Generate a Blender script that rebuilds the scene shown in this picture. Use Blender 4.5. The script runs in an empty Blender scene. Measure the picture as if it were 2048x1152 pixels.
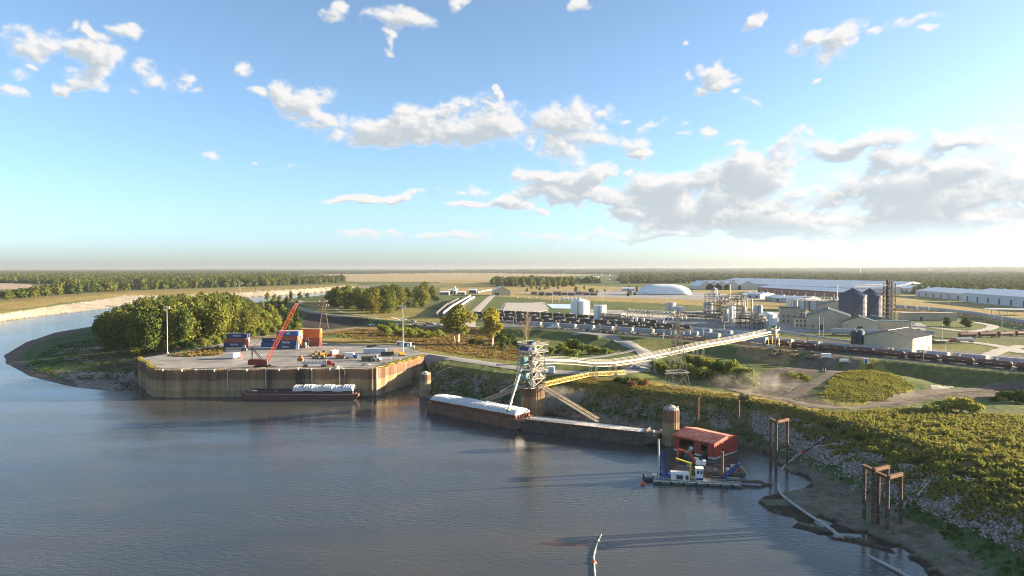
import bpy, math, random
import numpy as np
from mathutils import Vector, Matrix
from mathutils.geometry import delaunay_2d_cdt
from mathutils import noise as mnoise

R = math.radians
rng = random.Random(7)
NP = np.random.RandomState(11)
scene = bpy.context.scene
COL = scene.collection

# ------------------------------------------------------------------ camera
CAM_H, FPX, HORIZ = 66.0, 1365.0, 538.0
PITCH = math.atan((576.0 - HORIZ) / FPX)
cam_d = bpy.data.cameras.new('camera')
cam_d.sensor_width = 36.0
cam_d.lens = 36.0 * FPX / 2048.0
cam_d.clip_start, cam_d.clip_end = 1.0, 90000.0
cam = bpy.data.objects.new('camera', cam_d)
COL.objects.link(cam)
cam.location = (0, 0, CAM_H)
cam.rotation_euler = (R(90) - PITCH, 0, 0)
scene.camera = cam

def G(px, py, h=0.0):
    """survey helper: the point of the photo at ground height h, in metres"""
    u, v = (px - 1024.0) / FPX, (576.0 - py) / FPX
    dy = math.cos(PITCH) + v * math.sin(PITCH)
    dz = -math.sin(PITCH) + v * math.cos(PITCH)
    t = (h - CAM_H) / dz
    return Vector((u * t, dy * t, h))

def zup(px, py, Y):
    """height of the photo point (px,py) standing at distance Y"""
    v = (576.0 - py) / FPX
    dy = math.cos(PITCH) + v * math.sin(PITCH)
    dz = -math.sin(PITCH) + v * math.cos(PITCH)
    return CAM_H + dz * Y / dy

def xat(px, py, Y):
    v = (576.0 - py) / FPX
    return (px - 1024.0) / FPX * Y / (math.cos(PITCH) + v * math.sin(PITCH))

# ------------------------------------------------------------------ sun, sky, exposure
SUN_AZ, SUN_EL = 82.0, 10.5
sdir = Vector((math.sin(R(SUN_AZ)) * math.cos(R(SUN_EL)), math.cos(R(SUN_AZ)) * math.cos(R(SUN_EL)), math.sin(R(SUN_EL))))
sun_d = bpy.data.lights.new('sun', 'SUN')
sun_d.energy, sun_d.angle, sun_d.color = 5.0, R(0.5), (1.0, 0.80, 0.55)
sun = bpy.data.objects.new('sun', sun_d)
COL.objects.link(sun)
sun.rotation_euler = sdir.to_track_quat('Z', 'Y').to_euler()
sun.location = (300, 50, 200)

vs = scene.view_settings
scene.display_settings.display_device = 'sRGB'
vs.view_transform, vs.look, vs.exposure, vs.gamma = 'Standard', 'None', 2.4, 1.0
vs.use_curve_mapping = False
scene.cycles.use_denoising = True
try: scene.cycles.denoiser = 'OPENIMAGEDENOISE'
except Exception: pass
scene.cycles.filter_width = 1.05
scene.cycles.max_bounces = 6
scene.cycles.diffuse_bounces = 2
scene.cycles.glossy_bounces = 3
scene.cycles.transmission_bounces = 2
scene.cycles.volume_bounces = 0
scene.cycles.transparent_max_bounces = 8
scene.cycles.sample_clamp_indirect = 4.0
scene.cycles.caustics_reflective = scene.cycles.caustics_refractive = False

def fbm2(h, w, cell, octaves, seed, wrap=True, gain=0.5):
    """tileable value noise made in code, smooth interpolation, 0..1"""
    r = np.random.RandomState(seed)
    out = np.zeros((h, w), np.float32); amp = 1.0; tot = 0.0
    for o in range(octaves):
        gy, gx = max(2, int(round(h / cell[1]))), max(2, int(round(w / cell[0])))
        g = r.rand(gy + 1, gx).astype(np.float32)
        g = np.concatenate([g, g[:, :1]], 1)
        yy, xx = np.linspace(0, gy - 1e-3, h), np.linspace(0, gx - 1e-3, w)
        iy, ix = yy.astype(int), xx.astype(int)
        fy, fx = (yy - iy)[:, None].astype(np.float32), (xx - ix)[None].astype(np.float32)
        fy, fx = fy * fy * (3 - 2 * fy), fx * fx * (3 - 2 * fx)
        a, b = g[iy][:, ix], g[iy][:, ix + 1]
        c, d = g[iy + 1][:, ix], g[iy + 1][:, ix + 1]
        out += amp * ((a * (1 - fx) + b * fx) * (1 - fy) + (c * (1 - fx) + d * fx) * fy)
        tot += amp; amp *= gain; cell = (cell[0] / 2, cell[1] / 2)
        if cell[0] < 1.5 or cell[1] < 1.5: break
    return out / tot

def make_cloud_sheet():
    """broken cumulus as direction data: azimuth 360 deg across, elevation 0..60 deg up; R = cover, G = light on it"""
    W, H = 6144, 1024
    az = np.linspace(-180, 180, W, endpoint=False, dtype=np.float32)
    el = np.linspace(0, 60, H, dtype=np.float32)
    def ang(px, py):
        u, v = (px - 1024.0) / FPX, (576.0 - py) / FPX
        y = math.cos(PITCH) + v * math.sin(PITCH); z = -math.sin(PITCH) + v * math.cos(PITCH)
        return math.degrees(math.atan2(u, y)), math.degrees(math.atan2(z, math.hypot(u, y)))
    B = [(30,75,60,36,0),(145,45,16,11,0),(203,70,30,20,10),(268,72,18,12,0),(165,108,36,24,0),(215,148,46,30,10),(250,125,34,20,-5),(230,178,20,13,0),
     (325,160,36,26,0),(385,165,20,30,20),(412,186,22,12,0),(8,187,28,12,5),(148,172,16,18,0),(60,134,12,6,0),(485,132,24,15,15),(510,183,17,15,0),
     (570,188,26,20,0),(625,200,48,30,15),(595,237,22,10,0),(665,235,46,26,20),(635,262,34,20,0),(745,258,66,32,0),(700,278,34,18,0),(770,285,34,14,0),(715,293,16,9,0),
     (850,252,90,34,0),(900,212,32,18,0),(985,232,62,30,0),(935,268,115,30,0),(1050,285,36,16,0),(1112,240,62,30,0),(1170,247,48,30,0),(1205,272,62,18,0),(1130,292,44,22,0),
     (1270,287,44,13,0),(1302,257,20,12,0),(1280,310,28,10,0),(1368,272,28,10,0),(1370,253,28,8,0),(1416,272,15,9,0),(1470,294,24,7,0),(1250,243,16,6,0),
     (790,40,68,22,5),(690,14,20,18,20),(785,84,17,15,0),(922,5,28,9,0),(1160,8,15,14,0),(825,208,18,10,0),(1010,178,12,14,0),
     (1508,47,18,12,-25),(1598,88,44,19,-20),(1690,76,70,27,-27),(1770,68,20,10,-20),(1832,44,26,10,-25),(1846,66,13,6,0),(1380,160,18,11,-15),(1430,148,26,18,-40),(1440,170,24,14,-10),
     (1398,185,15,8,0),(1478,187,11,8,0),(1502,203,17,9,0),(1368,82,11,6,0),(1630,162,9,5,0),(1905,168,8,6,-20),(2045,253,10,7,-20),
     (405,311,17,11,0),(582,323,11,6,0),(505,325,6,4,0),
     (960,375,56,11,0),(1030,352,34,18,0),(1090,350,76,24,0),(1155,350,42,22,0),(1200,345,32,15,0),(1120,385,110,22,0),(1185,402,105,18,0),(1020,405,46,13,0),(1045,416,36,9,0),(1260,352,12,8,0),
     (740,396,74,7,0),(820,391,54,10,0),(862,381,15,11,0),(930,410,46,7,0),(905,378,24,7,0),(1080,428,14,6,0),
     (1370,368,112,32,-5),(1345,388,86,25,0),(1500,352,96,32,-8),(1470,402,210,30,0),(1600,392,205,36,0),(1620,440,260,20,0),(1750,372,205,36,0),(1860,402,225,42,0),
     (1950,352,160,32,0),(1960,430,210,32,0),(1800,452,260,20,0),(1410,420,160,16,0),(1270,425,90,13,0),(2150,380,200,60,0),
     (1600,300,70,25,-5),(1690,302,64,20,-15),(1765,285,52,17,-18),(1885,294,86,22,-17),(1800,327,64,18,0),(1965,322,100,24,-10),(1550,325,60,18,0),(1470,330,40,12,0),
     (850,471,190,7,0),(1080,473,240,9,0),(1470,469,76,11,0),(760,478,130,5,0),(1300,472,130,8,0),(1650,476,70,5,0)]
    r = random.Random(5)
    lst = []
    for (px, py, rx, ry, rot) in B:
        a, e = ang(px, py)
        k = .84 if px < 540 else 1.15 if px < 1340 and 185 < py < 320 else 1.0; lst.append((a, e, rx / FPX * 57.3 * k, ry / FPX * 57.3 * k, -rot, 1.0))
    for k in range(330):            # the same broken layer goes on all round
        a, e = r.uniform(-180, 180), r.choice((r.uniform(3, 14), r.uniform(6, 26), r.uniform(20, 55)))
        if -40 < a < 40 and e < 24: continue
        s = r.uniform(0.4, 1.6) * (1 + e / 30)
        for q in range(r.randint(1, 5)):
            lst.append((a + r.uniform(-2.5, 2.5), e + r.uniform(-0.5, 0.5), s * r.uniform(.8, 1.8), s * r.uniform(.3, .7), r.uniform(-20, 20), 1.0))
    F = np.zeros((H, W), np.float32)
    # warp coordinates a little so that outlines are ragged
    w1 = (fbm2(H, W, (44, 36), 5, 3) - .5); w2 = (fbm2(H, W, (44, 36), 5, 4) - .5)
    for (a, e, rx, ry, rot, s) in lst:
        m = max(rx, ry) * 1.6 + 1.5
        x0, x1 = int((a - m + 180) / 360 * W), int((a + m + 180) / 360 * W) + 1
        y0, y1 = max(0, int((e - m) / 60 * H)), min(H, int((e + m) / 60 * H) + 1)
        x0, x1 = max(0, x0), min(W, x1)
        if x1 <= x0 or y1 <= y0: continue
        wa = 1.5 * min(1.0, 0.25 + ry)
        X = az[x0:x1][None] - a + w1[y0:y1, x0:x1] * wa * 3.0
        Y = el[y0:y1][:, None] - e + w2[y0:y1, x0:x1] * wa * 1.7
        c, sn = math.cos(R(rot)), math.sin(R(rot))
        q = ((X * c + Y * sn) / rx) ** 2 + ((-X * sn + Y * c) / ry) ** 2
        v = np.exp(-q * 0.95) * min(1.0, .68 + .35 * ry)
        sub = F[y0:y1, x0:x1]
        np.maximum(sub, v, out=sub)
        sub += 0.25 * v
    d1 = fbm2(H, W, (34, 24), 6, 21, gain=.53); d2 = fbm2(H, W, (11, 8), 4, 22, gain=.6); d3 = fbm2(H, W, (110, 30), 4, 23)
    er = np.clip(F * 3.0, 0, 1)
    dens = F + er * ((d1 - .5) * 1.7 + (d2 - .5) * 0.5 + (d3 - .5) * (.5 + 1.3 * np.clip((13 - el[:, None]) / 5, 0, 1)))
    cover = np.clip((dens - 0.27) / 0.78, 0, 1)
    cover = cover * cover * (3 - 2 * cover)
    thick = np.clip((dens - 0.38) / 0.8, 0, 1.5)
    # light: thickness between a point and the sun (up and to the right where the sun stands)
    az2 = (az - SUN_AZ + 180) % 360 - 180
    def sh(a, dx, dy): return np.roll(np.roll(a, -dx, 1), -dy, 0)
    sgn = np.where(az2 < 0, 1, 0)[None].astype(np.float32)
    occ = np.zeros_like(thick)
    for k, (dx, dy) in enumerate(((2, 2), (4, 4), (7, 7), (11, 11), (17, 15))):
        occ += (sh(thick, dx, dy) * sgn + sh(thick, -dx, dy) * (1 - sgn)) * (0.30, .26, .22, .2, .18)[k]
    lit = np.clip(0.80 + 1.15 * (thick - occ) - 0.42 * np.clip(occ - .25, 0, 1.2), 0.0, 1)
    lit = np.clip(lit * (0.82 + .36 * d2), 0, 1)
    lit = np.maximum(lit, 1 - np.clip(thick * 2.2, 0, 1)) 
    cover *= np.clip((el[:, None] - 0.6) / 3.0, 0, 1) ** .8 * 0.94
    img = bpy.data.images.new('cloud_layer', W, H, alpha=False, float_buffer=True, is_data=True)
    px = np.ones((H, W, 4), np.float32)
    px[..., 0], px[..., 1], px[..., 2] = cover, np.clip(lit, 0, 1), 0
    img.pixels.foreach_set(px.ravel())
    img.update(); img.pack()
    return img

def build_world():
    w = bpy.data.worlds.new('World'); scene.world = w; w.use_nodes = True
    nt = w.node_tree; nt.nodes.clear(); N, L = nt.nodes.new, nt.links.new
    sky = N('ShaderNodeTexSky'); sky.sky_type = 'NISHITA'; sky.sun_disc = False
    sky.sun_elevation, sky.sun_rotation = R(SUN_EL), R(SUN_AZ)
    sky.altitude, sky.air_density, sky.dust_density, sky.ozone_density = 60.0, 0.65, 1.0, 2.6
    tc = N('ShaderNodeTexCoord'); sep = N('ShaderNodeSeparateXYZ'); L(tc.outputs['Generated'], sep.inputs[0])
    def M(op, a, b=None, c=None):
        m = N('ShaderNodeMath'); m.operation = op
        for i, x in enumerate((a, b, c)):
            if x is None: continue
            if isinstance(x, (int, float)): m.inputs[i].default_value = x
            else: L(x, m.inputs[i])
        return m.outputs[0]
    azn = M('ARCTAN2', sep.outputs[0], sep.outputs[1])
    u = M('MULTIPLY_ADD', azn, 1 / (2 * math.pi), 0.5)
    zc = M('MAXIMUM', M('MINIMUM', sep.outputs[2], 1.0), -1.0)
    v = M('MULTIPLY', M('ARCSINE', zc), 1 / R(60))
    cmb = N('ShaderNodeCombineXYZ'); L(u, cmb.inputs[0]); L(v, cmb.inputs[1])
    tex = N('ShaderNodeTexImage'); tex.image = make_cloud_sheet(); tex.extension = 'CLIP'; tex.interpolation = 'Linear'
    L(cmb.outputs[0], tex.inputs[0])
    s2 = N('ShaderNodeSeparateColor'); L(tex.outputs[0], s2.inputs[0])
    # cloud brightness: sun side warm white, shaded base blue grey; both ride on the sky's own brightness
    cr = N('ShaderNodeMix'); cr.data_type = 'RGBA'
    L(s2.outputs[1], cr.inputs['Factor'])
    cr.inputs['A'].default_value = (*CLOUD_SHADE, 1); cr.inputs['B'].default_value = (*CLOUD_LIT, 1)
    mx = N('ShaderNodeMix'); mx.data_type = 'RGBA'
    hsv = N('ShaderNodeHueSaturation'); hsv.inputs['Saturation'].default_value = .90; hsv.inputs['Value'].default_value = 1.0; hsv.inputs['Hue'].default_value = .491; L(sky.outputs[0], hsv.inputs['Color'])
    L(s2.outputs[0], mx.inputs['Factor']); L(hsv.outputs[0], mx.inputs['A']); L(cr.outputs['Result'], mx.inputs['B'])
    bg = N('ShaderNodeBackground'); bg.inputs[1].default_value = SKY_STRENGTH
    L(mx.outputs['Result'], bg.inputs[0])
    out = N('ShaderNodeOutputWorld'); L(bg.outputs[0], out.inputs[0])

SKY_STRENGTH = 0.064
CLOUD_LIT, CLOUD_SHADE = (2.95, 2.87, 2.77), (1.75, 1.9, 2.0)
build_world()

# ------------------------------------------------------------------ mesh kit
class MB:
    """collects shapes; build() links them as ONE mesh object"""
    def __init__(s): s.v, s.f, s.mi, s.m = [], [], [], 0
    def add(s, vs, fs):
        b = len(s.v); s.v.extend([tuple(p) for p in vs]); s.f.extend([tuple(i + b for i in f) for f in fs]); s.mi.extend([s.m] * len(fs)); return s
    def box(s, c, d, rz=0.0):
        x, y, z = d[0] / 2, d[1] / 2, d[2] / 2; ca, sa = math.cos(rz), math.sin(rz)
        P = [(i * x, j * y, k * z) for k in (-1, 1) for j in (-1, 1) for i in (-1, 1)]
        P = [(c[0] + a * ca - b * sa, c[1] + a * sa + b * ca, c[2] + e) for a, b, e in P]
        return s.add(P, [(0, 2, 3, 1), (4, 5, 7, 6), (0, 1, 5, 4), (2, 6, 7, 3), (0, 4, 6, 2), (1, 3, 7, 5)])
    def bar(s, p, q, w, h=None, up=(0, 0, 1)):
        p, q = Vector(p), Vector(q); d = (q - p)
        if d.length < 1e-6: return s
        d.normalize(); u = Vector(up)
        if abs(d.dot(u)) > .98: u = Vector((1, 0, 0))
        a = d.cross(u).normalized(); b = a.cross(d).normalized(); h = h or w
        P = [c + a * (i * w / 2) + b * (j * h / 2) for c in (p, q) for (i, j) in ((-1, -1), (1, -1), (1, 1), (-1, 1))]
        return s.add(P, [(3, 2, 1, 0), (4, 5, 6, 7), (0, 1, 5, 4), (1, 2, 6, 5), (2, 3, 7, 6), (3, 0, 4, 7)])
    def tube(s, p, q, r, n=8, r2=None):
        p, q = Vector(p), Vector(q); d = (q - p).normalized(); u = Vector((0, 0, 1))
        if abs(d.dot(u)) > .98: u = Vector((1, 0, 0))
        a = d.cross(u).normalized(); b = a.cross(d); r2 = r if r2 is None else r2
        P = [p + (a * math.cos(t) + b * math.sin(t)) * r for t in [2 * math.pi * i / n for i in range(n)]] + \
            [q + (a * math.cos(t) + b * math.sin(t)) * r2 for t in [2 * math.pi * i / n for i in range(n)]]
        F = [((i + 1) % n, i, n + i, n + (i + 1) % n) for i in range(n)]
        return s.add(P, F + [tuple(range(n)), tuple(range(2 * n - 1, n - 1, -1))])
    def path(s, pts, r, n=6):
        """a pipe along a polyline with mitred joints"""
        pts = [Vector(p) for p in pts]; rings = []
        for i, p in enumerate(pts):
            d = (pts[min(i + 1, len(pts) - 1)] - pts[max(i - 1, 0)]).normalized(); u = Vector((0, 0, 1))
            if abs(d.dot(u)) > .98: u = Vector((1, 0, 0))
            a = d.cross(u).normalized(); b = a.cross(d)
            rr = r[i] if isinstance(r, (list, tuple)) else r
            rings.append([p + (a * math.cos(2 * math.pi * k / n) + b * math.sin(2 * math.pi * k / n)) * rr for k in range(n)])
        P = [q for g in rings for q in g]; F = []
        for i in range(len(pts) - 1):
            for k in range(n): F.append((i * n + (k + 1) % n, i * n + k, (i + 1) * n + k, (i + 1) * n + (k + 1) % n))
        F += [tuple(range(n)), tuple(range(len(P) - 1, len(P) - n - 1, -1))]
        return s.add(P, F)
    def lathe(s, prof, n=16, c=(0, 0, 0)):
        P, F = [], []
        for (r, z) in prof: P += [(c[0] + r * math.cos(2 * math.pi * i / n), c[1] + r * math.sin(2 * math.pi * i / n), c[2] + z) for i in range(n)]
        for k in range(len(prof) - 1):
            for i in range(n): F.append((k * n + i, k * n + (i + 1) % n, (k + 1) * n + (i + 1) % n, (k + 1) * n + i))
        if prof[0][0] > .01: F.append(tuple(range(n - 1, -1, -1)))
        if prof[-1][0] > .01: F.append(tuple((len(prof) - 1) * n + i for i in range(n)))
        return s.add(P, F)
    def prism(s, poly, z0, z1):
        """vertical prism over an anticlockwise ground outline"""
        n = len(poly); P = [(p[0], p[1], z0) for p in poly] + [(p[0], p[1], z1) for p in poly]
        return s.add(P, [tuple(range(n - 1, -1, -1)), tuple(range(n, 2 * n))] + [(i, (i + 1) % n, n + (i + 1) % n, n + i) for i in range(n)])
    def slab(s, prof, y0, y1):
        """x-z outline pushed along y"""
        n = len(prof); P = [(p[0], y0, p[1]) for p in prof] + [(p[0], y1, p[1]) for p in prof]
        return s.add(P, [tuple(range(n)), tuple(range(2 * n - 1, n - 1, -1))] + [((i + 1) % n, i, n + i, n + (i + 1) % n) for i in range(n)])
    def slabx(s, prof, x0, x1):
        """y-z outline pushed along x"""
        n = len(prof); P = [(x0, p[0], p[1]) for p in prof] + [(x1, p[0], p[1]) for p in prof]
        return s.add(P, [tuple(range(n - 1, -1, -1)), tuple(range(n, 2 * n))] + [(i, (i + 1) % n, n + (i + 1) % n, n + i) for i in range(n)])
    def mesh(s, name, mats, smooth=False):
        me = bpy.data.meshes.new(name); me.from_pydata(s.v, [], s.f)
        for m in (mats if isinstance(mats, (list, tuple)) else [mats]): me.materials.append(m)
        if isinstance(mats, (list, tuple)) and len(mats) > 1: me.polygons.foreach_set('material_index', s.mi)
        if smooth:
            me.polygons.foreach_set('use_smooth', [True] * len(me.polygons))
            try: me.set_sharp_from_angle(angle=R(35))
            except Exception: pass
        me.update(); return me

def tag(o, label=None, cat=None, group=None, kind=None):
    if label: o['label'] = label
    if cat: o['category'] = cat
    if group: o['group'] = group
    if kind: o['kind'] = kind
    return o

def obj(name, mb, mat, parent=None, label=None, cat=None, group=None, kind=None, smooth=False, loc=None, rz=None):
    me = mb.mesh(name, mat, smooth) if isinstance(mb, MB) else mb
    o = bpy.data.objects.new(name, me); COL.objects.link(o)
    if parent is not None: o.parent = parent
    if loc is not None: o.location = loc
    if rz is not None: o.rotation_euler = (0, 0, rz)
    return tag(o, label, cat, group, kind)

def thing(name, label, cat, loc=(0, 0, 0), rz=0.0, group=None):
    o = bpy.data.objects.new(name, None); COL.objects.link(o)
    o.empty_display_size = .5; o.location = loc; o.rotation_euler = (0, 0, rz)
    return tag(o, label, cat, group)

def copy_tree(o, parent=None):
    c = o.copy(); COL.objects.link(c); c.parent = parent
    for ch in list(o.children): copy_tree(ch, c)
    return c

def dup(root, loc, rz=None, label=None, group=None, scale=None):
    r = copy_tree(root); r.location = loc
    if rz is not None: r.rotation_euler = (0, 0, rz)
    if label: r['label'] = label
    if group: r['group'] = group
    if scale is not None: r.scale = scale if hasattr(scale, '__len__') else (scale,) * 3
    return r

def yaw(a, b): return math.atan2(b[1] - a[1], b[0] - a[0])
ORD = ['first', 'second', 'third', 'fourth', 'fifth', 'sixth', 'seventh', 'eighth', 'ninth', 'tenth', 'eleventh', 'twelfth', 'thirteenth', 'fourteenth', 'fifteenth', 'sixteenth', 'seventeenth', 'eighteenth', 'nineteenth', 'twentieth',
       'twenty-first', 'twenty-second', 'twenty-third', 'twenty-fourth', 'twenty-fifth', 'twenty-sixth', 'twenty-seventh', 'twenty-eighth', 'twenty-ninth', 'thirtieth']

# ------------------------------------------------------------------ materials
MATS = {}
def mat(name, col, rough=.7, metal=0.0, var=.25, scale=.6, dirt=None, dirt_amt=.4, bump=0.0, bump_scale=4.0, spec=.3, streak=False, objvar=0.0):
    """painted / plain surface with uneven tone and stains that have a shape of their own"""
    if name in MATS: return MATS[name]
    m = bpy.data.materials.new(name); m.use_nodes = True; nt = m.node_tree; N, L = nt.nodes.new, nt.links.new
    b = nt.nodes['Principled BSDF']; b.inputs['Roughness'].default_value = rough; b.inputs['Metallic'].default_value = metal
    b.inputs['Specular IOR Level'].default_value = spec
    tc = N('ShaderNodeTexCoord'); mp = N('ShaderNodeMapping'); L(tc.outputs['Object'], mp.inputs[0])
    oi = N('ShaderNodeObjectInfo')
    cmb = N('ShaderNodeVectorMath'); cmb.operation = 'MULTIPLY_ADD'
    L(oi.outputs['Random'], cmb.inputs[0]); cmb.inputs[1].default_value = (37, 53, 71); L(mp.outputs[0], cmb.inputs[2])
    if streak: mp.inputs['Scale'].default_value = (1, 1, .12)
    n1 = N('ShaderNodeTexNoise'); n1.inputs['Scale'].default_value = scale; n1.inputs['Detail'].default_value = 5; n1.inputs['Roughness'].default_value = .62
    L(cmb.outputs[0], n1.inputs['Vector'])
    mr = N('ShaderNodeMapRange'); L(n1.outputs[0], mr.inputs[0]); mr.inputs[1].default_value, mr.inputs[2].default_value = .3, .7
    mr.inputs[3].default_value, mr.inputs[4].default_value = 1 - var, 1 + var
    mul = N('ShaderNodeVectorMath'); mul.operation = 'SCALE'; mul.inputs[0].default_value = col; L(mr.outputs[0], mul.inputs['Scale'])
    out = mul.outputs[0]
    if dirt:
        n2 = N('ShaderNodeTexNoise'); n2.inputs['Scale'].default_value = scale * 2.3; n2.inputs['Detail'].default_value = 6; L(cmb.outputs[0], n2.inputs['Vector'])
        r2 = N('ShaderNodeMapRange'); L(n2.outputs[0], r2.inputs[0]); r2.inputs[1].default_value, r2.inputs[2].default_value = .62 - dirt_amt * .3, .75 - dirt_amt * .2
        r2.inputs[4].default_value = min(1.0, .55 + dirt_amt * .5)
        mx = N('ShaderNodeMix'); mx.data_type = 'RGBA'; L(r2.outputs[0], mx.inputs['Factor']); L(out, mx.inputs['A']); mx.inputs['B'].default_value = (*dirt, 1); out = mx.outputs['Result']
    if objvar:
        r3 = N('ShaderNodeMapRange'); L(oi.outputs['Random'], r3.inputs[0]); r3.inputs[3].default_value, r3.inputs[4].default_value = 1 - objvar, 1 + objvar
        sc = N('ShaderNodeVectorMath'); sc.operation = 'SCALE'; L(out, sc.inputs[0]); L(r3.outputs[0], sc.inputs['Scale']); out = sc.outputs[0]
    L(out, b.inputs['Base Color'])
    if bump:
        n3 = N('ShaderNodeTexNoise'); n3.inputs['Scale'].default_value = bump_scale; n3.inputs['Detail'].default_value = 5; L(tc.outputs['Object'], n3.inputs['Vector'])
        bp = N('ShaderNodeBump'); bp.inputs['Strength'].default_value = 1; bp.inputs['Distance'].default_value = bump; L(n3.outputs[0], bp.inputs['Height']); L(bp.outputs[0], b.inputs['Normal'])
    MATS[name] = m; return m

# ------------------------------------------------------------------ terrain: a survey of break lines, triangulated
TP = []            # (x, y, z)
def brk(pts, h=None, step=6.0, world=False):
    P = [Vector(p) if world else (G(p[0], p[1], p[2] if len(p) > 2 else h)) for p in pts]
    for a, b in zip(P, P[1:]):
        n = max(1, min(60, int((b - a).length / step)))
        for i in range(n): TP.append(tuple(a.lerp(b, i / n)))
    TP.append(tuple(P[-1])); return P

SHORE = [(770,786),(800,784),(850,796),(900,803),(960,809),(1040,822),(1100,826),(1200,848),(1310,870),(1345,884),(1400,893),(1480,889),(1530,908),(1555,930),(1580,945),(1606,953),(1622,966),(1600,981),(1560,988),(1528,991),(1517,1003),(1533,1017),(1578,1029),(1596,1046),(1640,1056),(1690,1074),(1735,1081),(1775,1097),(1815,1112),(1850,1140),(1900,1190),(2000,1300),(2100,1500),(2250,1900)]
sh = brk([(a, b, 0.0) for a, b in SHORE], step=2.5)
brk([(a + 3, b - 4, .75) for a, b in SHORE[10:]], step=2.5)                       # low cut bank of wet mud
brk([(a - 14, b + 9, -1.6) for a, b in SHORE], step=6)
brk([(870,793),(1000,808),(1100,818),(1200,836),(1310,858),(1400,880),(1480,878),(1560,905),(1640,945),(1700,975),(1780,1015),(1850,1062),(1950,1130),(2048,1200),(2200,1370),(2350,1700)], 1.3)
brk([(870,776),(1000,791),(1100,802),(1200,817),(1310,838),(1400,856),(1480,857),(1580,893),(1660,933),(1750,968),(1850,1013),(1950,1060),(2048,1108),(2300,1270),(2500,1480)], 4.2)
brk([(862,745),(950,756),(1040,770),(1100,778),(1200,792),(1310,806),(1400,818),(1500,826),(1600,850),(1700,885),(1800,930),(1900,970),(2048,1030),(2300,1140),(2700,1330)], 9.0)
brk([(850,722),(900,731),(960,742),(1040,753),(1120,760),(1200,770),(1300,781),(1400,792),(1500,802),(1580,814),(1700,845),(1800,872),(1900,898),(2048,938),(2300,1010),(2700,1130),(3300,1300)], 12.5)
brk([(1240,757),(1300,764),(1400,778),(1500,791),(1580,800),(1700,822),(1830,815),(1930,826),(2048,830),(2300,850),(2800,900),(3400,950)], 12.4)
brk([(1330,752),(1440,768),(1500,783),(1600,808),(1700,814),(1780,803),(1840,790),(1950,780),(2048,778),(2300,795),(2800,840),(3400,900)], 10.3)
brk([(1640,790),(1700,795),(1790,790),(1820,778)], 11.6)
brk([(1660,770),(1720,765),(1780,772)], 13.0); brk([(1700,745),(1750,742)], 14.2)
# levee crest with its track, and the toe of its river side
CREST = [(560,600),(590,608),(650,627),(750,638),(850,647),(950,654),(1080,658),(1150,664),(1270,673),(1400,684),(1500,692),(1600,703),(1700,714),(1800,722),(1900,732),(2048,747),(2300,772),(2700,812),(3300,880)]
cr_ = brk([(a, b, 16.0) for a, b in CREST])
def shift(P, d, h): return [Vector((p.x + d * -.79, p.y + d * -.61, h)) for p in P]
brk(shift(cr_, 3.5, 15.9), world=True); brk(shift(cr_, 19, 10.6)[:7], world=True); brk(shift(cr_, 21, 10.2)[9:], world=True)
brk(shift(cr_, 16, 11.6)[7:9], world=True)
brk(shift(cr_, -4.5, 15.8), world=True); brk(shift(cr_, -12, 14.6), world=True); brk(shift(cr_, -60, 14.3), world=True)
# road from the dock and the loop up to the crest
DROAD = [(835,706,13.8),(900,716,13.4),(960,725,13.0),(1040,737,12.8),(1100,743,12.8),(1200,747,12.8),(1262,741,12.9),(1292,722,13.2),(1290,705,13.8),(1262,690,14.6),(1215,677,15.4),(1150,665,16.0)]
brk(DROAD)
LROAD = [(600,676,13.8),(640,664,13.6),(700,657,13.6),(780,651,14.2),(860,652,15.0),(950,654,15.9)]
brk(LROAD)
brk([(620,655),(660,650),(720,648),(780,646)], 10.4); brk([(1010,700),(1100,698),(1200,700)], 10.9); brk([(900,672),(980,672),(1050,675)], 11.2)
brk([(700,676),(820,672),(900,692)], 12.6); brk([(880,705),(980,712),(1060,722)], 12.6); brk([(1400,735),(1480,735),(1560,735)], 10.2)
# ground under the dock and the pad behind it
brk([(330,728),(735,727),(812,707),(800,692),(640,688),(450,690),(330,708),(300,714)], 13.3, step=8)
brk([(360,730),(500,720),(650,715),(760,715)], 13.3, step=20); brk([(420,690),(560,676),(640,680)], 13.6)
_W = [G(277, 717, 14.1), G(310, 740, 14.1), G(752, 737, 14.1), G(846, 712, 14.1)]
for (o_, hs__) in ((-5.0, (12.9, 12.9, 12.9, 12.9)), (-1.6, (1.5, -3.5, -3.5, 2.2)), (4.0, (1.2, -3.5, -3.5, 1.9)), (8.0, (1.0, -3.5, -3.5, 1.6))):
    for a_, b_, h0, h1 in zip(_W, _W[1:], hs__, hs__[1:]):
        d_ = (b_ - a_); n_ = Vector((d_.y, -d_.x, 0)).normalized() * o_; e_ = d_.normalized() * o_
        brk([Vector((a_.x + n_.x, a_.y + n_.y, h0)), Vector((b_.x + n_.x, b_.y + n_.y, h1))], step=2.5, world=True)
brk([(-300,688),(0,657),(100,641),(200,629),(300,618),(400,608),(520,598),(620,590),(700,583)], -3.0, step=12)
# peninsula
PEN = [(272,788),(240,785),(140,773),(60,753),(12,727),(8,710),(50,684),(110,664),(180,652),(300,632),(450,612),(560,600),(640,591),(700,586)]
brk([(a, b, 0.0) for a, b in PEN], step=5)
brk([(270,770),(230,768),(150,757),(80,738),(55,718),(75,690),(130,672),(190,660),(320,637)], 1.8)
brk([(262,750),(200,742),(130,725),(120,700),(200,672),(320,645)], 4.0); brk([(280,730),(240,710),(260,690),(340,660),(450,632),(560,612)], 7.5)
brk([(330,700),(360,680),(430,655),(520,640),(600,618)], 11.0)
brk([(255,772),(278,782)], 1.6)
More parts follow.
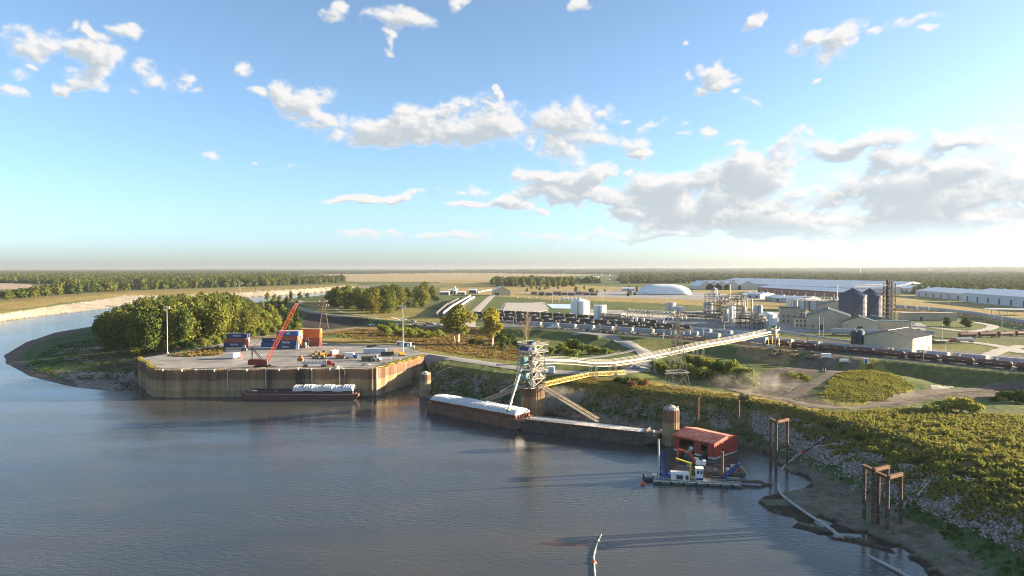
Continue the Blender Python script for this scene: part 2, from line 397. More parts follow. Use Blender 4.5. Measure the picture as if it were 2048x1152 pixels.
# far bank: revetment and grass levee
FB = [(-3000,900),(-1200,780),(-400,690),(-100,655),(0,643),(100,630),(190,620),(250,612),(330,604),(450,597),(560,591),(660,584),(720,579)]
brk([(a, b, 0.0) for a, b in FB], step=15)
brk([(-1200,730),(-400,665),(0,626),(130,607),(250,594),(330,590),(480,586),(650,578),(740,572)], 9.0, step=20)
brk([(-1200,690),(-400,635),(0,606),(130,594),(270,585),(500,578),(700,571)], 14.5, step=20)
brk([(-1200,660),(-400,620),(0,599),(130,589),(270,581),(500,574),(700,568)], 12.0, step=20)
brk([(760,600),(780,590),(800,575)], 14.3, step=30)
brk([(1600,1000),(1680,1003),(1750,1030),(1830,1075)], .95); brk([(1640,1022),(1690,1040),(1740,1058),(1800,1082),(1880,1128),(1960,1200)], .8); brk([(1600,930),(1640,965),(1620,1000)], .9)
# river bed
for p in [(0,760),(0,900),(0,1150),(300,850),(300,1100),(600,850),(600,1100),(900,860),(900,1100),(1200,930),(1300,1050),(1500,1120),(1450,960),(1700,1300),(-600,760),(-600,1000),(-1500,1100),(1000,1500),(1500,1500),(300,1500),(-2000,1500),(1800,1700),(0,665),(100,645),(230,618),(-300,690)]:
    TP.append(tuple(G(p[0], p[1], -3.5)))
# upland and the far plain
for p in [(1000,640),(1200,640),(1400,650),(1600,660),(1800,680),(2048,690),(2500,720),(3200,760),(900,620),(1100,615),(1300,615),(1500,615),(1700,615),(2048,630),(2600,650),(3400,680),(800,590),(1000,590),(1200,585),(1500,585),(1800,590),(2300,600),(3000,610),(4500,700),(4500,620)]:
    TP.append(tuple(G(p[0], p[1], 14.3)))
for py in (575, 566, 560, 555, 551, 548, 546, 544):
    for px in range(-3000, 5200, 400):
        if py == 575 and px < 800: continue
        TP.append(tuple(G(px, py, 13.5)))
for k in range(-10, 11): TP.append((k * 6000.0, 32000.0, 14.0))
for k in range(-10, 11): TP.append((k * 6000.0, -400.0, 14.0 if k > 1 else -3.5))

TPa = np.array(TP, np.float64)
_, keep = np.unique(np.round(TPa[:, :2] / .8).astype(int), axis=0, return_index=True)
TPa = TPa[np.sort(keep)]
_r = delaunay_2d_cdt([Vector((p[0], p[1])) for p in TPa], [], [], 0, 1e-4, True)
_V = np.array([(v.x, v.y) for v in _r[0]]); _Z = np.array([TPa[o[0], 2] if o else 14.0 for o in _r[3]])
_T = np.array([f for f in _r[2] if len(f) == 3])
_A, _B, _C = _V[_T[:, 0]], _V[_T[:, 1]], _V[_T[:, 2]]
_za, _zb, _zc = _Z[_T[:, 0]], _Z[_T[:, 1]], _Z[_T[:, 2]]
_den = (_B[:, 1] - _C[:, 1]) * (_A[:, 0] - _C[:, 0]) + (_C[:, 0] - _B[:, 0]) * (_A[:, 1] - _C[:, 1])
_ok = np.abs(_den) > 1e-9
_mn, _mx = np.minimum(np.minimum(_A, _B), _C), np.maximum(np.maximum(_A, _B), _C)

def heights(X, Y):
    """height of the survey at many points"""
    X, Y = np.asarray(X, float), np.asarray(Y, float); o = np.argsort(Y); xs, ys = X[o], Y[o]; out = np.full(len(X), 13.5)
    lo, hi = np.searchsorted(ys, _mn[:, 1]), np.searchsorted(ys, _mx[:, 1], 'right')
    for t in np.nonzero(_ok & (hi > lo))[0]:
        a, b = lo[t], hi[t]; x, y = xs[a:b], ys[a:b]
        m = (x >= _mn[t, 0]) & (x <= _mx[t, 0])
        if not m.any(): continue
        i = np.nonzero(m)[0]; x, y = x[i] - _C[t, 0], y[i] - _C[t, 1]
        l1 = ((_B[t, 1] - _C[t, 1]) * x + (_C[t, 0] - _B[t, 0]) * y) / _den[t]
        l2 = ((_C[t, 1] - _A[t, 1]) * x + (_A[t, 0] - _C[t, 0]) * y) / _den[t]; l3 = 1 - l1 - l2
        q = (l1 > -1e-6) & (l2 > -1e-6) & (l3 > -1e-6)
        out[a + i[q]] = l1[q] * _za[t] + l2[q] * _zb[t] + l3[q] * _zc[t]
    r = np.empty(len(X)); r[o] = out; return r
def hgt(x, y):
    m = np.nonzero(_ok & (_mn[:, 0] <= x) & (_mx[:, 0] >= x) & (_mn[:, 1] <= y) & (_mx[:, 1] >= y))[0]
    px, py = x - _C[m, 0], y - _C[m, 1]
    l1 = ((_B[m, 1] - _C[m, 1]) * px + (_C[m, 0] - _B[m, 0]) * py) / _den[m]
    l2 = ((_C[m, 1] - _A[m, 1]) * px + (_A[m, 0] - _C[m, 0]) * py) / _den[m]; l3 = 1 - l1 - l2
    q = np.nonzero((l1 > -1e-6) & (l2 > -1e-6) & (l3 > -1e-6))[0]
    if len(q) == 0: return 13.5
    q = q[0]; return float(l1[q] * _za[m[q]] + l2[q] * _zb[m[q]] + l3[q] * _zc[m[q]])
def GT(px, py, h=13.0):
    """photo point dropped on the surveyed ground"""
    for _ in range(14):
        p = G(px, py, h); h = .5 * h + .5 * hgt(p.x, p.y)
    return G(px, py, h)

def smooth_noise(X, Y, scale, seed=0):
    """cheap layered sine-hash noise in world metres, about -1..1"""
    out = np.zeros_like(X); a = 1.0; s = scale; r = np.random.RandomState(seed)
    for o in range(4):
        for k in range(3):
            t = r.rand() * 6.28; ph = r.rand() * 6.28
            out += a * np.sin((X * math.cos(t) + Y * math.sin(t)) / s * 6.28 + ph + 1.7 * np.sin((X * math.sin(t) - Y * math.cos(t)) / s * 2.9 + ph * 2))
        a *= .55; s *= .47
    return out / 4.2

def inpoly(X, Y, P):
    c = np.zeros(X.shape, bool); n = len(P)
    for i in range(n):
        x1, y1, x2, y2 = P[i][0], P[i][1], P[i - 1][0], P[i - 1][1]
        if y1 == y2: continue
        c ^= ((y1 > Y) != (y2 > Y)) & (X < (x2 - x1) * (Y - y1) / (y2 - y1) + x1)
    return c

GRASS, DRY, MUD, GRAVEL, SOIL, FIELD, CONC, SAND, DIRT, LAWN = (.072,.10,.029), (.175,.14,.05), (.135,.125,.10), (.155,.137,.122), (.042,.034,.030), (.29,.225,.115), (.34,.32,.285), (.31,.275,.21), (.20,.165,.125), (.105,.12,.03)
def build_ground():
    cols = np.concatenate([np.arange(-4200, -200, 160), np.arange(-200, 2260, 3.2), np.arange(2260, 6200, 130)])
    rows = np.concatenate([np.array([2600, 2200, 1950, 1750, 1600, 1500, 1420, 1340]), np.arange(1280, 1160, -6), np.arange(1160, 700, -2.1), np.arange(700, 600, -1.0), np.arange(600, 560, -.7), np.arange(560, 546, -.4), np.array([545.6, 545.2, 544.8, 544.4, 544, 543.6, 543.2, 542.8, 542.4, 542, 541.6, 541.3, 541.0, 540.8])])
    Zr = np.array([G(1024, r, 8.0).y for r in rows])
    U = (cols - 1024.0) / FPX
    X = (U[None] * Zr[:, None]); Y = np.repeat(Zr[:, None], len(cols), 1)
    nr, nc = X.shape; x, y = X.ravel(), Y.ravel()
    z = heights(x, y)
    wp = [G(*p) for p in ((-3000,900,0),(-1200,780,0),(-400,690,0),(-100,655,0),(0,644,0),(100,631,0),(190,621,0),(250,613,0),(240,642,0),(180,653,0),(110,665,0),(50,685,0),(7,711,0),(11,728,0),(60,754,0),(140,774,0),(240,786,0),(283,797,0),(283,1900,0),(-3000,1900,0))]
    z = np.where(inpoly(x, y, wp), np.minimum(z, -.9), z)
    n1, n2 = smooth_noise(x, y, 22, 1), smooth_noise(x, y, 5.5, 2)
    land = np.clip((z - .6) / 2, 0, 1) * np.clip((1500 - y) / 500, 0, 1)
    z += land * (n1 * .22 + n2 * .10) * np.where((z > 13) & (y > 330), .25, 1)
    far = np.clip((y - 9000) / 6000, 0, 1); ridge = smooth_noise(x, y * .6, 9000, 5)
    z += far * (26 + 24 * ridge + 34 * np.clip(x / 9000, -.5, 1.2))
    # ground cover by place, as world outlines with ragged edges
    wx, wy = x + smooth_noise(x, y, 26, 8) * np.clip(y / 150, 1, 7), y + smooth_noise(x, y, 31, 9) * np.clip(y / 120, 1, 9)
    C = np.empty((len(x), 3)); C[:] = GRASS
    patch = np.clip(smooth_noise(x, y, 120, 12) * .9 + .25, 0, 1)[:, None]
    C = C * (1 - patch * .38) + np.array(DRY) * patch * .38
    def put(px, h, col, edge=1.0, raw=False):
        P = [G(p[0], p[1], p[2] if len(p) > 2 else h) for p in px]
        m = inpoly(x if raw else wx * edge + x * (1 - edge), y if raw else wy * edge + y * (1 - edge), P); C[m] = col
    # far plain
    put([(600,552),(700,546),(1010,545),(1230,547),(1150,552),(1000,558),(960,564),(690,563)], 13.5, (.30,.24,.13), .3)
    put([(-200,566),(60,567),(70,576),(-200,585)], 13.5, (.36,.27,.20), .3)
    put([(880,560),(1000,562),(1200,572),(1500,580),(1700,590),(1900,600),(2200,610),(2200,640),(1700,625),(1500,618),(1300,606),(1100,600),(880,585)], 14, (.27,.205,.075), .3)
    put([(860,565),(1000,567),(1000,575),(860,573)], 14, (.17,.15,.05), .2)
    put([(1040,606),(1090,604),(1098,618),(1060,626),(1000,622),(1010,605)], 14.3, (.33,.30,.26), 0)
    put([(1180,618),(1340,625),(1500,640),(1700,655),(1850,650),(1850,668),(1500,664),(1300,650),(1180,635)], 14.3, (.30,.29,.27), .2)
    put([(1030,585),(1250,580),(1420,585),(1560,600),(1400,600),(1100,592)], 14, (.27,.26,.25), .3)
    put([(1800,590),(2300,610),(2300,640),(1980,612),(1800,600)], 14, (.26,.23,.09), .3)
    put([(1860,690),(1985,690),(2040,705),(1960,716),(1860,712)], 14.3, (.13,.14,.03), 0)
    put([(1560,672),(1730,680),(1720,697),(1560,690)], 14.4, (.14,.13,.06), .2)
    put([(1890,640),(1990,640),(2010,650),(1960,660),(1880,655)], 14.3, (.10,.12,.03), .3)
    put([(930,635),(1060,640),(1400,660),(1400,676),(1200,668),(1000,655)], 14.4, (.16,.145,.13), .2)
    put([(1400,664),(1560,676),(1760,690),(2400,735),(2400,770),(2048,745),(1700,712),(1500,690)], 14.5, (.17,.15,.13), .2)
    put([(600,652),(612,632),(690,642),(742,648),(690,658),(640,664)], 10.6, SOIL, .3)
    put([(590,606),(650,620),(740,634),(860,643),(900,646),(880,620),(800,612),(700,610),(640,590)], 15, (.19,.165,.05), .3)
    put([(640,664),(700,657),(800,652),(900,654),(980,660),(1000,700),(1040,720),(960,722),(860,705),(760,680)], 12.6, (.19,.115,.045), .6)
    put([(820,700),(900,712),(960,722),(1030,732),(1040,726),(960,712),(880,700)], 13, (.17,.16,.04), .3)
    put([(640,676),(760,672),(840,690),(700,688),(640,688)], 13.4, (.22,.165,.05), .3)
    put([(430,676),(600,676),(640,668),(600,664),(470,672)], 13.6, (.24,.17,.06), .3)
    put([(1090,758),(1300,776),(1500,800),(1640,832),(1640,812),(1500,789),(1300,762),(1150,755)], 12.5, (.23,.18,.05), .6)
    put([(1490,690),(1640,705),(1560,716),(1470,700)], 14.6, (.21,.15,.07), .5)
    put([(1420,768),(1490,770),(1560,735),(1700,713),(1760,718),(1680,735),(1600,775),(1640,805),(1780,800),(1860,780),(2100,772),(2100,796),(1870,800),(1760,822),(1600,822),(1480,792)], 10.4, (.115,.095,.07), .5)
    put([(1858,773),(1905,770),(1910,776),(1862,780)], 10.4, (.30,.28,.25), 1.0)
    put([(1640,790),(1680,745),(1735,722),(1790,745),(1830,775),(1760,800),(1690,803)], 12.8, (.19,.165,.045), .5)
    put([(1590,822),(1700,848),(1800,876),(1900,902),(2048,942),(2200,985),(2200,838),(2048,832),(1930,828),(1830,816),(1700,824)], 12.5, (.20,.185,.06), .5)
    # bands of the bank
    bank = (x > -95) & (y < 480) & (z < 12.3) & inpoly(x, y, [G(*p) for p in ((760,800,0),(780,740,8),(860,716,13),(1040,752,12.6),(1300,783,12.6),(1580,816,12.6),(2048,945,12.6),(3000,1200,12.6),(3000,2600,0),(1700,2600,0),(1400,1000,0),(1000,900,0))])
    zz = z + smooth_noise(x, y, 14, 31) * 1.0 + smooth_noise(x, y, 4, 32) * .5
    for lo, hi, c in ((-5, 1.75, MUD), (1.75, 4.6, (.05,.085,.03)), (4.6, 9.2, GRAVEL), (9.2, 13, (.15,.12,.045))):
        m = bank & (zz >= lo) & (zz < hi); C[m] = c
    m = bank & (zz > 4.6) & (zz < 9.2) & (smooth_noise(x, y, 17, 40) > -.1); C[m] = (.085,.095,.04)
    m = bank & (zz < 1.75) & (smooth_noise(x, y, 13, 44) > .1); C[m] = (.115,.125,.082)
    m = bank & (z < .5); C[m] = (.045,.037,.03)
    m = bank & (x < 60) & (z < 3.0); C[m] = MUD
    pen = (x < -150) & (y < 1300) & inpoly(x, y, [G(*p) for p in ((300,800,0),(60,770,0),(-20,715,0),(60,670,0),(190,648,0),(650,585,0),(650,620,11),(470,670,12),(340,705,12),(280,725,12))])
    for lo, hi, c in ((-5, 1.2, (.13,.10,.08)), (1.2, 5.0, (.055,.095,.03)), (5.0, 12, (.085,.07,.035))):
        m = pen & (zz >= lo) & (zz < hi); C[m] = c
    put([(105,700),(130,718),(200,735),(190,728),(140,712),(110,692)], 4, (.20,.19,.14), .6); put([(130,698),(215,690),(222,698),(160,706)], 5, (.26,.23,.18), .6)
    put([(100,742),(200,750),(280,760),(280,790),(180,778)], 1.5, (.21,.18,.155), .8)
    put([(-400,692,0),(0,645,0),(100,632,0),(250,614,0),(330,606,0),(660,586,0),(740,580,0),(740,572,9),(650,577,9),(480,585.5,9),(250,593,9),(130,609,8),(0,628,8),(-400,667,8)], 3, SAND, .12)
    put([(-1200,730,9),(-400,664,9),(0,625,9),(130,606,9),(250,593,9),(480,585.5,9),(740,572,9),(700,568,12),(500,574,12),(270,581,12),(130,589,12),(0,599,12),(-400,620,12),(-1200,660,12)], 13, (.19,.15,.05), .1)
    m = z < -.05; C[m] = (.06,.05,.04)
    C *= (1 + .18 * smooth_noise(x, y, 9, 50) + .10 * smooth_noise(x, y, 2.2, 51))[:, None]
    C = np.clip(C, .008, .8)
    me = bpy.data.meshes.new('ground'); nv = len(x)
    me.vertices.add(nv); me.vertices.foreach_set('co', np.stack([x, y, z], 1).astype(np.float32).ravel())
    idx = np.arange(nv).reshape(nr, nc); q = np.stack([idx[:-1, :-1], idx[:-1, 1:], idx[1:, 1:], idx[1:, :-1]], -1).reshape(-1, 4)
    me.loops.add(q.size); me.loops.foreach_set('vertex_index', q.ravel().astype(np.int32))
    me.polygons.add(len(q)); me.polygons.foreach_set('loop_start', np.arange(0, q.size, 4, dtype=np.int32)); me.polygons.foreach_set('loop_total', np.full(len(q), 4, np.int32))
    me.polygons.foreach_set('use_smooth', np.ones(len(q), bool))
    me.update(); me.validate()
    at = me.attributes.new('cover', 'FLOAT_COLOR', 'POINT'); at.data.foreach_set('color', np.concatenate([C, np.ones((nv, 1))], 1).astype(np.float32).ravel())
    m = bpy.data.materials.new('ground_cover'); m.use_nodes = True; nt = m.node_tree; N, L = nt.nodes.new, nt.links.new; b = nt.nodes['Principled BSDF']
    b.inputs['Roughness'].default_value = .95; b.inputs['Specular IOR Level'].default_value = .12
    a = N('ShaderNodeAttribute'); a.attribute_name = 'cover'; geo = N('ShaderNodeNewGeometry')
    last = a.outputs['Color']; hs = []
    for sc, lo, hi, det in ((.035, .8, 1.25, 5), (.35, .68, 1.35, 6), (2.2, .72, 1.3, 4)):
        n = N('ShaderNodeTexNoise'); n.inputs['Scale'].default_value = sc; n.inputs['Detail'].default_value = det; n.inputs['Roughness'].default_value = .65; L(geo.outputs['Position'], n.inputs['Vector'])
        r = N('ShaderNodeMapRange'); L(n.outputs[0], r.inputs[0]); r.inputs[1].default_value, r.inputs[2].default_value, r.inputs[3].default_value, r.inputs[4].default_value = .3, .7, lo, hi
        s = N('ShaderNodeVectorMath'); s.operation = 'SCALE'; L(last, s.inputs[0]); L(r.outputs[0], s.inputs['Scale']); last = s.outputs[0]; hs.append(n)
    L(last, b.inputs['Base Color'])
    bp = N('ShaderNodeBump'); bp.inputs['Distance'].default_value = .5; bp.inputs['Strength'].default_value = .8; L(hs[1].outputs[0], bp.inputs['Height'])
    bp2 = N('ShaderNodeBump'); bp2.inputs['Distance'].default_value = .12; bp2.inputs['Strength'].default_value = .8; L(hs[2].outputs[0], bp2.inputs['Height']); L(bp.outputs[0], bp2.inputs['Normal']); L(bp2.outputs[0], b.inputs['Normal'])
    me.materials.append(m)
    return obj('ground', me, None, kind='structure')
build_ground()

# ------------------------------------------------------------------ river
def build_water():
    mb = MB()
    P = [(-9000, -600, 0), (900, -600, 0), (900, 3200, 0), (-9000, 3200, 0)]
    mb.add(P, [(0, 1, 2, 3)])
    m = bpy.data.materials.new('river_water'); m.use_nodes = True; nt = m.node_tree; N, L = nt.nodes.new, nt.links.new; b = nt.nodes['Principled BSDF']
    b.inputs['Roughness'].default_value = .13; b.inputs['IOR'].default_value = 1.333
    geo = N('ShaderNodeNewGeometry')
    def noise(sc, stretch, rot, det=3, ro=.55):
        mp = N('ShaderNodeMapping'); L(geo.outputs['Position'], mp.inputs[0]); mp.inputs['Rotation'].default_value = (0, 0, R(rot)); mp.inputs['Scale'].default_value = (sc, sc * stretch, sc)
        n = N('ShaderNodeTexNoise'); n.inputs['Scale'].default_value = 1; n.inputs['Detail'].default_value = det; n.inputs['Roughness'].default_value = ro; L(mp.outputs[0], n.inputs['Vector']); return n.outputs[0]
    # silt: brown, with clearer and muddier drifts
    c = N('ShaderNodeMix'); c.data_type = 'RGBA'; r = N('ShaderNodeMapRange'); L(noise(.011, 2.2, 25, 4), r.inputs[0]); r.inputs[1].default_value, r.inputs[2].default_value = .38, .66
    L(r.outputs[0], c.inputs['Factor']); c.inputs['A'].default_value = (.038, .050, .056, 1); c.inputs['B'].default_value = (.070, .065, .055, 1); L(c.outputs['Result'], b.inputs['Base Color'])
    # wind ruffles: small waves everywhere, stronger in the gusty lanes
    gust = N('ShaderNodeMapRange'); L(noise(.016, 3.2, 12, 4), gust.inputs[0]); gust.inputs[1].default_value, gust.inputs[2].default_value, gust.inputs[3].default_value, gust.inputs[4].default_value = .36, .60, .22, 1.0
    b1 = N('ShaderNodeBump'); b1.inputs['Distance'].default_value = .13; L(noise(.45, 1.9, 20, 3), b1.inputs['Height']); L(gust.outputs[0], b1.inputs['Strength'])
    b2 = N('ShaderNodeBump'); b2.inputs['Distance'].default_value = .055; L(noise(1.3, 1.5, -25, 3), b2.inputs['Height']); L(gust.outputs[0], b2.inputs['Strength']); L(b1.outputs[0], b2.inputs['Normal'])
    L(b2.outputs[0], b.inputs['Normal'])
    return obj('river_water', mb, m, kind='structure')
build_water()

def build_haze():
    mb = MB(); mb.box((0, 14000, 72.5), (120000, 30000, 155))
    m = bpy.data.materials.new('haze_air'); m.use_nodes = True; nt = m.node_tree; nt.nodes.clear()
    v = nt.nodes.new('ShaderNodeVolumePrincipled'); v.inputs['Color'].default_value = (.37, .41, .46, 1); v.inputs['Density'].default_value = HAZE; v.inputs['Anisotropy'].default_value = .2
    o = nt.nodes.new('ShaderNodeOutputMaterial'); nt.links.new(v.outputs[0], o.inputs['Volume'])
    try: m.cycles.homogeneous_volume = True
    except Exception: pass
    return obj('haze', mb, m, kind='stuff', label='thin bright haze over the whole plain')
HAZE = 5.0e-5
build_haze()

# ------------------------------------------------------------------ shared paints
STEEL = mat('weathered_steel', (.36, .35, .31), .55, .1, .25, 1.2, (.20, .12, .07), .25)
GALV = mat('galvanised_steel', (.46, .45, .41), .5, .1, .18, .8, (.33, .28, .2), .25)
DARKST = mat('dark_steel', (.055, .06, .068), .6, .1, .3, .8)
RUST = mat('rusted_steel', (.17, .085, .045), .85, 0, .4, .9, (.09, .05, .035), .4)
CREAM = mat('cream_paint', (.47, .45, .37), .6, 0, .15, .5, (.36, .28, .17), .3)
WHITE = mat('white_paint', (.76, .76, .74), .5, 0, .08, .4, (.5, .46, .4), .2)
GLASS = mat('dark_glass', (.03, .04, .05), .08, 0, .1, 1, spec=.8)
RUBBER = mat('black_rubber', (.03, .03, .03), .9, 0, .3, 2)
YELLOW = mat('machine_yellow', (.62, .36, .03), .5, 0, .15, 1, (.22, .15, .08), .3)
CONCR = mat('concrete', (.31, .295, .265), .9, 0, .2, .25, (.24, .22, .19), .45, bump=.02)
WALKY = mat('walkway_yellow', (.62, .46, .12), .6, 0, .2, .8, (.34, .24, .1), .3)
TEALM = mat('teal_cladding', (.10, .22, .23), .55, 0, .2, .8, (.2, .2, .18), .3)
BLUEP = mat('navy_paint', (.015, .04, .20), .5, 0, .2, 1)
ORANGE = mat('buoy_orange', (.75, .13, .03), .45, 0, .12, 2)
REDM = mat('crane_red', (.52, .085, .04), .55, 0, .2, 1, (.25, .09, .05), .3)

def cell_steel():
    """sheet piling: silt-tan below the flood mark, dark weathering above, rust runs"""
    m = bpy.data.materials.new('sheet_piling'); m.use_nodes = True; nt = m.node_tree; N, L = nt.nodes.new, nt.links.new; b = nt.nodes['Principled BSDF']
    b.inputs['Roughness'].default_value = .85; b.inputs['Specular IOR Level'].default_value = .2
    geo = N('ShaderNodeNewGeometry'); sep = N('ShaderNodeSeparateXYZ'); L(geo.outputs['Position'], sep.inputs[0])
    n = N('ShaderNodeTexNoise'); n.inputs['Scale'].default_value = .12; n.inputs['Detail'].default_value = 6; L(geo.outputs['Position'], n.inputs['Vector'])
    zz = N('ShaderNodeMath'); zz.operation = 'MULTIPLY_ADD'; L(n.outputs[0], zz.inputs[0]); zz.inputs[1].default_value = 3.0; L(sep.outputs[2], zz.inputs[2])
    cr = N('ShaderNodeValToRGB'); mr = N('ShaderNodeMapRange'); L(zz.outputs[0], mr.inputs[0]); mr.inputs[1].default_value, mr.inputs[2].default_value = 0, 17; L(mr.outputs[0], cr.inputs[0])
    e = cr.color_ramp.elements; e[0].position, e[0].color = .05, (.13, .10, .07, 1); e[1].position, e[1].color = 1, (.21, .115, .055, 1)
    for p, c in ((.14, (.24, .185, .115, 1)), (.28, (.185, .14, .085, 1)), (.32, (.25, .19, .115, 1)), (.58, (.225, .165, .095, 1)), (.63, (.13, .085, .058, 1)), (.85, (.15, .09, .055, 1)), (.94, (.26, .14, .06, 1))):
        x = e.new(p); x.color = c
    mp = N('ShaderNodeMapping'); L(geo.outputs['Position'], mp.inputs[0]); mp.inputs['Scale'].default_value = (.5, .5, .035)
    n2 = N('ShaderNodeTexNoise'); n2.inputs['Scale'].default_value = 1; n2.inputs['Detail'].default_value = 6; n2.inputs['Roughness'].default_value = .7; L(mp.outputs[0], n2.inputs['Vector'])
    r2 = N('ShaderNodeMapRange'); L(n2.outputs[0], r2.inputs[0]); r2.inputs[1].default_value, r2.inputs[2].default_value, r2.inputs[3].default_value, r2.inputs[4].default_value = .3, .7, .85, 1.45
    s = N('ShaderNodeVectorMath'); s.operation = 'SCALE'; L(cr.outputs[0], s.inputs[0]); L(r2.outputs[0], s.inputs['Scale'])
    mp3 = N('ShaderNodeMapping'); L(geo.outputs['Position'], mp3.inputs[0]); mp3.inputs['Scale'].default_value = (.16, .16, .012); n3 = N('ShaderNodeTexNoise'); n3.inputs['Scale'].default_value = 1; n3.inputs['Detail'].default_value = 4; L(mp3.outputs[0], n3.inputs['Vector'])
    r3 = N('ShaderNodeMapRange'); L(n3.outputs[0], r3.inputs[0]); r3.inputs[1].default_value, r3.inputs[2].default_value, r3.inputs[3].default_value, r3.inputs[4].default_value = .50, .64, 1.22, .66
    s3 = N('ShaderNodeVectorMath'); s3.operation = 'SCALE'; L(s.outputs[0], s3.inputs[0]); L(r3.outputs[0], s3.inputs['Scale']); L(s3.outputs[0], b.inputs['Base Color'])
    return m
CELL = cell_steel()

def corr_arc(mb, c, r, a0, a1, z0, z1, n, dep):
    """standing sheet piles along an arc: flat pans and proud ribs"""
    P, F = [], []
    for i in range(n * 4 + 1):
        rr = r + (dep if (i % 4) in (1, 2) else 0); a = a0 + (a1 - a0) * i / (n * 4)
        x, y = c[0] + rr * math.cos(a), c[1] + rr * math.sin(a); P += [(x, y, z0), (x, y, z1)]
    for i in range(n * 4): F.append((2 * i, 2 * i + 2, 2 * i + 3, 2 * i + 1))
    mb.add(P, F)

def corr_cell(name, label, c, r, z1, cap='dome', group=None):
    t = thing(name, label, 'mooring cell', (c[0], c[1], 0), 0, group)
    mb = MB(); corr_arc(mb, (0, 0), r, 0, 2 * math.pi, -2.5, z1, 26, .14); obj('pile_shell', mb, CELL, t)
    mb = MB()
    if cap == 'dome': mb.lathe([(r - .1, z1 - .4), (r - .1, z1 + .02), (r * .82, z1 + .5), (r * .5, z1 + 1.15), (r * .2, z1 + 1.5), (.02, z1 + 1.6)], 24)
    else: mb.lathe([(r - .1, z1 - .4), (r - .1, z1 + .05), (.02, z1 + .1)], 24)
    obj('cap', mb, CONCR, t, smooth=True)
    for k in range(3):
        mb = MB(); a = -1.9 + k * .9; mb.tube((math.cos(a) * r * .86, math.sin(a) * r * .86, z1), (math.cos(a) * r * .86, math.sin(a) * r * .86, z1 + .9), .16, 8); mb.box((math.cos(a) * r * .86, math.sin(a) * r * .86, z1 + .95), (.7, .35, .2)); obj('bollard', mb, WHITE, t)
    return t

# ------------------------------------------------------------------ the dock
DZ = 14.1
dFL, dFR, dRE, dLT = G(310, 740, DZ), G(752, 737, DZ), G(846, 712, DZ), G(277, 717, DZ)
dock = thing('cellular_dock', 'long sheet-pile river dock carrying containers and a red crane', 'dock', (0, 0, 0))
def wall_run(A, B, n, bulge, rib):
    A, B = Vector(A[:2]), Vector(B[:2]); d = (B - A) / n; L_ = d.length; nrm = Vector((d.y, -d.x)).normalized()
    out = []
    for k in range(n):
        p, q = A + d * k, A + d * (k + 1); rad = (L_ * L_ / 4 + bulge * bulge) / (2 * bulge); m = (p + q) / 2; c = m - nrm * (rad - bulge)
        a0, a1 = math.atan2(p.y - c.y, p.x - c.x), math.atan2(q.y - c.y, q.x - c.x)
        if a1 < a0: a1 += 2 * math.pi
        mb = MB(); corr_arc(mb, c, rad, a0, a1, -2.5, DZ + .12, rib, .16)
        obj('cell_wall', mb, CELL, dock)
        for i in range(9):
            a = a0 + (a1 - a0) * i / 8; out.append((c.x + rad * math.cos(a), c.y + rad * math.sin(a)))
        j = MB(); j.tube((q.x + nrm.x * .1, q.y + nrm.y * .1, -2), (q.x + nrm.x * .1, q.y + nrm.y * .1, DZ + .2), .38, 8); obj('joint_pile', j, CELL, dock)
    return out
edge = wall_run(dLT, dFL, 2, 1.4, 22) + wall_run(dFL, dFR, 6, 1.7, 24) + wall_run(dFR, dRE, 5, 1.5, 14)
back = [(p.x, p.y) for p in (G(838, 703, DZ), G(800, 690, DZ), G(660, 688, DZ), G(640, 683, DZ), G(560, 677, DZ), G(470, 680, DZ), G(440, 688, DZ), G(390, 698, DZ), G(330, 709, DZ))]
mb = MB(); outline = [(e[0] * .9995, e[1] + .35) for e in edge] + back; mb.prism(outline, DZ - 1.2, DZ); 
DECK = mat('dock_paving', (.27, .257, .235), .9, 0, .32, .05, (.15, .142, .13), .6, bump=.01, bump_scale=1.5)
obj('deck', mb, DECK, dock)
JM = mat('joint_sealant', (.13, .125, .115), .9, 0, .3, .5)
for i in range(1, 13): p_ = dFL.lerp(dFR, i / 13); mb = MB(); q_ = Vector((p_.x * 1.05, p_.y + 38 + 2 * (i % 3), 0)); mb.bar((p_.x, p_.y + 1.5, DZ + .006), (q_.x, q_.y, DZ + .006), .16, .012); obj('slab_joint', mb, JM, dock)
for k_ in range(1, 4): a_, b_ = dFL.lerp(dFR, .03), dFL.lerp(dFR, .93); mb = MB(); mb.bar((a_.x, a_.y + 11 * k_, DZ + .005), (b_.x, b_.y + 11 * k_, DZ + .005), .16, .012); obj('slab_joint', mb, JM, dock)
# edge kerb rail with its gaps, bollards, ladders and drain stains
def rail_run(pts, name, m, w, h, post):
    mb = MB()
    for a, b in zip(pts, pts[1:]):
        mb.bar((a[0], a[1] + .55, DZ + h), (b[0], b[1] + .55, DZ + h), w, w)
        if post:
            n = max(1, int((Vector(b) - Vector(a)).length / 2.4))
            for i in range(n): x = a[0] + (b[0] - a[0]) * i / n; y = a[1] + (b[1] - a[1]) * i / n + .55; mb.box((x, y, DZ + h / 2), (.22, .22, h))
    obj(name, mb, m, dock)
rail_run(edge[18:72], 'kerb_rail', mat('kerb_yellow', (.50, .42, .22), .7, 0, .3, .5, (.3, .25, .18), .4), .34, .75, True)
rail_run(edge[72:], 'rope_rail', mat('old_yellow', (.42, .33, .10), .8, 0, .3, .6), .3, .6, True)
rail_run(edge[:18], 'weedy_rail', mat('old_yellow', (.42, .33, .10)), .3, .6, True)
bol = MB(); bol.tube((0, 0, -.5), (0, 0, .35), .32, 10); bol.tube((0, 0, .35), (0, 0, .55), .5, 10); bolm = bol.mesh('bollard', WHITE)
for k in range(2, 50, 4):
    e = edge[18 + k]; obj('bollard', bolm, None, dock, loc=(e[0], e[1] - .35, DZ - .1))
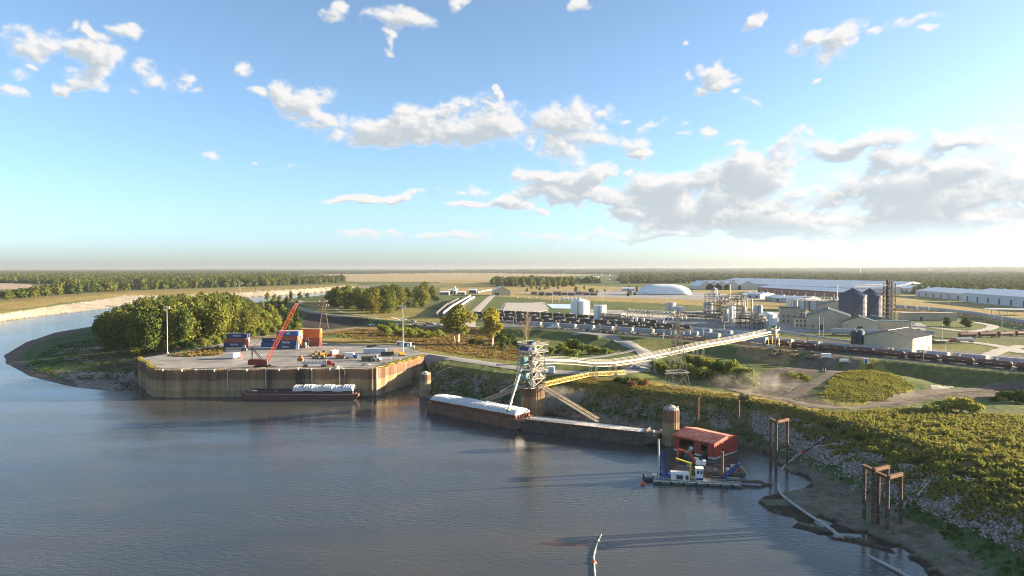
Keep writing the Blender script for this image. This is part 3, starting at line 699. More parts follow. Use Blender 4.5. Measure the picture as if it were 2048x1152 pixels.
for px, w, m in ((372, .35, DARKST), (379, .3, GALV), (386, .45, DARKST), (446, .5, DARKST), (458, .8, GALV), (462, .35, DARKST), (508, .3, GALV), (534, .28, GALV), (541, .35, DARKST), (598, .5, DARKST), (606, .25, DARKST), (626, .25, GALV), (681, .3, GALV), (685, .3, DARKST), (691, .4, DARKST)):
    p = G(px, 792, 0); mb = MB(); mb.tube((p.x, p.y - 1.6, .5 if m is not GALV else 3.2), (p.x, p.y - 1.6, DZ - .2), w, 6)
    for zz in (3.5, 7, 10.5, 13): mb.box((p.x, p.y - 1.1, zz), (w * 2.6, 1.2, .25))
    obj('fender_pipe', mb, m, dock)
mb = MB(); mb.tube((dFR.x + .5, dFR.y - 1.0, .3), (dFR.x + .5, dFR.y - 1.0, DZ + .3), .42, 8); obj('corner_pile', mb, CREAM, dock)

# mooring cells
c1 = G(849, 795, 0); corr_cell('mooring_cell', 'domed sheet-pile mooring cell between the dock and the covered barge', (c1.x, c1.y + 3.0), 2.85, zup(849, 748, c1.y + 3))
c2 = G(1345, 893, 0); corr_cell('mooring_cell', 'tall domed sheet-pile mooring cell beside the red boathouse', (c2.x, c2.y + 3.0), 3.05, zup(1345, 818, c2.y + 3))

# ------------------------------------------------------------------ barges
def hull_mb(L_, W, H, rake0, rake1, draft=1.0):
    """flat-sided river barge hull, raked at one or both ends; x along, origin mid-length on the waterline"""
    mb = MB(); h = L_ / 2
    prof = [(-h + rake0, -draft), (h - rake1, -draft), (h, H * .55), (h, H), (-h, H), (-h, H * .55)]
    return mb.slab(prof, -W / 2, W / 2)
def barge_fittings(t, L_, W, H, m):
    pr = MB()
    pr.tube((0, 0, 0), (0, 0, .55), .16, 8); pr.box((0, 0, .6), (.75, .24, .16)); pr.tube((.25, 0, 0), (.25, 0, .55), .14, 8); me = pr.mesh('bitt', m)
    for x in (-L_ / 2 + 1.2, L_ / 2 - 1.2):
        for y in (-W / 2 + 1.0, W / 2 - 1.0): obj('bitt', me, None, t, loc=(x, y, H))
HULLRED = mat('barge_hull_rust', (.20, .10, .065), .8, 0, .35, .25, (.10, .075, .055), .55, streak=False)
COAM = mat('coaming_oxide', (.36, .12, .06), .7, 0, .25, .5, (.16, .08, .05), .4)
COVER = mat('barge_cover', (.56, .57, .57), .45, .0, .1, .35, (.45, .43, .38), .25)
HULLDARK = mat('barge_hull_dark', (.075, .06, .052), .85, 0, .4, .25, (.13, .10, .075), .45)
HULLMAR = mat('barge_hull_maroon', (.135, .062, .055), .75, 0, .3, .22, (.075, .05, .042), .5)
def cover_panel(L_, W, rise, nrib):
    """arched steel cover with cross ribs"""
    mb = MB(); n = 10; sec = nrib * 4
    P, F = [], []
    for i in range(sec + 1):
        x = -L_ / 2 + L_ * i / sec; up = .3 if (i % 4) in (1, 2) else 0
        for k in range(n + 1):
            a = math.pi * k / n; y = -W / 2 * math.cos(a); zz = (rise) * (math.sin(a) ** .75) + (up if 0 < k < n else 0); P.append((x, y, zz))
    for i in range(sec):
        for k in range(n): F.append((i * (n + 1) + k + 1, i * (n + 1) + k, (i + 1) * (n + 1) + k, (i + 1) * (n + 1) + k + 1))
    F.append(tuple(range(n + 1))); F.append(tuple(range(sec * (n + 1) + n, sec * (n + 1) - 1, -1)))
    return mb.add(P, F)
def ribbed_coaming(t, L_, W, z0, z1, m, step=1.45):
    for (a, b) in (((-L_ / 2, -W / 2), (L_ / 2, -W / 2)), ((L_ / 2, -W / 2), (L_ / 2, W / 2)), ((L_ / 2, W / 2), (-L_ / 2, W / 2)), ((-L_ / 2, W / 2), (-L_ / 2, -W / 2))):
        mb = MB(); mb.bar((*a, (z0 + z1) / 2), (*b, (z0 + z1) / 2), .18, z1 - z0)
        d = Vector((b[0] - a[0], b[1] - a[1], 0)); n = int(d.length / step); nr = Vector((d.y, -d.x, 0)).normalized()
        for i in range(1, n): p = Vector((*a, 0)) + d * i / n + nr * .22; mb.box((p.x, p.y, (z0 + z1) / 2 - .06), (.22, .5, z1 - z0 - .12), math.atan2(nr.y, nr.x) - math.pi / 2 if False else math.atan2(d.y, d.x))
        obj('coaming', mb, m, t)
# covered barge under the spout
A, B = G(854, 823, 0), G(1047, 862, 0); d = (B - A); yw = yaw(A, B); nr = Vector((-d.y, d.x, 0)).normalized()
LB = d.length + 1.0; WB = 10.7; mid = (A + B) / 2 + nr * WB / 2
t = thing('covered_barge', 'rust-red hopper barge under pale arched covers beside the loading tower', 'barge', mid, yw)
BARGE_L = t; H1 = 4.1
obj('hull', hull_mb(LB, WB, H1, 1.0, 6.0), HULLRED, t)
mb = MB(); mb.bar((-LB / 2 + 1, -WB / 2 - .08, H1 - .75), (LB / 2 - 5, -WB / 2 - .08, H1 - .75), .16, .3); mb.bar((-LB / 2 + 1, -WB / 2 - .08, 1.9), (LB / 2 - 6, -WB / 2 - .08, 1.9), .16, .25); obj('rub_strake', mb, HULLRED, t)
CL = LB - 7.5; off = -1.6
co = thing('coaming', None, None); co.parent = t; co.location = (off, 0, 0); del co
for o in [o for o in t.children if o.type == 'EMPTY']: bpy.data.objects.remove(o)
mb = MB(); hw = WB / 2 - .75
for (a, b) in (((-CL / 2, -hw), (CL / 2, -hw)), ((CL / 2, -hw), (CL / 2, hw)), ((CL / 2, hw), (-CL / 2, hw)), ((-CL / 2, hw), (-CL / 2, -hw))):
    mb.bar((a[0] + off, a[1], H1 + .75), (b[0] + off, b[1], H1 + .75), .16, 1.5)
obj('coaming', mb, COAM, t)
st = MB(); st.box((0, 0, .7), (.3, .5, 1.3)); stm = st.mesh('stay', HULLRED)
for i in range(1, 38): obj('stay', stm, None, t, loc=(off - CL / 2 + CL * i / 38, -hw - .3, H1))
for i in range(1, 6): obj('stay', stm, None, t, loc=(off + CL / 2 + .3, -hw + 2 * hw * i / 6, H1), rz=R(90))
npan = 9; cp = cover_panel(CL / npan - .12, 2 * hw + .5, 1.75, 3).mesh('cover_panel', COVER)
for i in range(npan): obj('cover_panel', cp, None, t, loc=(off - CL / 2 + CL * (i + .5) / npan, 0, H1 + 1.5 + (.12 if i % 2 else 0)))
mb = MB(); mb.box((0, 0, .0), (2.4, 1.6, .08)); hm = mb.mesh('open_hatch', DARKST)
for (x, y) in ((9.5, -1.2), (13.2, -1.6), (17, .6), (23, -2.3)): obj('open_hatch', hm, None, t, loc=(x, y, H1 + 3.36 - abs(y) * .16))
barge_fittings(t, LB, WB, H1, STEEL)
# open barge
A, B = G(1046, 862, 0), G(1283, 891, 0); d = B - A; yw = yaw(A, B); nr = Vector((-d.y, d.x, 0)).normalized(); LB = d.length + 7.0; mid = (A + B) / 2 + nr * WB / 2 + d.normalized() * 2.2
t = thing('open_barge', 'dark open hopper barge with pale dusty hold below the gangway', 'barge', mid, yw)
H2 = 3.9; obj('hull', MB().slab([(-LB / 2 + 1, -1), (LB / 2 - 7.5, -1), (LB / 2, H2 * .5), (LB / 2, H2 - .9), (-LB / 2, H2 - .9), (-LB / 2, H2 * .5)], -WB / 2, WB / 2), HULLDARK, t)
CL = LB - 7; off = -1.8; hw = WB / 2 - .9
mb = MB()
mb.prism([(-LB / 2, -WB / 2), (LB / 2, -WB / 2), (LB / 2, -hw), (-LB / 2, -hw)], H2 - .9, H2); mb.prism([(-LB / 2, hw), (LB / 2, hw), (LB / 2, WB / 2), (-LB / 2, WB / 2)], H2 - .9, H2)
mb.prism([(-LB / 2, -hw), (off - CL / 2, -hw), (off - CL / 2, hw), (-LB / 2, hw)], H2 - .9, H2 - .01); mb.prism([(off + CL / 2, -hw), (LB / 2, -hw), (LB / 2, hw), (off + CL / 2, hw)], H2 - .9, H2 - .01)
obj('side_deck', mb, HULLDARK, t)
mb = MB()
for (a, b) in (((-CL / 2, -hw), (CL / 2, -hw)), ((CL / 2, -hw), (CL / 2, hw)), ((CL / 2, hw), (-CL / 2, hw)), ((-CL / 2, hw), (-CL / 2, -hw))): mb.bar((a[0] + off, a[1], H2 + .45), (b[0] + off, b[1], H2 + .45), .2, 1.0)
obj('coaming', mb, mat('coaming_dark', (.12, .075, .06), .8, 0, .35, .4, (.22, .17, .12), .4), t)
for i in range(1, 34): obj('stay', stm, None, t, loc=(off - CL / 2 + CL * i / 34, -hw - .35, H2 - .35))
mb = MB(); mb.box((off, 0, H2 - .05), (CL - .3, 2 * hw - .3, 1.1)); obj('dusty_cargo', mb, mat('pale_grain', (.50, .48, .44), .95, 0, .2, .3, (.34, .32, .28), .4, bump=.15, bump_scale=.8), t)
mb = MB(); mb.tube((off + CL / 2 + .6, -2, H2 + .2), (off + CL / 2 + .6, -2, H2 + 1.6), .12); mb.tube((off + CL / 2 + .6, 2.5, H2), (off + CL / 2 + .6, 2.5, H2 + 1.6), .12); mb.bar((off + CL / 2 + .6, -2, H2 + 1.5), (off + CL / 2 + .6, 2.5, H2 + 1.5), .1)
mb.box((off + CL / 2 + 2, 1.5, H2 + .35), (1.0, 1.3, .7)); obj('winch', mb, STEEL, t)
barge_fittings(t, LB, WB, H2, GALV)
# barge at the dock
A, B = G(488, 799, 0), G(708, 800, 0); d = B - A; yw = yaw(A, B); nr = Vector((-d.y, d.x, 0)).normalized(); LB = d.length + 3; WB3 = 8.6; mid = (A + B) / 2 + nr * (WB3 / 2 - 1.2) + d.normalized() * .8
t = thing('maroon_barge', 'maroon hopper barge with white ribbed covers moored under the dock wall', 'barge', mid, yw)
H3 = 3.3; obj('hull', hull_mb(LB, WB3, H3, 2, 3), HULLMAR, t)
mb = MB(); hw = WB3 / 2 - .7; CL = LB - 6
for (a, b) in (((-CL / 2, -hw), (CL / 2, -hw)), ((CL / 2, -hw), (CL / 2, hw)), ((CL / 2, hw), (-CL / 2, hw)), ((-CL / 2, hw), (-CL / 2, -hw))): mb.bar((a[0], a[1], H3 + .55), (b[0], b[1], H3 + .55), .2, 1.1)
obj('coaming', mb, HULLMAR, t)
mb = MB(); mb.box((0, 0, H3 + .1), (CL - .3, 2 * hw - .3, .1)); obj('hold_floor', mb, DARKST, t)
mb = MB(); mb.bar((-LB / 2 + 1, -WB3 / 2 - .06, H3 - .3), (LB / 2 - 1, -WB3 / 2 - .06, H3 - .3), .14, .18); obj('rub_strake', mb, GALV, t)
npan = 6; SL = CL * .57; cp = cover_panel(SL / npan + .25, 2 * hw + .3, 2.3, 4).mesh('cover_panel', COVER)
for i in range(npan): obj('cover_panel', cp, None, t, loc=(CL / 2 - SL + SL * (i + .5) / npan, 0, H3 + 1.1 + (.28 if i % 2 else 0)))
mb = MB(); mb.lathe([(1.6, 0), (1.2, .7), (.4, 1.1), (.02, 1.2)], 10); pm = mb.mesh('tarp_heap', WHITE)
for (x, s) in ((-LB / 2 + 5, .8), (-LB / 2 + 16, .5)): o = obj('tarp_heap', pm, None, t, loc=(x, -.4, H3 + .2)); o.scale = (1.6 * s, s, s)
barge_fittings(t, LB, WB3, H3, STEEL)

# ------------------------------------------------------------------ lattice members
def truss(mb, p, q, w, h, n, c=.14, w2=None, h2=None, web=.1, up=(0, 0, 1)):
    """four-chord lattice girder from p to q"""
    p, q = Vector(p), Vector(q); d = (q - p).normalized(); a = d.cross(Vector(up))
    if a.length < .05: a = Vector((1, 0, 0))
    a.normalize(); b = a.cross(d).normalized(); w2, h2 = w2 or w, h2 or h
    def fr(i, mid_=False):
        t_ = i / n; c_ = p.lerp(q, t_); ww, hh = w + (w2 - w) * t_, h + (h2 - h) * t_
        return [c_ + a * (s * ww / 2) + b * (u * hh / 2) for s, u in ((-1, -1), (1, -1), (1, 1), (-1, 1))]
    prev = fr(0)
    for i in range(1, n + 1):
        cur = fr(i)
        for k in range(4): mb.bar(prev[k], cur[k], c)
        for k in range(4):
            if i % 2: mb.bar(prev[k], cur[(k + 1) % 4], web)
            else: mb.bar(prev[(k + 1) % 4], cur[k], web)
        for k in range(4): mb.bar(cur[k], cur[(k + 1) % 4], web)
        prev = cur
    return mb
def rail_loop(mb, pts, h=1.1, c=.07, close=True):
    P = list(pts) + ([pts[0]] if close else [])
    for a, b in zip(P, P[1:]):
        a, b = Vector(a), Vector(b)
        for zz in (h, h * .55): mb.bar(a + Vector((0, 0, zz)), b + Vector((0, 0, zz)), c)
        n = max(1, int((b - a).length / 1.8))
        for i in range(n + 1): x = a.lerp(b, i / n); mb.bar(x, x + Vector((0, 0, h)), c)

# ------------------------------------------------------------------ loading tower on its cell
tc_ = G(1066, 833, 0); TX, TY = tc_.x, tc_.y + 5.2
t = thing('loading_tower', 'tall grey steel barge-loading tower standing on a sheet-pile cell', 'loading tower', (TX, TY, 0)); TOWER = t
mb = MB(); corr_arc(mb, (0, 0), 5.25, 0, 2 * math.pi, -2.5, 12.6, 42, .16); obj('pile_shell', mb, CELL, t)
mb = MB(); mb.lathe([(5.2, 12.2), (5.2, 12.65), (.02, 12.7)], 32); mb.box((0, 0, 12.85), (11.5, 9.0, .3), R(45)); mb.box((-3, -3, 12.75), (6, 6, .25), R(45)); obj('cell_cap', mb, CONCR, t)
ro = R(41); hs_ = 3.75
def cor(k, s=hs_): a = ro + math.pi / 2 * k + math.pi / 4; return Vector((math.cos(a) * s * 1.414, math.sin(a) * s * 1.414, 0))
LV = [13.0, 16.6, 20.4, 24.6, 28.4, 31.6]
for k in range(4):
    mb = MB(); c = cor(k); mb.bar(c + Vector((0, 0, LV[0])), c + Vector((0, 0, LV[-1])), .5); obj('column', mb, GALV, t)
for i, z0 in enumerate(LV[:-1]):
    mb = MB(); z1 = LV[i + 1]
    for k in range(4):
        a, b = cor(k), cor(k + 1); mb.bar(a + Vector((0, 0, z1)), b + Vector((0, 0, z1)), .32)
        m_ = (a + b) / 2
        if (i + k) % 2: mb.bar(a + Vector((0, 0, z0)), m_ + Vector((0, 0, z1)), .2); mb.bar(b + Vector((0, 0, z0)), m_ + Vector((0, 0, z1)), .2)
        else: mb.bar(a + Vector((0, 0, z0)), b + Vector((0, 0, z1)), .22); mb.bar(a + Vector((0, 0, z1)), m_ + Vector((0, 0, z0)), .18)
    obj('bracing', mb, STEEL, t)
    mb = MB(); s = hs_ + (1.4 if i in (1, 3, 4) else .6); mb.prism([(cor(k, s).x, cor(k, s).y) for k in range(4)], z1 + .1, z1 + .24); rail_loop(mb, [cor(k, s) + Vector((0, 0, z1 + .24)) for k in range(4)], 1.15, .09)
    obj('platform', mb, STEEL, t)
def side_pt(k, f, out, z): a, b = cor(k), cor(k + 1); m_ = a.lerp(b, f); n_ = Vector((m_.x, m_.y, 0)).normalized(); return Vector((m_.x + n_.x * out, m_.y + n_.y * out, z))
front = min(range(4), key=lambda k: side_pt(k, .5, 0, 0).y + .6 * side_pt(k, .5, 0, 0).x)      # the face towards river and left
for nm, dz, sz, m_, o_ in (('control_cabin', 18.1, (4.2, 2.6, 2.9), TEALM, 1.2), ('drive_house', 24.8, (2.4, 2.6, 3.4), TEALM, 1.4), ('head_box', 30.2, (5.0, 3.0, 1.3), BLUEP, .4)):
    mb = MB(); p = side_pt(front, .5, o_, dz); mb.box(p, sz, ro + math.pi / 4 + math.pi / 2 * front + math.pi / 4 + math.pi / 2); o = obj(nm, mb, m_, t)
mb = MB(); p = side_pt(front, .5, 2.55, 18.3)
for s in (-1.2, 0, 1.2): q = side_pt(front, .5 + s / 7.5, 2.52, 18.4); mb.box(q, (.9, .1, 1.1), ro + math.pi / 2 * front + math.pi)
obj('cabin_window', mb, WHITE, t)
rr_ = random.Random(4)
for i in range(26):
    z_ = LV[i % 5] + .4; sz = (rr_.uniform(.6, 2.4), rr_.uniform(.6, 2.0), rr_.uniform(.8, 2.8)); x_, y_ = rr_.uniform(-3.4, 3.4), rr_.uniform(-3.4, 3.4)
    mb = MB(); mb.box((x_, y_, z_ + sz[2] / 2), sz, ro); mb.tube((x_, y_, z_ + sz[2]), (x_ + rr_.uniform(-2, 2), y_, z_ + sz[2] + rr_.uniform(.6, 1.8)), .2, 8); obj('machinery', mb, rr_.choice((DARKST, DARKST, STEEL, TEALM, RUST, GALV)), t)
mb = MB(); mb.lathe([(.5, 20.6), (2.3, 23.2), (2.3, 24.4)], 12); mb.tube((0, 0, 17), (0, 0, 20.6), .5, 10); obj('surge_hopper', mb, GALV, t)
mb = MB(); mb.box((.6, .4, 33.2), (4.4, 3.2, .25), ro); mb.box((.6, .4, 32.3), (3.2, 2.2, 1.4), ro); obj('roof_housing', mb, TEALM, t)
mb = MB(); mb.tube((2.6, .2, 31.8), (2.6, .2, 34.8), .22, 8); mb.tube((1.6, -1.6, 31.8), (1.6, -1.6, 34.0), .35, 8); mb.tube((-2.2, -1.5, 31.8), (-2.2, -1.5, 33.6), .3, 8); obj('vent_stack', mb, RUST, t)
mb = MB(); mb.tube((-1.6, -1.0, 31.8), (-1.6, -1.0, 33.0), .8, 10); mb.box((-.2, -1.9, 32.3), (1.5, 1.2, 1.0), .3); obj('drive_motor', mb, BLUEP, t)
mb = MB()
for k in range(8): a, b = side_pt(front, -.22, .8 + (k % 2) * .7, 13 + k * 2.3), side_pt(front, .15, .8 + ((k + 1) % 2) * .7, 13 + (k + 1) * 2.3); mb.bar(a, b, .5, .12)
obj('stair', mb, GALV, t)
mb = MB(); rail_loop(mb, [Vector((math.cos(a) * 5.6, math.sin(a) * 5.6, 13)) for a in [i * math.pi / 6 for i in range(12)]], 1.15, .1); obj('deck_railing', mb, RUST, t)
# telescoping spout down to the barge
s0, s1 = Vector((xat(1042, 738, TY - 3), TY - 3, zup(1042, 738, TY - 3))), G(1016, 823, 6.6)
t = thing('loading_spout', 'long cream telescoping spout slanting from tower into the covered barge', 'spout', (s0.x, s0.y, s0.z)); sv = s1 - s0
mb = MB(); mb.tube((0, 0, 0), sv * .55, .62, 10); obj('upper_tube', mb, CREAM, t, smooth=True)
mb = MB(); mb.tube(sv * .5, sv, .47, 10); mb.tube(sv * .94, sv * 1.0, .62, 10, .75); obj('lower_tube', mb, CREAM, t, smooth=True)
mb = MB()
for f in (.1, .28, .46, .62, .8): p = sv * f; mb.tube(p - sv.normalized() * .2, p + sv.normalized() * .2, .78, 10)
obj('collar', mb, STEEL, t)
mb = MB(); mb.bar(Vector((-.6, 0, 1.5)), sv * .62 + Vector((-.9, 0, .2)), .12); mb.bar(sv * .32, sv * .32 + Vector((-7.5, -2, -4)), .22); obj('boom_strut', mb, CREAM, t)
mb = MB(); mb.bar(Vector((0, 0, 2.2)), Vector((-10.5, -.8, 1.9)), .45, .5); mb.box((-10.4, -.8, 2.0), (1.2, .8, .9)); obj('outrigger', mb, CREAM, t)
# gangways and walkway
def gangway(name, label, cat, p, q, w, h, n, m, decked=True, extra=None):
    t = thing(name, label, cat, p); q_ = Vector(q) - Vector(p); mb = MB(); truss(mb, (0, 0, h / 2), q_ + Vector((0, 0, h / 2)), w, h, n, .2, web=.13); obj('girder', mb, m, t)
    if decked: mb = MB(); mb.bar((0, 0, .08), q_ + Vector((0, 0, .08)), w - .2, .1); obj('deck', mb, STEEL, t)
    return t
gangway('gangway', 'grey lattice gangway slanting from the tower down into the open barge', 'gangway', (TX + 4.2, TY - 2.5, 12.2), tuple(G(1195, 844, 4.6)), 1.5, 1.6, 26, mat('gangway_steel', (.42, .34, .22), .7, 0, .25, .7, (.2, .13, .08), .3))
gangway('gangway', 'grey lattice gangway slanting left from the tower behind the covered barge', 'gangway', (TX - 4.4, TY + .5, 12.0), tuple(G(962, 806, 6.0)), 1.3, 1.4, 16, MATS['gangway_steel'])
w0, w1, w2 = Vector((TX + 4.8, TY - 1.2, 13.0)), Vector((xat(1176, 752, TY + 22), TY + 22, 14.0)), Vector((xat(1250, 752, TY + 36), TY + 36, 12.9))
t = thing('shore_walkway', 'long yellow truss footbridge from the tower to the grassy bank', 'footbridge', w0)
for a, b, n in ((w0, w1, 16), (w1, w2, 13)):
    mb = MB(); truss(mb, a - w0 + Vector((0, 0, .7)), b - w0 + Vector((0, 0, .7)), 1.6, 1.7, n, .2, web=.14); obj('girder', mb, WALKY, t)
    mb = MB(); mb.bar(a - w0 + Vector((0, 0, -.1)), b - w0 + Vector((0, 0, -.1)), 1.9, .2); obj('deck', mb, WALKY, t)
mb = MB(); p = w1 - w0
for s in (-.8, .8): mb.bar(p + Vector((s, 0, 0)), p + Vector((s * 2.6, s, hgt(w1.x, w1.y) - w1.z - .6)), .3)
obj('pile_bent', mb, RUST, t)
mb = MB(); p = w2 - w0; mb.bar(p + Vector((0, 0, 0)), p + Vector((0, 0, hgt(w2.x, w2.y) - w2.z - .3)), .4); mb.box(p + Vector((.8, .6, -.4)), (2.2, 2.2, .6)); obj('abutment', mb, CONCR, t)

# enclosed conveyor gallery from the tower to the rail transfer house
CP = [(0.0, 24.3), (.10, 22.1), (.1757, 19.6), (.245, 18.5), (.32, 18.6), (.395, 19.4), (.50, 20.7), (.608, 22.1), (.727, 22.9), (.85, 24.2), (.985, 25.7)]
cA, cB = Vector((TX + 3, TY + 1.5, 0)), Vector((xat(1548, 664, 439), 439, 0))
CPT = [cA.lerp(cB, f) + Vector((0, 0, z)) for f, z in CP]; cdir = (cB - cA).normalized(); cn = Vector((-cdir.y, cdir.x, 0))
t = thing('conveyor_gallery', 'long cream covered conveyor bridge running from tower to rail yard', 'conveyor', CPT[0]); o0 = CPT[0]
for i, (a, b) in enumerate(zip(CPT, CPT[1:])):
    a, b = a - o0, b - o0; dd = (b - a).normalized(); up = cn.cross(dd) * -1
    mb = MB(); P, F = [], []; n = 8
    for e in (a, b):
        for k in range(n + 1): an = math.pi * k / n; P.append(e + cn * (-.25 + .7 * math.cos(an)) + Vector((0, 0, .1 + .75 * math.sin(an))))
    for k in range(n): F.append((k, k + 1, n + 2 + k, n + 1 + k))
    mb.add(P, F); obj('belt_cover', mb, mat('conveyor_cover', (.40, .39, .35), .5, 0, .12, .4, (.45, .38, .26), .25), t, smooth=True)
    mb = MB(); L_ = (b - a).length; ns = max(3, int(L_ / 2.1))
    for s in (-1.1, 1.5):
        for zz in (-1.2, .1): mb.bar(a + cn * s + Vector((0, 0, zz)), b + cn * s + Vector((0, 0, zz)), .2)
        for k in range(ns):
            p, q = a.lerp(b, k / ns), a.lerp(b, (k + 1) / ns); mb.bar(p + cn * s + Vector((0, 0, -1.4)), q + cn * s + Vector((0, 0, .1)), .1); mb.bar(q + cn * s + Vector((0, 0, -1.4)), q + cn * s + Vector((0, 0, .1)), .1)
    mb.bar(a + cn * .15 + Vector((0, 0, -1.3)), b + cn * .15 + Vector((0, 0, -1.3)), 2.6, .1); obj('bridge_truss', mb, CREAM, t)
    mb = MB(); s = 1.75
    for zz in (.75, 1.4, 2.0): mb.bar(a + cn * s + Vector((0, 0, zz)), b + cn * s + Vector((0, 0, zz)), .1)
    for k in range(ns): p = a.lerp(b, k / ns) + cn * s; mb.bar(p + Vector((0, 0, 0)), p + Vector((0, 0, 2.0)), .12); mb.bar(p + Vector((0, 0, 0)), p + (b - a) / ns + Vector((0, 0, 2.0)), .08)
    obj('walkway_rail', mb, CREAM, t)
for f, zt in ((.1757, 20.2), (.245, 19.2), (.395, 20.0), (.46, 20.6), (.56, 21.6), (.608, 22.1)):
    p = cA.lerp(cB, f); zg = hgt(p.x, p.y); mb = MB()
    for s in (-2.0, 2.0):
        q = p + cn * s - o0; truss(mb, (q.x, q.y, zg - o0.z - .4), (q.x, q.y, zt - 1.4 - o0.z), .9, .9, 5, .17, web=.11, up=(1, 0, 0))
    mb.bar(p + cn * -2.2 + Vector((0, 0, zt - 1.5)) - o0, p + cn * 2.2 + Vector((0, 0, zt - 1.5)) - o0, .35); obj('support_bent', mb, CREAM, t)
    for s in (-2.0, 2.0): q = p + cn * s - o0; obj('footing', MB().box((q.x, q.y, zg - o0.z), (2, 2, 1.2)), CONCR, t)

# ------------------------------------------------------------------ boathouse
pa, pb, pc = G(1348, 898, .6), G(1428, 917, .6), G(1482, 893, .6)
fx = (pb - pa); bw = fx.length; yw = yaw(pa, pb); side = Vector((-fx.y, fx.x, 0)).normalized(); bd = 15.5
t = thing('boathouse', 'red metal floating boathouse with two open boat bays', 'boathouse', (pa + pb) / 2, yw)
REDW = mat('boathouse_red', (.36, .055, .038), .65, 0, .28, .35, (.22, .085, .06), .45, streak=True); REDR = mat('boathouse_roof', (.34, .085, .065), .5, 0, .3, .3, (.46, .26, .2), .4)
zE = 5.1; zR = 6.7; hwid = bw / 2
def ribbed(mb, a, b, z0, z1, n, th=.12):
    a, b = Vector((*a, 0)), Vector((*b, 0)); mb.bar(a + Vector((0, 0, (z0 + z1) / 2)), b + Vector((0, 0, (z0 + z1) / 2)), th, z1 - z0)
    for i in range(n + 1): p = a.lerp(b, i / n); mb.box((p.x, p.y, (z0 + z1) / 2), (th * 1.9, th * 1.9, z1 - z0), math.atan2(b.y - a.y, b.x - a.x))
mb = MB(); f = bw
ribbed(mb, (-hwid, 0), (-hwid + f * .13, 0), .3, zE, 4); ribbed(mb, (-hwid + f * .53, 0), (-hwid + f * .68, 0), .3, zE, 4); ribbed(mb, (hwid - f * .14, 0), (hwid, 0), .3, zE, 4); mb.bar((-hwid, 0, zE - .35), (hwid, 0, zE - .35), .16, .7)
obj('front_wall', mb, REDW, t)
for x in (-hwid, hwid):
    mb = MB(); mb.slabx([(0, .3), (bd, .3), (bd, zE), (bd / 2, zR), (0, zE)], x - .07, x + .07)
    for i in range(12): yv = bd * (i + .5) / 12; mb.box((x + (.1 if x > 0 else -.1), yv, (zE + .3) / 2), (.08, .1, zE - .4))
    obj('side_wall', mb, REDW, t)
mb = MB(); mb.bar((-hwid, bd, (zE + .3) / 2), (hwid, bd, (zE + .3) / 2), .14, zE - .3); obj('back_wall', mb, REDW, t)
for sgn, nm in ((0, 'roof_slope'), (1, 'roof_slope')):
    mb = MB(); y0, y1 = (-.6, bd / 2) if sgn == 0 else (bd + .6, bd / 2)
    z0 = zE - .05; P = [(-hwid - .5, y0, z0), (hwid + .5, y0, z0), (hwid + .5, y1, zR), (-hwid - .5, y1, zR)]; P2 = [(x, y, z + .14) for x, y, z in P]
    mb.add(P + P2, [(0, 1, 5, 4), (1, 2, 6, 5), (2, 3, 7, 6), (3, 0, 4, 7), (4, 5, 6, 7), (3, 2, 1, 0)])
    for i in range(25): x = -hwid - .4 + (bw + .8) * i / 24; mb.bar((x, y0, z0 + .17), (x, y1, zR + .17), .1, .09)
    o = obj(nm, mb, REDR, t)
    if sgn == 0:
        for i, fx_ in enumerate((.2, .44, .66)):
            x = -hwid + bw * fx_; mb = MB(); mb.bar((x, y0 + 2.6, z0 + .42 + .38), (x, y0 + 5.0, z0 + .42 + .98), .55, .06); obj('roof_light', mb, mat('skylight', (.22, .20, .20), .4, 0, .3, 1), o)
mb = MB()
for (x, y, sx, sy) in ((-hwid + f * .065, bd / 2, f * .13, bd), (hwid - f * .07, bd / 2, f * .14, bd), (-hwid + f * .605, bd / 2, f * .15, bd), (0, bd - 1.2, bw, 2.4)): mb.box((x, y, -.05), (sx + .2, sy, .75))
obj('float', mb, mat('pale_float', (.52, .48, .44), .9, 0, .25, .6, (.3, .26, .22), .4), t)
t2 = thing('moored_boat', 'small white boat moored in the left bay of the boathouse', 'boat', (pa + pb) / 2 + Vector((-fx.normalized().x * bw * .18, -fx.normalized().y * bw * .18, -.55)) + side * 3.0, yw + R(90))
mb = MB(); mb.add([(-2.6, -.9, .1), (2.0, -.9, .1), (3.4, 0, .3), (2.0, .9, .1), (-2.6, .9, .1), (-2.6, -1.1, .95), (2.1, -1.1, 1.05), (3.9, 0, 1.25), (2.1, 1.1, 1.05), (-2.6, 1.1, .95)], [(4, 3, 2, 1, 0), (0, 1, 6, 5), (1, 2, 7, 6), (2, 3, 8, 7), (3, 4, 9, 8), (4, 0, 5, 9), (5, 6, 7, 8, 9)]); obj('hull', mb, WHITE, t2)
mb = MB(); mb.box((.4, 0, 1.5), (1.3, 1.5, .9)); obj('console', mb, WHITE, t2)
mb = MB(); mb.box((-2.8, 0, 1.1), (.5, .5, 1.0)); obj('outboard', mb, DARKST, t2)

# guide piles behind it
for px, y0, y1, lab in ((1396, 855, 794, 'rusty steel guide pile rising behind the left end of the boathouse'), (1477, 868, 801, 'rusty steel guide pile rising behind the right end of the boathouse')):
    p = GT(px, y0, 2.0); mb = MB(); hh = zup(px, y1, p.y); mb.tube((0, 0, -2), (0, 0, hh - p.z), .42, 12)
    for zz in (.35, .7): mb.tube((0, 0, (hh - p.z) * zz - .08), (0, 0, (hh - p.z) * zz + .08), .47, 12)
    mb.tube((0, 0, hh - p.z - .25), (0, 0, hh - p.z + .02), .5, 12); obj('guide_pile', mb, RUST, label=lab, cat='pile', loc=p)

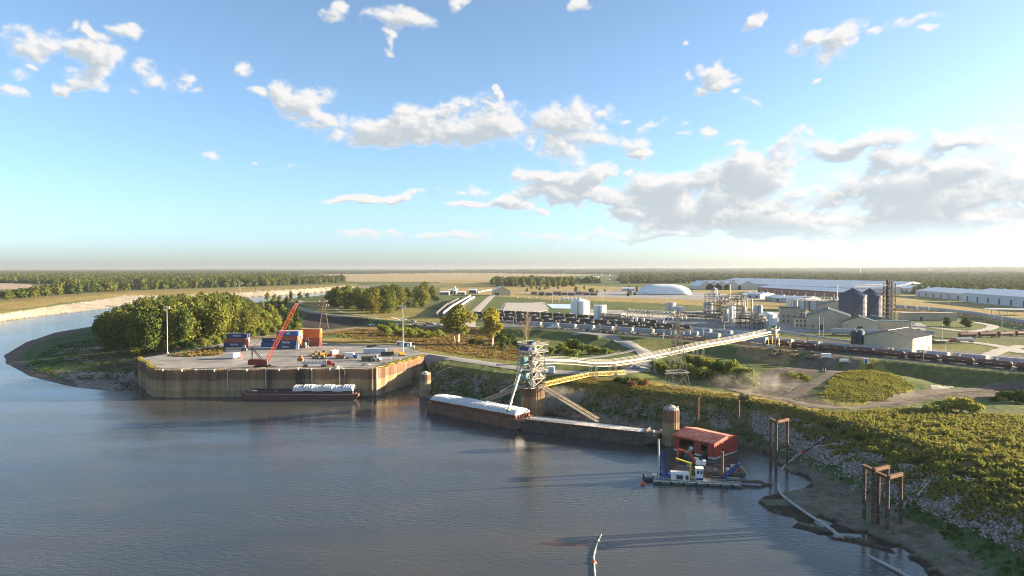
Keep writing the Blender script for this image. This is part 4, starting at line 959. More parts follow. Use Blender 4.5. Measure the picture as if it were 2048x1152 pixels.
# ------------------------------------------------------------------ dredge
pa, pb = G(1306, 966, 0), G(1480, 974, 0); d = pb - pa; yw = yaw(pa, pb); L_ = d.length; nr = Vector((-d.y, d.x, 0)).normalized()
t = thing('dredge', 'small blue and grey cutter dredge with white wheelhouse', 'dredge', (pa + pb) / 2 + nr * 3.2, yw); h = L_ / 2
PONT = mat('pontoon_grey', (.16, .18, .20), .6, 0, .2, .5, (.3, .27, .2), .3); PALEY = mat('pale_fender', (.55, .52, .38), .7, 0, .25, .6)
mb = MB(); mb.slab([(-h, -.4), (h, -.4), (h + .8, .5), (h + .8, 1.05), (-h, 1.05)], -3.3, -1.2); obj('pontoon', mb, PONT, t)
mb = MB(); mb.slab([(-h, -.4), (h, -.4), (h + .8, .5), (h + .8, 1.05), (-h, 1.05)], 1.2, 3.3); obj('pontoon', mb, PONT, t)
mb = MB(); mb.box((-h * .3, 0, .9), (h * 1.35, 2.6, .3)); obj('deck', mb, PONT, t)
for i in range(10):
    mb = MB(); x = -h + (2 * h) * (i + .5) / 10; mb.tube((x - h / 10 + .15, -3.42, .72), (x + h / 10 - .15, -3.42, .72), .24, 8); obj('fender', mb, PALEY, t)
mb = MB(); mb.box((-h * .36, -1.2, 2.1), (5.6, 3.0, 2.1)); obj('engine_house', mb, WHITE, t)
for x, w in ((-h * .36 - .2, 2.0), (-h * .36 + 2.0, .9)): mb = MB(); mb.box((x, -2.73, 2.0), (w, .1, 1.3)); obj('doorway', mb, DARKST, t)
wh = obj('wheelhouse', MB().box((h * .09, -1.2, 2.9), (2.1, 2.4, 3.6)).box((h * .09, -1.2, 4.78), (2.5, 2.8, .16)), WHITE, t)
for x in (-.5, .5): mb = MB(); mb.box((h * .09 + x, -2.42, 3.7), (.6, .08, .9)); obj('window', mb, GLASS, wh)
mb = MB(); mb.box((h * .09, -2.44, 1.6), (2.1, .1, .6)); obj('blue_band', mb, BLUEP, wh)
mb = MB(); truss(mb, (-h + 3.4, -.6, 1.1), (-h + 3.0, -.4, 9.2), 1.6, 2.4, 7, .22, .6, .8, .13, up=(1, 0, 0)); mb.box((-h + 5.0, -.4, 1.6), (4.6, 2.8, .9)); obj('spud_gantry', mb, BLUEP, t)
mb = MB(); mb.tube((-h + 2.0, -1.2, -2), (-h + 1.7, -1.2, 13.2), .27, 10); obj('spud', mb, CREAM, t)
mb = MB(); mb.tube((h * .9 - 3, 2.9, -2), (h * .9 - 3, 2.9, 9.0), .4, 10); mb.box((h * .9 - 3, 2.9, 1.6), (1.6, 1.2, 1.2)); obj('spud', mb, RUST, t)
mb = MB(); mb.bar((-h * .1, .4, 1.0), (-h * .1, .4, 5.6), .5); mb.bar((-h * .1 + .4, .4, 5.5), (-h * .1 - 4.6, .2, 7.0), .55, .4); obj('yellow_davit', mb, mat('davit_yellow', (.62, .52, .05), .5, 0, .15, 1), t)
mb = MB(); 
for s in (-1, 1): mb.bar((h * .62, s * 1.0, 1.2), (h * 1.02, s * .8, 6.2), .45)
for k in range(5): f_ = k / 5; mb.bar((h * (.62 + .4 * f_), -1, 1.2 + 5 * f_), (h * (.62 + .4 * (f_ + .2)), 1, 2.2 + 5 * f_), .16)
mb.bar((h * 1.02, -1, 6.2), (h * 1.02, 1, 6.2), .35); obj('a_frame', mb, BLUEP, t)
mb = MB(); mb.bar((h * .35, 0, .7), (h * 1.5, 0, .9), 1.1, .8); mb.bar((h * 1.5, 0, .9), (h * 1.72, 0, -.3), .9, .8); mb.tube((h * 1.72, -.7, .1), (h * 1.72, .7, .1), .65, 12); obj('cutter_ladder', mb, mat('muddy_steel', (.10, .09, .07), .8, 0, .3, .8), t)
mb = MB(); mb.tube((h * 1.02, 0, 6.1), (h * 1.35, 0, 1.3), .06, 6); mb.bar((h * 1.18, 0, 1.2), (h * 1.1, .2, 3.4), .14); obj('hoist_cable', mb, mat('green_rope', (.12, .25, .08), .8), t)
mb = MB(); rail_loop(mb, [Vector((h * .2, -3.1, 1.05)), Vector((h * .98, -3.1, 1.05))], 1.0, .06, False); obj('railing', mb, STEEL, t)
rr_ = random.Random(6)
for i in range(12):
    x_ = rr_.uniform(-h * .9, h * .7); y_ = rr_.uniform(.9, 2.9); s_ = rr_.uniform(.3, .8); mb = MB(); mb.box((x_, y_, 1.05 + s_ / 2), (s_ * 1.7, s_, s_)); mb.tube((x_ - s_, y_, 1.1 + s_), (x_ + s_ * 1.4, y_ + .3, 1.1 + s_ * 1.1), .12, 6); obj('deck_gear', mb, rr_.choice((RUST, STEEL, DARKST, WHITE, YELLOW)), t)
mb = MB(); mb.path([(-h * .7, 2.2, 1.3), (-h * .1, 2.6, 1.4), (h * .4, 1.2, 1.3), (h * .9, .6, 1.0)], .22, 8); obj('suction_hose', mb, RUBBER, t)
for i in range(7): mb = MB(); mb.tube((-h * .85 + i * h * .28, -3.66, .35), (-h * .85 + i * h * .28, -3.36, .35), .36, 10); obj('tyre_fender', mb, RUBBER, t)
mb = MB(); rail_loop(mb, [Vector((-h * .95, -3.1, 1.05)), Vector((-h * .55, -3.1, 1.05))], 1.0, .06, False); obj('railing', mb, WHITE, t)
mb = MB(); mb.tube((h * .09, -1.2, 4.8), (h * .09, -1.2, 7.4), .06, 6); mb.bar((h * .09 - .5, -1.2, 6.6), (h * .09 + .5, -1.2, 6.6), .07); obj('mast', mb, STEEL, t)
mb = MB(); mb.box((-h - 1.6, -.6, .35), (3.0, 2.4, .9)); mb.tube((-h - 2.6, -.6, .5), (-h - 2.6, -.6, 2.1), .4, 8); obj('stern_swivel', mb, DARKST, t)
# excavator on its own float
pe = G(1398, 940, .3); t = thing('excavator', 'excavator with long red boom on the work float behind the dredge', 'excavator', pe + Vector((0, 0, .9)), yw + R(180)); t.scale = (.74, .74, .74)
mb = MB()
for s in (-1.3, 1.3): mb.slab([(-2.2, .1), (2.2, .1), (2.5, .5), (2.2, .95), (-2.2, .95), (-2.5, .5)], s - .35, s + .35)
obj('track', mb, RUBBER, t)
mb = MB(); mb.box((-.6, 0, 2.0), (4.2, 2.8, 1.4)); mb.box((-2.2, 0, 2.6), (1.4, 2.6, 1.2)); obj('house', mb, WHITE, t)
mb = MB(); mb.box((1.0, -.9, 3.0), (1.6, 1.1, 1.9)); cb = obj('cab', mb, WHITE, t); mb = MB(); mb.box((1.2, -1.47, 3.3), (1.1, .06, 1.0)); mb.box((1.83, -.9, 3.3), (.06, .9, 1.0)); obj('window', mb, GLASS, cb)
mb = MB(); mb.bar((1.4, .4, 2.2), (4.2, .4, 6.8), .8, 1.0); mb.bar((4.1, .4, 6.7), (9.0, .4, 7.6), .7, .85); obj('boom', mb, REDM, t)
mb = MB(); mb.bar((8.9, .4, 7.9), (9.4, .4, 2.4), .6, .7); obj('stick', mb, REDM, t)
mb = MB(); mb.slab([(8.6, 1.0), (9.9, 1.0), (10.1, 2.5), (9.2, 2.7)], -.2, 1.0); obj('bucket', mb, DARKST, t)
pf = G(1425, 945, .2); tf = thing('work_float', 'low flat work float cluttered with gear behind the dredge', 'float', (pf.x, pf.y, 0), yw)
mb = MB(); mb.box((0, 1.5, .45), (20, 6.2, .9)); obj('pontoon', mb, mat('float_deck', (.11, .095, .08), .9, 0, .35, .8, (.2, .16, .12), .4), tf)
for i, (x, y, s, m_) in enumerate(((2.5, 3.3, 1.0, RUST), (5, 1.2, .6, WHITE), (7.2, 3.0, 1.2, CREAM), (1.0, .3, .5, STEEL), (8.3, .4, .7, RUST), (-7, 3, .8, STEEL))):
    mb = MB(); mb.box((x, y, .9 + s * .4), (s * 1.6, s * 1.1, s * .8)); mb.tube((x - s, y + .4, .9 + s * .9), (x + s * .6, y + .4, .9 + s * .9), s * .22, 8); obj('deck_gear', mb, m_, tf)
def buoy(p, lab, r=.75):
    t = thing('marker_buoy', lab, 'buoy', p); mb = MB(); mb.lathe([(.02, -.5 * r), (r * .8, -.35 * r), (r, .1 * r), (r * .75, .6 * r), (r * .25, .85 * r), (.02, .9 * r)], 14); obj('float', mb, ORANGE, t, smooth=True)
    mb = MB(); mb.tube((0, 0, .7 * r), (0, 0, 1.25 * r), .1, 6); mb.lathe([(.2, 1.2 * r), (.02, 1.5 * r)], 8); obj('lifting_eye', mb, STEEL, t); return t
buoy(G(1286, 968, 0), 'orange buoy floating off the left end of the dredge', .8)
buoy(G(1188, 1126, 0), 'orange buoy on the pipe near the bottom edge of the river', .62)
buoy(G(1799, 1144, .1), 'red buoy on the pipe end at the muddy lower right shore', .6)

# discharge pipe: along the shore, over the mud and under water
PIPEM = mat('pipe_grey', (.36, .37, .37), .55, 0, .15, .4, (.2, .18, .15), .3)
def pipe(name, lab, pts, r, m):
    P = [Vector(p) for p in pts]; S = []
    for i in range(len(P) - 1):        # Catmull-Rom
        a, b, c, d_ = P[max(i - 1, 0)], P[i], P[i + 1], P[min(i + 2, len(P) - 1)]
        for k in range(6): t_ = k / 6; S.append(.5 * ((2 * b) + (c - a) * t_ + (2 * a - 5 * b + 4 * c - d_) * t_ ** 2 + (-a + 3 * b - 3 * c + d_) * t_ ** 3))
    S.append(P[-1]); o0 = S[0].copy(); t = thing(name, lab, 'pipe', o0); mb = MB(); mb.path([s - o0 for s in S], r, 10); obj('pipe_run', mb, m, t, smooth=True)
    mb = MB()
    for i in range(4, len(S) - 1, 5): dd = (S[i + 1] - S[i - 1]).normalized(); mb.tube(S[i] - dd * .12 - o0, S[i] + dd * .12 - o0, r * 1.35, 10)
    obj('flange', mb, STEEL, t); return t
def on(px, py, dz=.35): p = GT(px, py, 1.0); return p + Vector((0, 0, dz))
pipe('discharge_pipe', 'long pale grey pipe snaking over the mud bank into the river', [on(1604, 908, .5), on(1585, 921), on(1566, 938), on(1559, 958), Vector(G(1557, 975, .45)), on(1563, 991, .4), on(1590, 1013, .4), on(1625, 1037, .4), on(1660, 1060, .4), Vector(G(1682, 1075, .25)), Vector(G(1697, 1088, -.5))], .37, PIPEM)
pipe('supply_pipe', 'dark pipe climbing the stony bank above the grey pipe', [on(1604, 908, .5), on(1630, 893, .45), on(1652, 878, .45), on(1670, 867, .45), on(1702, 848, .6)], .3, DARKST)
pipe('floating_pipe', 'slim pale pipe breaking the water beside the orange buoy', [Vector(G(1230, 1030, -.9)), Vector(G(1212, 1056, -.5)), Vector(G(1201, 1073, -.05)), Vector(G(1195, 1086, .1)), Vector(G(1188, 1110, .1)), Vector(G(1188, 1126, .1)), Vector(G(1191, 1160, .05)), Vector(G(1200, 1200, -.1))], .19, mat('pale_pipe', (.55, .52, .45), .6, 0, .2, .5))
pipe('shore_pipe', 'short grey pipe end lying at the muddy shore by the red buoy', [Vector(G(1727, 1108, -.6)), Vector(G(1745, 1116, .05)), Vector(G(1772, 1129, .25)), Vector(G(1800, 1144, .3)), Vector(G(1825, 1158, .3))], .36, PIPEM)
pipe('tow_line', 'thin dark line trailing over the water from the dredge to the pale pipe', [Vector(G(1287, 970, .05)), Vector(G(1262, 990, .0)), Vector(G(1240, 1014, -.02)), Vector(G(1220, 1044, -.02)), Vector(G(1204, 1070, .03))], .05, RUBBER)
pb_ = on(1603, 909, .9); buoy(pb_, 'red float cap on the pipe joint among the grass', .5)
# half-sunk bar
mb = MB(); P, F = [], []
for i in range(12):
    for k in range(7): x = -8 + 16 * i / 11; y = -2 + 4 * k / 6; e = max(0, 1 - (x / 8) ** 2 - (y / 2) ** 2); P.append((x, y, -.10 + .17 * e ** .5 + .02 * math.sin(x * 3 + k)))
for i in range(11):
    for k in range(6): F.append((i * 7 + k, (i + 1) * 7 + k, (i + 1) * 7 + k + 1, i * 7 + k + 1))
mb.add(P, F); obj('mud_bar', mb, mat('wet_mud', (.075, .045, .035), .35, 0, .3, .6), kind='structure', loc=G(1133, 1088, 0), rz=R(-3), smooth=True)

# ------------------------------------------------------------------ old pile frames on the mud
OLDR = mat('old_pile', (.085, .055, .042), .9, 0, .35, .7, (.19, .16, .12), .4)
def pile_frame(lab, tops, zt, beams, r=.42):
    """tops: where the pile heads stand in the photo, all at height zt"""
    P = [G(px, py, zt) for px, py in tops]; o0 = Vector((P[0].x, P[0].y, hgt(P[0].x, P[0].y))); t = thing('pile_frame', lab, 'pile frame', o0)
    for p in P:
        zg = hgt(p.x, p.y) - o0.z; obj('pile', MB().tube((p.x - o0.x, p.y - o0.y, zg - 2.5), (p.x - o0.x, p.y - o0.y, zt - o0.z), r, 12), OLDR, t)
    for a, b in beams:
        mb = MB(); A_, B_ = P[a], P[b]; u = (B_ - A_); u.z = 0; u.normalize(); z1 = zt - o0.z + .35
        a_, b_ = Vector((A_.x, A_.y, 0)) - u * .7, Vector((B_.x, B_.y, 0)) + u * .7
        for zz, w, h_ in ((z1 + .32, .95, .1), (z1, .14, .6), (z1 - .32, .95, .1)): mb.bar((a_.x - o0.x, a_.y - o0.y, zz), (b_.x - o0.x, b_.y - o0.y, zz), w, h_)
        obj('cap_beam', mb, RUST, t)
pile_frame('rusty three-pile frame with L-shaped cap beams at the inlet mouth', [(1542, 841), (1553, 846), (1575, 841)], 15.6, [(0, 1), (1, 2)])
pile_frame('rusty three-pile frame with L-shaped cap beams on the mud, left one', [(1729, 935), (1747, 943), (1775, 936)], 14.3, [(0, 1), (1, 2)], .45)
pile_frame('rusty three-pile frame with L-shaped cap beams on the mud, right one', [(1757, 950), (1776, 958), (1802, 951)], 13.4, [(0, 1), (1, 2)], .45)
# driftwood
DRIFT = mat('driftwood', (.46, .43, .38), .9, 0, .2, 1.5)
for lab, pts in (('bleached forked driftwood trunk lying on the stony slope', [(1836, 993), (1848, 978), (1862, 962)]), ('bleached long log half buried in weeds near the right edge', [(1905, 953), (1930, 962), (1958, 973)]), ('thin bleached log lying in the gravel above the pile frames', [(1698, 915), (1712, 926)]), ('short grey log on the gravel near the dark pipe', [(1636, 873), (1650, 879)]), ('thin grey stick lying on the gravel below the dark pipe', [(1628, 896), (1672, 889)]),
                 ('bleached log on the grassy bank right of the dock', [(875, 747), (898, 736)])):
    P = [GT(a, b, 6) + Vector((0, 0, .3)) for a, b in pts]; o0 = P[0].copy(); t = thing('driftwood_log', lab, 'log', o0); mb = MB(); mb.path([p - o0 for p in P], [.3 - .08 * i for i in range(len(P))], 7); obj('trunk', mb, DRIFT, t)
    if len(P) > 2: m_ = P[1] - o0; mb = MB(); mb.path([m_, m_ + Vector((1.6, -.2, .5)), m_ + Vector((3.0, -1.2, .3))], [.2, .14, .06], 6); mb.path([m_ + Vector((.8, .2, .2)), m_ + Vector((.9, 1.4, 1.1))], [.14, .05], 6); obj('branch', mb, DRIFT, t)

# ------------------------------------------------------------------ roads
ASPH = mat('asphalt', (.27, .26, .24), .9, 0, .15, .08, (.27, .25, .22), .3, bump=.01)
GRAVR = mat('gravel_track', (.34, .295, .225), .95, 0, .18, .12, (.24, .20, .15), .4, bump=.03)
CONCRD = mat('concrete_road', (.36, .335, .29), .9, 0, .12, .1, (.34, .31, .26), .3)
DIRTM = mat('dirt_track', (.115, .092, .068), .95, 0, .35, .15, (.19, .16, .12), .35, bump=.05)
def ribbon(name, pts, w, m, dz=.14, step=4.0, kind='structure', ter=True, shoulder=None):
    P = [GT(p[0], p[1]) if len(p) == 2 else G(*p) for p in pts]; S = []
    for i in range(len(P) - 1):
        a, b, c, d_ = P[max(i - 1, 0)], P[i], P[i + 1], P[min(i + 2, len(P) - 1)]; n = max(2, min(80, int((c - b).length / step)))
        for k in range(n): t_ = k / n; S.append(.5 * ((2 * b) + (c - a) * t_ + (2 * a - 5 * b + 4 * c - d_) * t_ ** 2 + (-a + 3 * b - 3 * c + d_) * t_ ** 3))
    S.append(P[-1]); V, F = [], []; X, Y = [], []
    for i, s in enumerate(S):
        d_ = (S[min(i + 1, len(S) - 1)] - S[max(i - 1, 0)]); d_.z = 0; d_.normalize(); nn = Vector((-d_.y, d_.x, 0))
        ww = w * (1 + .06 * math.sin(i * 1.3))
        for f in (-.5, -.25, 0, .25, .5): q = s + nn * ww * f; X.append(q.x); Y.append(q.y)
    Z = heights(X, Y)
    for k in range(len(X)): V.append((X[k], Y[k], Z[k] + dz - (.10 if k % 5 in (0, 4) else 0)))
    for i in range(len(S) - 1):
        for k in range(4): F.append((i * 5 + k, i * 5 + 5 + k, i * 5 + 6 + k, i * 5 + 1 + k))
    mb = MB(); mb.add(V, F); return obj(name, mb, m, kind=kind, smooth=True)
ribbon('levee_road', [(500,583),(560,590),(600,602),(592,611),(640,626),(700,633),(760,639),(850,647),(900,651),(960,654),(1080,657),(1150,663),(1270,672),(1400,683),(1500,691),(1600,702),(1700,713),(1800,721),(1900,731),(2048,746),(2300,771)], 6.0, GRAVR, .3)
ribbon('dock_road', [(p[0], p[1]) for p in DROAD], 10.5, ASPH, .3)
ribbon('loop_road', [(1276,697),(1240,707),(1200,714),(1140,721),(1085,730),(1045,737)], 6.5, ASPH, .32)
ribbon('river_track', [(1248,752),(1180,752),(1100,748),(1060,744)], 4, DIRTM, .25)
ribbon('lower_road', [(470,676),(560,672),(610,672),(645,663),(700,657),(780,651),(860,652),(950,654)], 6.0, GRAVR, .3)
ribbon('dirt_road', [(1735,716),(1700,730),(1660,748),(1620,770),(1575,795),(1520,792),(1440,772)], 6.5, DIRTM, .2)
ribbon('dirt_road', [(1560,795),(1620,812),(1700,816),(1770,806),(1840,790),(1930,780),(2048,777),(2300,794)], 7.0, DIRTM, .2)
ribbon('grove_track', [(665,606),(672,618),(690,626),(740,633),(800,640)], 4.5, GRAVR, .3)
ribbon('yard_road', [(938,655),(940,640),(950,625),(972,603),(985,592),(1000,588)], 12, CONCRD, .3)
ribbon('plant_road', [(1868,681),(1920,683),(1980,690),(2030,700),(2048,706),(2200,716)], 10, CONCRD, .3)
ribbon('plant_road', [(2048,692),(2010,699),(1985,708),(1960,718)], 9, CONCRD, .36)
ribbon('plant_drive', [(1820,652),(1880,657),(1930,663),(1970,660),(1985,652),(1950,645)], 9, CONCRD, .3)
ribbon('channel_road', [(650,577),(800,568),(1000,572),(1200,585),(1400,596),(1560,607)], 9, CONCRD, .35)
def pad(name, pts, m, z=.12, h=14.3):
    mb = MB(); P = [G(p[0], p[1], h) for p in pts]; a = sum(P[i - 1].x * P[i].y - P[i].x * P[i - 1].y for i in range(len(P)))
    if a < 0: P = P[::-1]
    mb.prism([(p.x, p.y) for p in P], h - 1.0, h + z); obj(name, mb, m, kind='structure')
pad('parking_lot', [(1012,606),(1082,606),(1096,621),(1062,627),(1005,622)], CONCRD, .3)
pad('plant_yard', [(1300,648),(1420,652),(1560,662),(1720,668),(1830,664),(1815,640),(1600,625),(1400,622),(1300,625)], mat('plant_paving', (.33, .32, .30), .9, 0, .2, .06, (.22, .21, .19), .4), .25)
pad('settling_pond', [(1092,608),(1146,609),(1146,618),(1104,617)], mat('pond_water', (.45, .58, .62), .15, 0, .05, .2), .35)

# ------------------------------------------------------------------ road vehicles
WHEEL = {}
def wheel_mesh(r, w):
    if (r, w) not in WHEEL:
        mb = MB(); mb.m = 0; mb.tube((0, -w / 2, 0), (0, w / 2, 0), r, 12); mb.m = 1; mb.tube((0, -w / 2 - .02, 0), (0, w / 2 + .02, 0), r * .55, 8); WHEEL[(r, w)] = mb.mesh('wheel', [RUBBER, GALV])
    return WHEEL[(r, w)]
PAINT = {k: mat('paint_' + k, c, .35, .1, .06, .8, spec=.5) for k, c in dict(white=(.75, .75, .74), silver=(.45, .46, .47), black=(.025, .025, .03), red=(.40, .04, .03), blue=(.04, .10, .32), green=(.05, .14, .07), tan=(.42, .34, .22), orange=(.55, .22, .04), brown=(.16, .09, .06), navy=(.02, .035, .09)).items()}
def car(label, p, rz, kind='sedan', col='white', cat='car', name=None, group=None):
    name = name or {'sedan': 'parked_car', 'suv': 'parked_suv', 'pickup': 'pickup_truck', 'box': 'box_truck'}[kind]
    t = thing(name, label, cat, p, rz, group)
    if kind == 'box':
        obj('cargo_box', MB().box((-1.2, 0, 2.2), (5.4, 2.4, 2.6)), PAINT['white'], t); obj('cab', MB().slab([(1.6, .6), (3.9, .6), (3.9, 1.5), (3.2, 2.5), (1.6, 2.5)], -1.05, 1.05), PAINT[col], t)
        obj('windshield', MB().slab([(3.25, 2.4), (3.95, 1.55), (3.98, 1.6), (3.3, 2.45)], -.9, .9), GLASS, t); obj('chassis', MB().box((0, 0, .7), (7.4, 1.0, .3)), DARKST, t); W_ = (-2.4, 2.7); r = .48
    else:
        L_, W2, H_ = dict(sedan=(4.7, 1.82, 1.45), suv=(4.9, 1.95, 1.8), pickup=(5.8, 2.0, 1.85))[kind]; h = L_ / 2; zb = .55 * H_
        body = [(-h, .32), (h, .32), (h, zb * .85), (h * .55, zb), (-h, zb)]
        mb = MB().slab(body, -W2 / 2, W2 / 2)
        if kind == 'pickup': mb.box((-h * .62, W2 / 2 - .08, zb + .22), (L_ * .36, .1, .45)); mb.box((-h * .62, -W2 / 2 + .08, zb + .22), (L_ * .36, .1, .45)); mb.box((-h + .06, 0, zb + .22), (.1, W2, .45))
        obj('body', mb, PAINT[col], t)
        g = dict(sedan=[(-h * .75, zb), (h * .42, zb), (h * .08, H_ - .06), (-h * .45, H_ - .06)], suv=[(-h * .97, zb), (h * .42, zb), (h * .12, H_ - .06), (-h * .88, H_ - .06)], pickup=[(-h * .22, zb), (h * .42, zb), (h * .18, H_ - .06), (-h * .18, H_ - .06)])[kind]
        obj('windows', MB().slab(g, -W2 * .42, W2 * .42), GLASS, t)
        obj('roof', MB().slab([(g[3][0] - .03, H_ - .1), (g[2][0] + .03, H_ - .1), (g[2][0] - .06, H_), (g[3][0] + .06, H_)], -W2 * .41, W2 * .41), PAINT[col], t)
        W_ = (-h * .62, h * .62); r = .36 if kind == 'sedan' else .42
        for s in (-1, 1): obj('headlight', MB().box((h + .01, s * W2 * .36, zb * .72), (.06, .32, .16)), WHITE, t)
    for x in W_:
        for s in (-1, 1): obj('wheel', wheel_mesh(r, .26), None, t, loc=(x, s * (.86 if kind != 'box' else 1.0), r))
    return t
def semi(label, p, rz, col='red', trailer='flat', tcol=None):
    t = thing('semi_truck', label, 'truck', p, rz)
    mb = MB(); mb.slab([(0, .9), (2.3, .9), (2.3, 2.0), (2.05, 3.2), (0, 3.3)], -1.15, 1.15); mb.slab([(2.3, .9), (4.2, .8), (4.2, 1.75), (2.3, 2.0)], -.85, .85); obj('cab', mb, PAINT[col], t)
    obj('windshield', MB().slab([(2.09, 3.1), (2.33, 2.05), (2.37, 2.05), (2.15, 3.1)], -1.0, 1.0), GLASS, t); obj('side_window', MB().box((1.5, 0, 2.55), (.8, 2.34, .75)), GLASS, t)
    obj('exhaust', MB().tube((-.15, 1.0, 1), (-.15, 1.0, 3.9), .09).tube((-.15, -1.0, 1), (-.15, -1.0, 3.9), .09), GALV, t)
    obj('chassis', MB().box((.3, 0, .8), (7.4, .9, .3)), DARKST, t)
    for x in (3.3, -1.5, -2.7):
        for s in (-1, 1): obj('wheel', wheel_mesh(.5, .4), None, t, loc=(x, s * .95, .5))
    if trailer == 'flat':
        tr = MB().box((-7.2, 0, 1.4), (12.5, 2.5, .25)); 
        for s in (-1, 1): tr.box((-7.2, s * 1.22, 2.2), (12.5, .08, 1.4))
        for x in (-13.4, -1.0): tr.box((x, 0, 2.2), (.1, 2.5, 1.6))
        for k in range(7): tr.bar((-13 + k * 1.95, -1.25, 2.95), (-13 + k * 1.95, 1.25, 2.95), .1)
        obj('trailer', tr, PAINT['silver'], t); obj('trailer_load', MB().box((-7.2, 0, 2.5), (12.2, 2.3, .3)), GALV, t)
    elif trailer == 'tank':
        mb = MB(); mb.tube((-12.5, 0, 2.3), (-1.0, 0, 2.3), 1.15, 14); mb.box((-6.7, 0, 3.5), (9, .6, .12)); obj('tank_trailer', mb, PAINT['silver'], t, smooth=True)
    for x in (-11.2, -12.4):
        for s in (-1, 1): obj('wheel', wheel_mesh(.5, .4), None, t, loc=(x, s * .95, .5))
    return t
def loader(label, p, rz, m=YELLOW):
    t = thing('wheel_loader', label, 'loader', p, rz)
    obj('engine_body', MB().slab([(-3.2, 1.0), (.2, 1.0), (.2, 2.2), (-2.9, 2.1)], -1.0, 1.0), m, t); obj('front_frame', MB().slab([(.2, .8), (2.0, .8), (1.8, 1.9), (.2, 1.8)], -.6, .6), m, t)
    c = obj('cab', MB().slab([(-.9, 2.2), (.5, 2.2), (.3, 3.6), (-.8, 3.6)], -.75, .75), DARKST, t); obj('roof', MB().box((-.2, 0, 3.68), (1.6, 1.7, .14)), m, c); obj('window', MB().box((.42, 0, 2.9), (.1, 1.3, 1.0)).box((-.2, -.77, 2.9), (.9, .05, .9)), GLASS, c)
    for x in (-1.9, 1.5):
        for s in (-1, 1): obj('wheel', wheel_mesh(.82, .6), None, t, loc=(x, s * 1.05, .82))
    for s in (-.5, .5): obj('lift_arm', MB().bar((1.0, s, 1.8), (3.3, s, .7), .2, .35), m, t)
    obj('bucket', MB().slab([(3.0, .1), (4.4, .1), (3.6, .5), (3.3, 1.4), (3.0, 1.1)], -1.4, 1.4), DARKST, t); return t
def digger(label, p, rz, m=YELLOW, k=1.0):
    t = thing('excavator', label, 'excavator', p, rz)
    for s in (-1.2, 1.2): obj('track', MB().slab([(-2.0, .05), (2.0, .05), (2.3, .45), (2.0, .9), (-2.0, .9), (-2.3, .45)], s - .3, s + .3), RUBBER, t)
    obj('house', MB().box((-.6, 0, 1.8), (3.6, 2.5, 1.3)), m, t); c = obj('cab', MB().box((.9, -.75, 2.4), (1.4, 1.0, 1.7)), m, t); obj('window', MB().box((1.0, -1.27, 2.6), (1.0, .05, .9)).box((1.62, -.75, 2.6), (.05, .8, .9)), GLASS, c)
    obj('boom', MB().bar((1.2, .3, 1.9), (3.6, .3, 5.4), .55, .7).bar((3.5, .3, 5.4), (5.6, .3, 4.6), .5, .6), m, t); obj('stick', MB().bar((5.5, .3, 4.9), (5.2, .3, 1.6), .4, .5), m, t); obj('bucket', MB().slab([(4.6, .5), (5.6, .5), (5.7, 1.6), (5.0, 1.7)], -.2, .8), DARKST, t)
    t.scale = (k, k, k); return t

# ------------------------------------------------------------------ on the dock
def D(px, py): return G(px, py, DZ + .02)
# lattice crane
pc_ = D(522, 736); t = thing('crawler_crane', 'red lattice-boom crawler crane at the edge of the dock', 'crane', pc_ + Vector((0, 2, 0)), 0)
for s in (-1.9, 1.9): obj('track', MB().slab([(-3.6, .15), (3.6, .15), (4.1, .7), (3.6, 1.3), (-3.6, 1.3), (-4.1, .7)], s - .5, s + .5), RUBBER, t)
DKRED = mat('crane_house_red', (.20, .035, .03), .6, 0, .25, .7, (.1, .04, .03), .4)
obj('house', MB().slab([(-7.0, 1.5), (2.0, 1.5), (2.0, 4.2), (-6.4, 4.4), (-7.0, 3.6)], -1.8, 1.8), DKRED, t)
cb = obj('cab', MB().slab([(1.6, 1.5), (3.2, 1.5), (3.0, 4.0), (1.6, 4.1)], -1.9, -.7), DKRED, t); obj('window', MB().box((2.3, -1.92, 3.2), (1.0, .06, 1.1)), GLASS, cb)
tip = Vector((xat(595, 604, pc_.y + 8), pc_.y + 8, zup(595, 604, pc_.y + 8))) - t.location; foot = Vector((1.8, .3, 2.2))
mb = MB(); truss(mb, foot, foot.lerp(tip, .12), .5, .6, 3, .2, 1.9, 1.7, .1); truss(mb, foot.lerp(tip, .12), foot.lerp(tip, .86), 1.9, 1.7, 16, .19, web=.1); truss(mb, foot.lerp(tip, .86), tip, 1.9, 1.7, 4, .2, .6, .6, .1); obj('boom', mb, REDM, t)
obj('boom_head', MB().tube(tip + Vector((-.1, -.5, 0)), tip + Vector((-.1, .5, 0)), .7, 12), DARKST, t)
g0, g1 = Vector((-.5, 0, 4.2)), Vector((-5.2, 0, 10.4))
mb = MB(); [mb.bar(g0 + Vector((0, s, 0)), g1 + Vector((0, s * .6, 0)), .3) for s in (-1.1, 1.1)]; mb.bar(g1 + Vector((0, -.8, 0)), g1 + Vector((0, .8, 0)), .5); [mb.bar((-5.6, s, 4.3), g1 + Vector((0, s * .5, 0)), .22) for s in (-1.1, 1.1)]; obj('gantry', mb, DARKST, t)
mb = MB(); mid_ = foot.lerp(tip, .985); [mb.tube(g1 + Vector((0, s, 0)), mid_ + Vector((0, s * .6, .6)), .05, 5) for s in (-.6, .6)]; obj('pendant_line', mb, DARKST, t)
hk = Vector((xat(601, 711, pc_.y + 8), pc_.y + 8, zup(601, 711, pc_.y + 8))) - t.location
mb = MB(); [mb.tube(tip + Vector((.4, s, -.2)), hk + Vector((0, s, 0)), .05, 5) for s in (-.25, .25)]; obj('hoist_line', mb, DARKST, t)
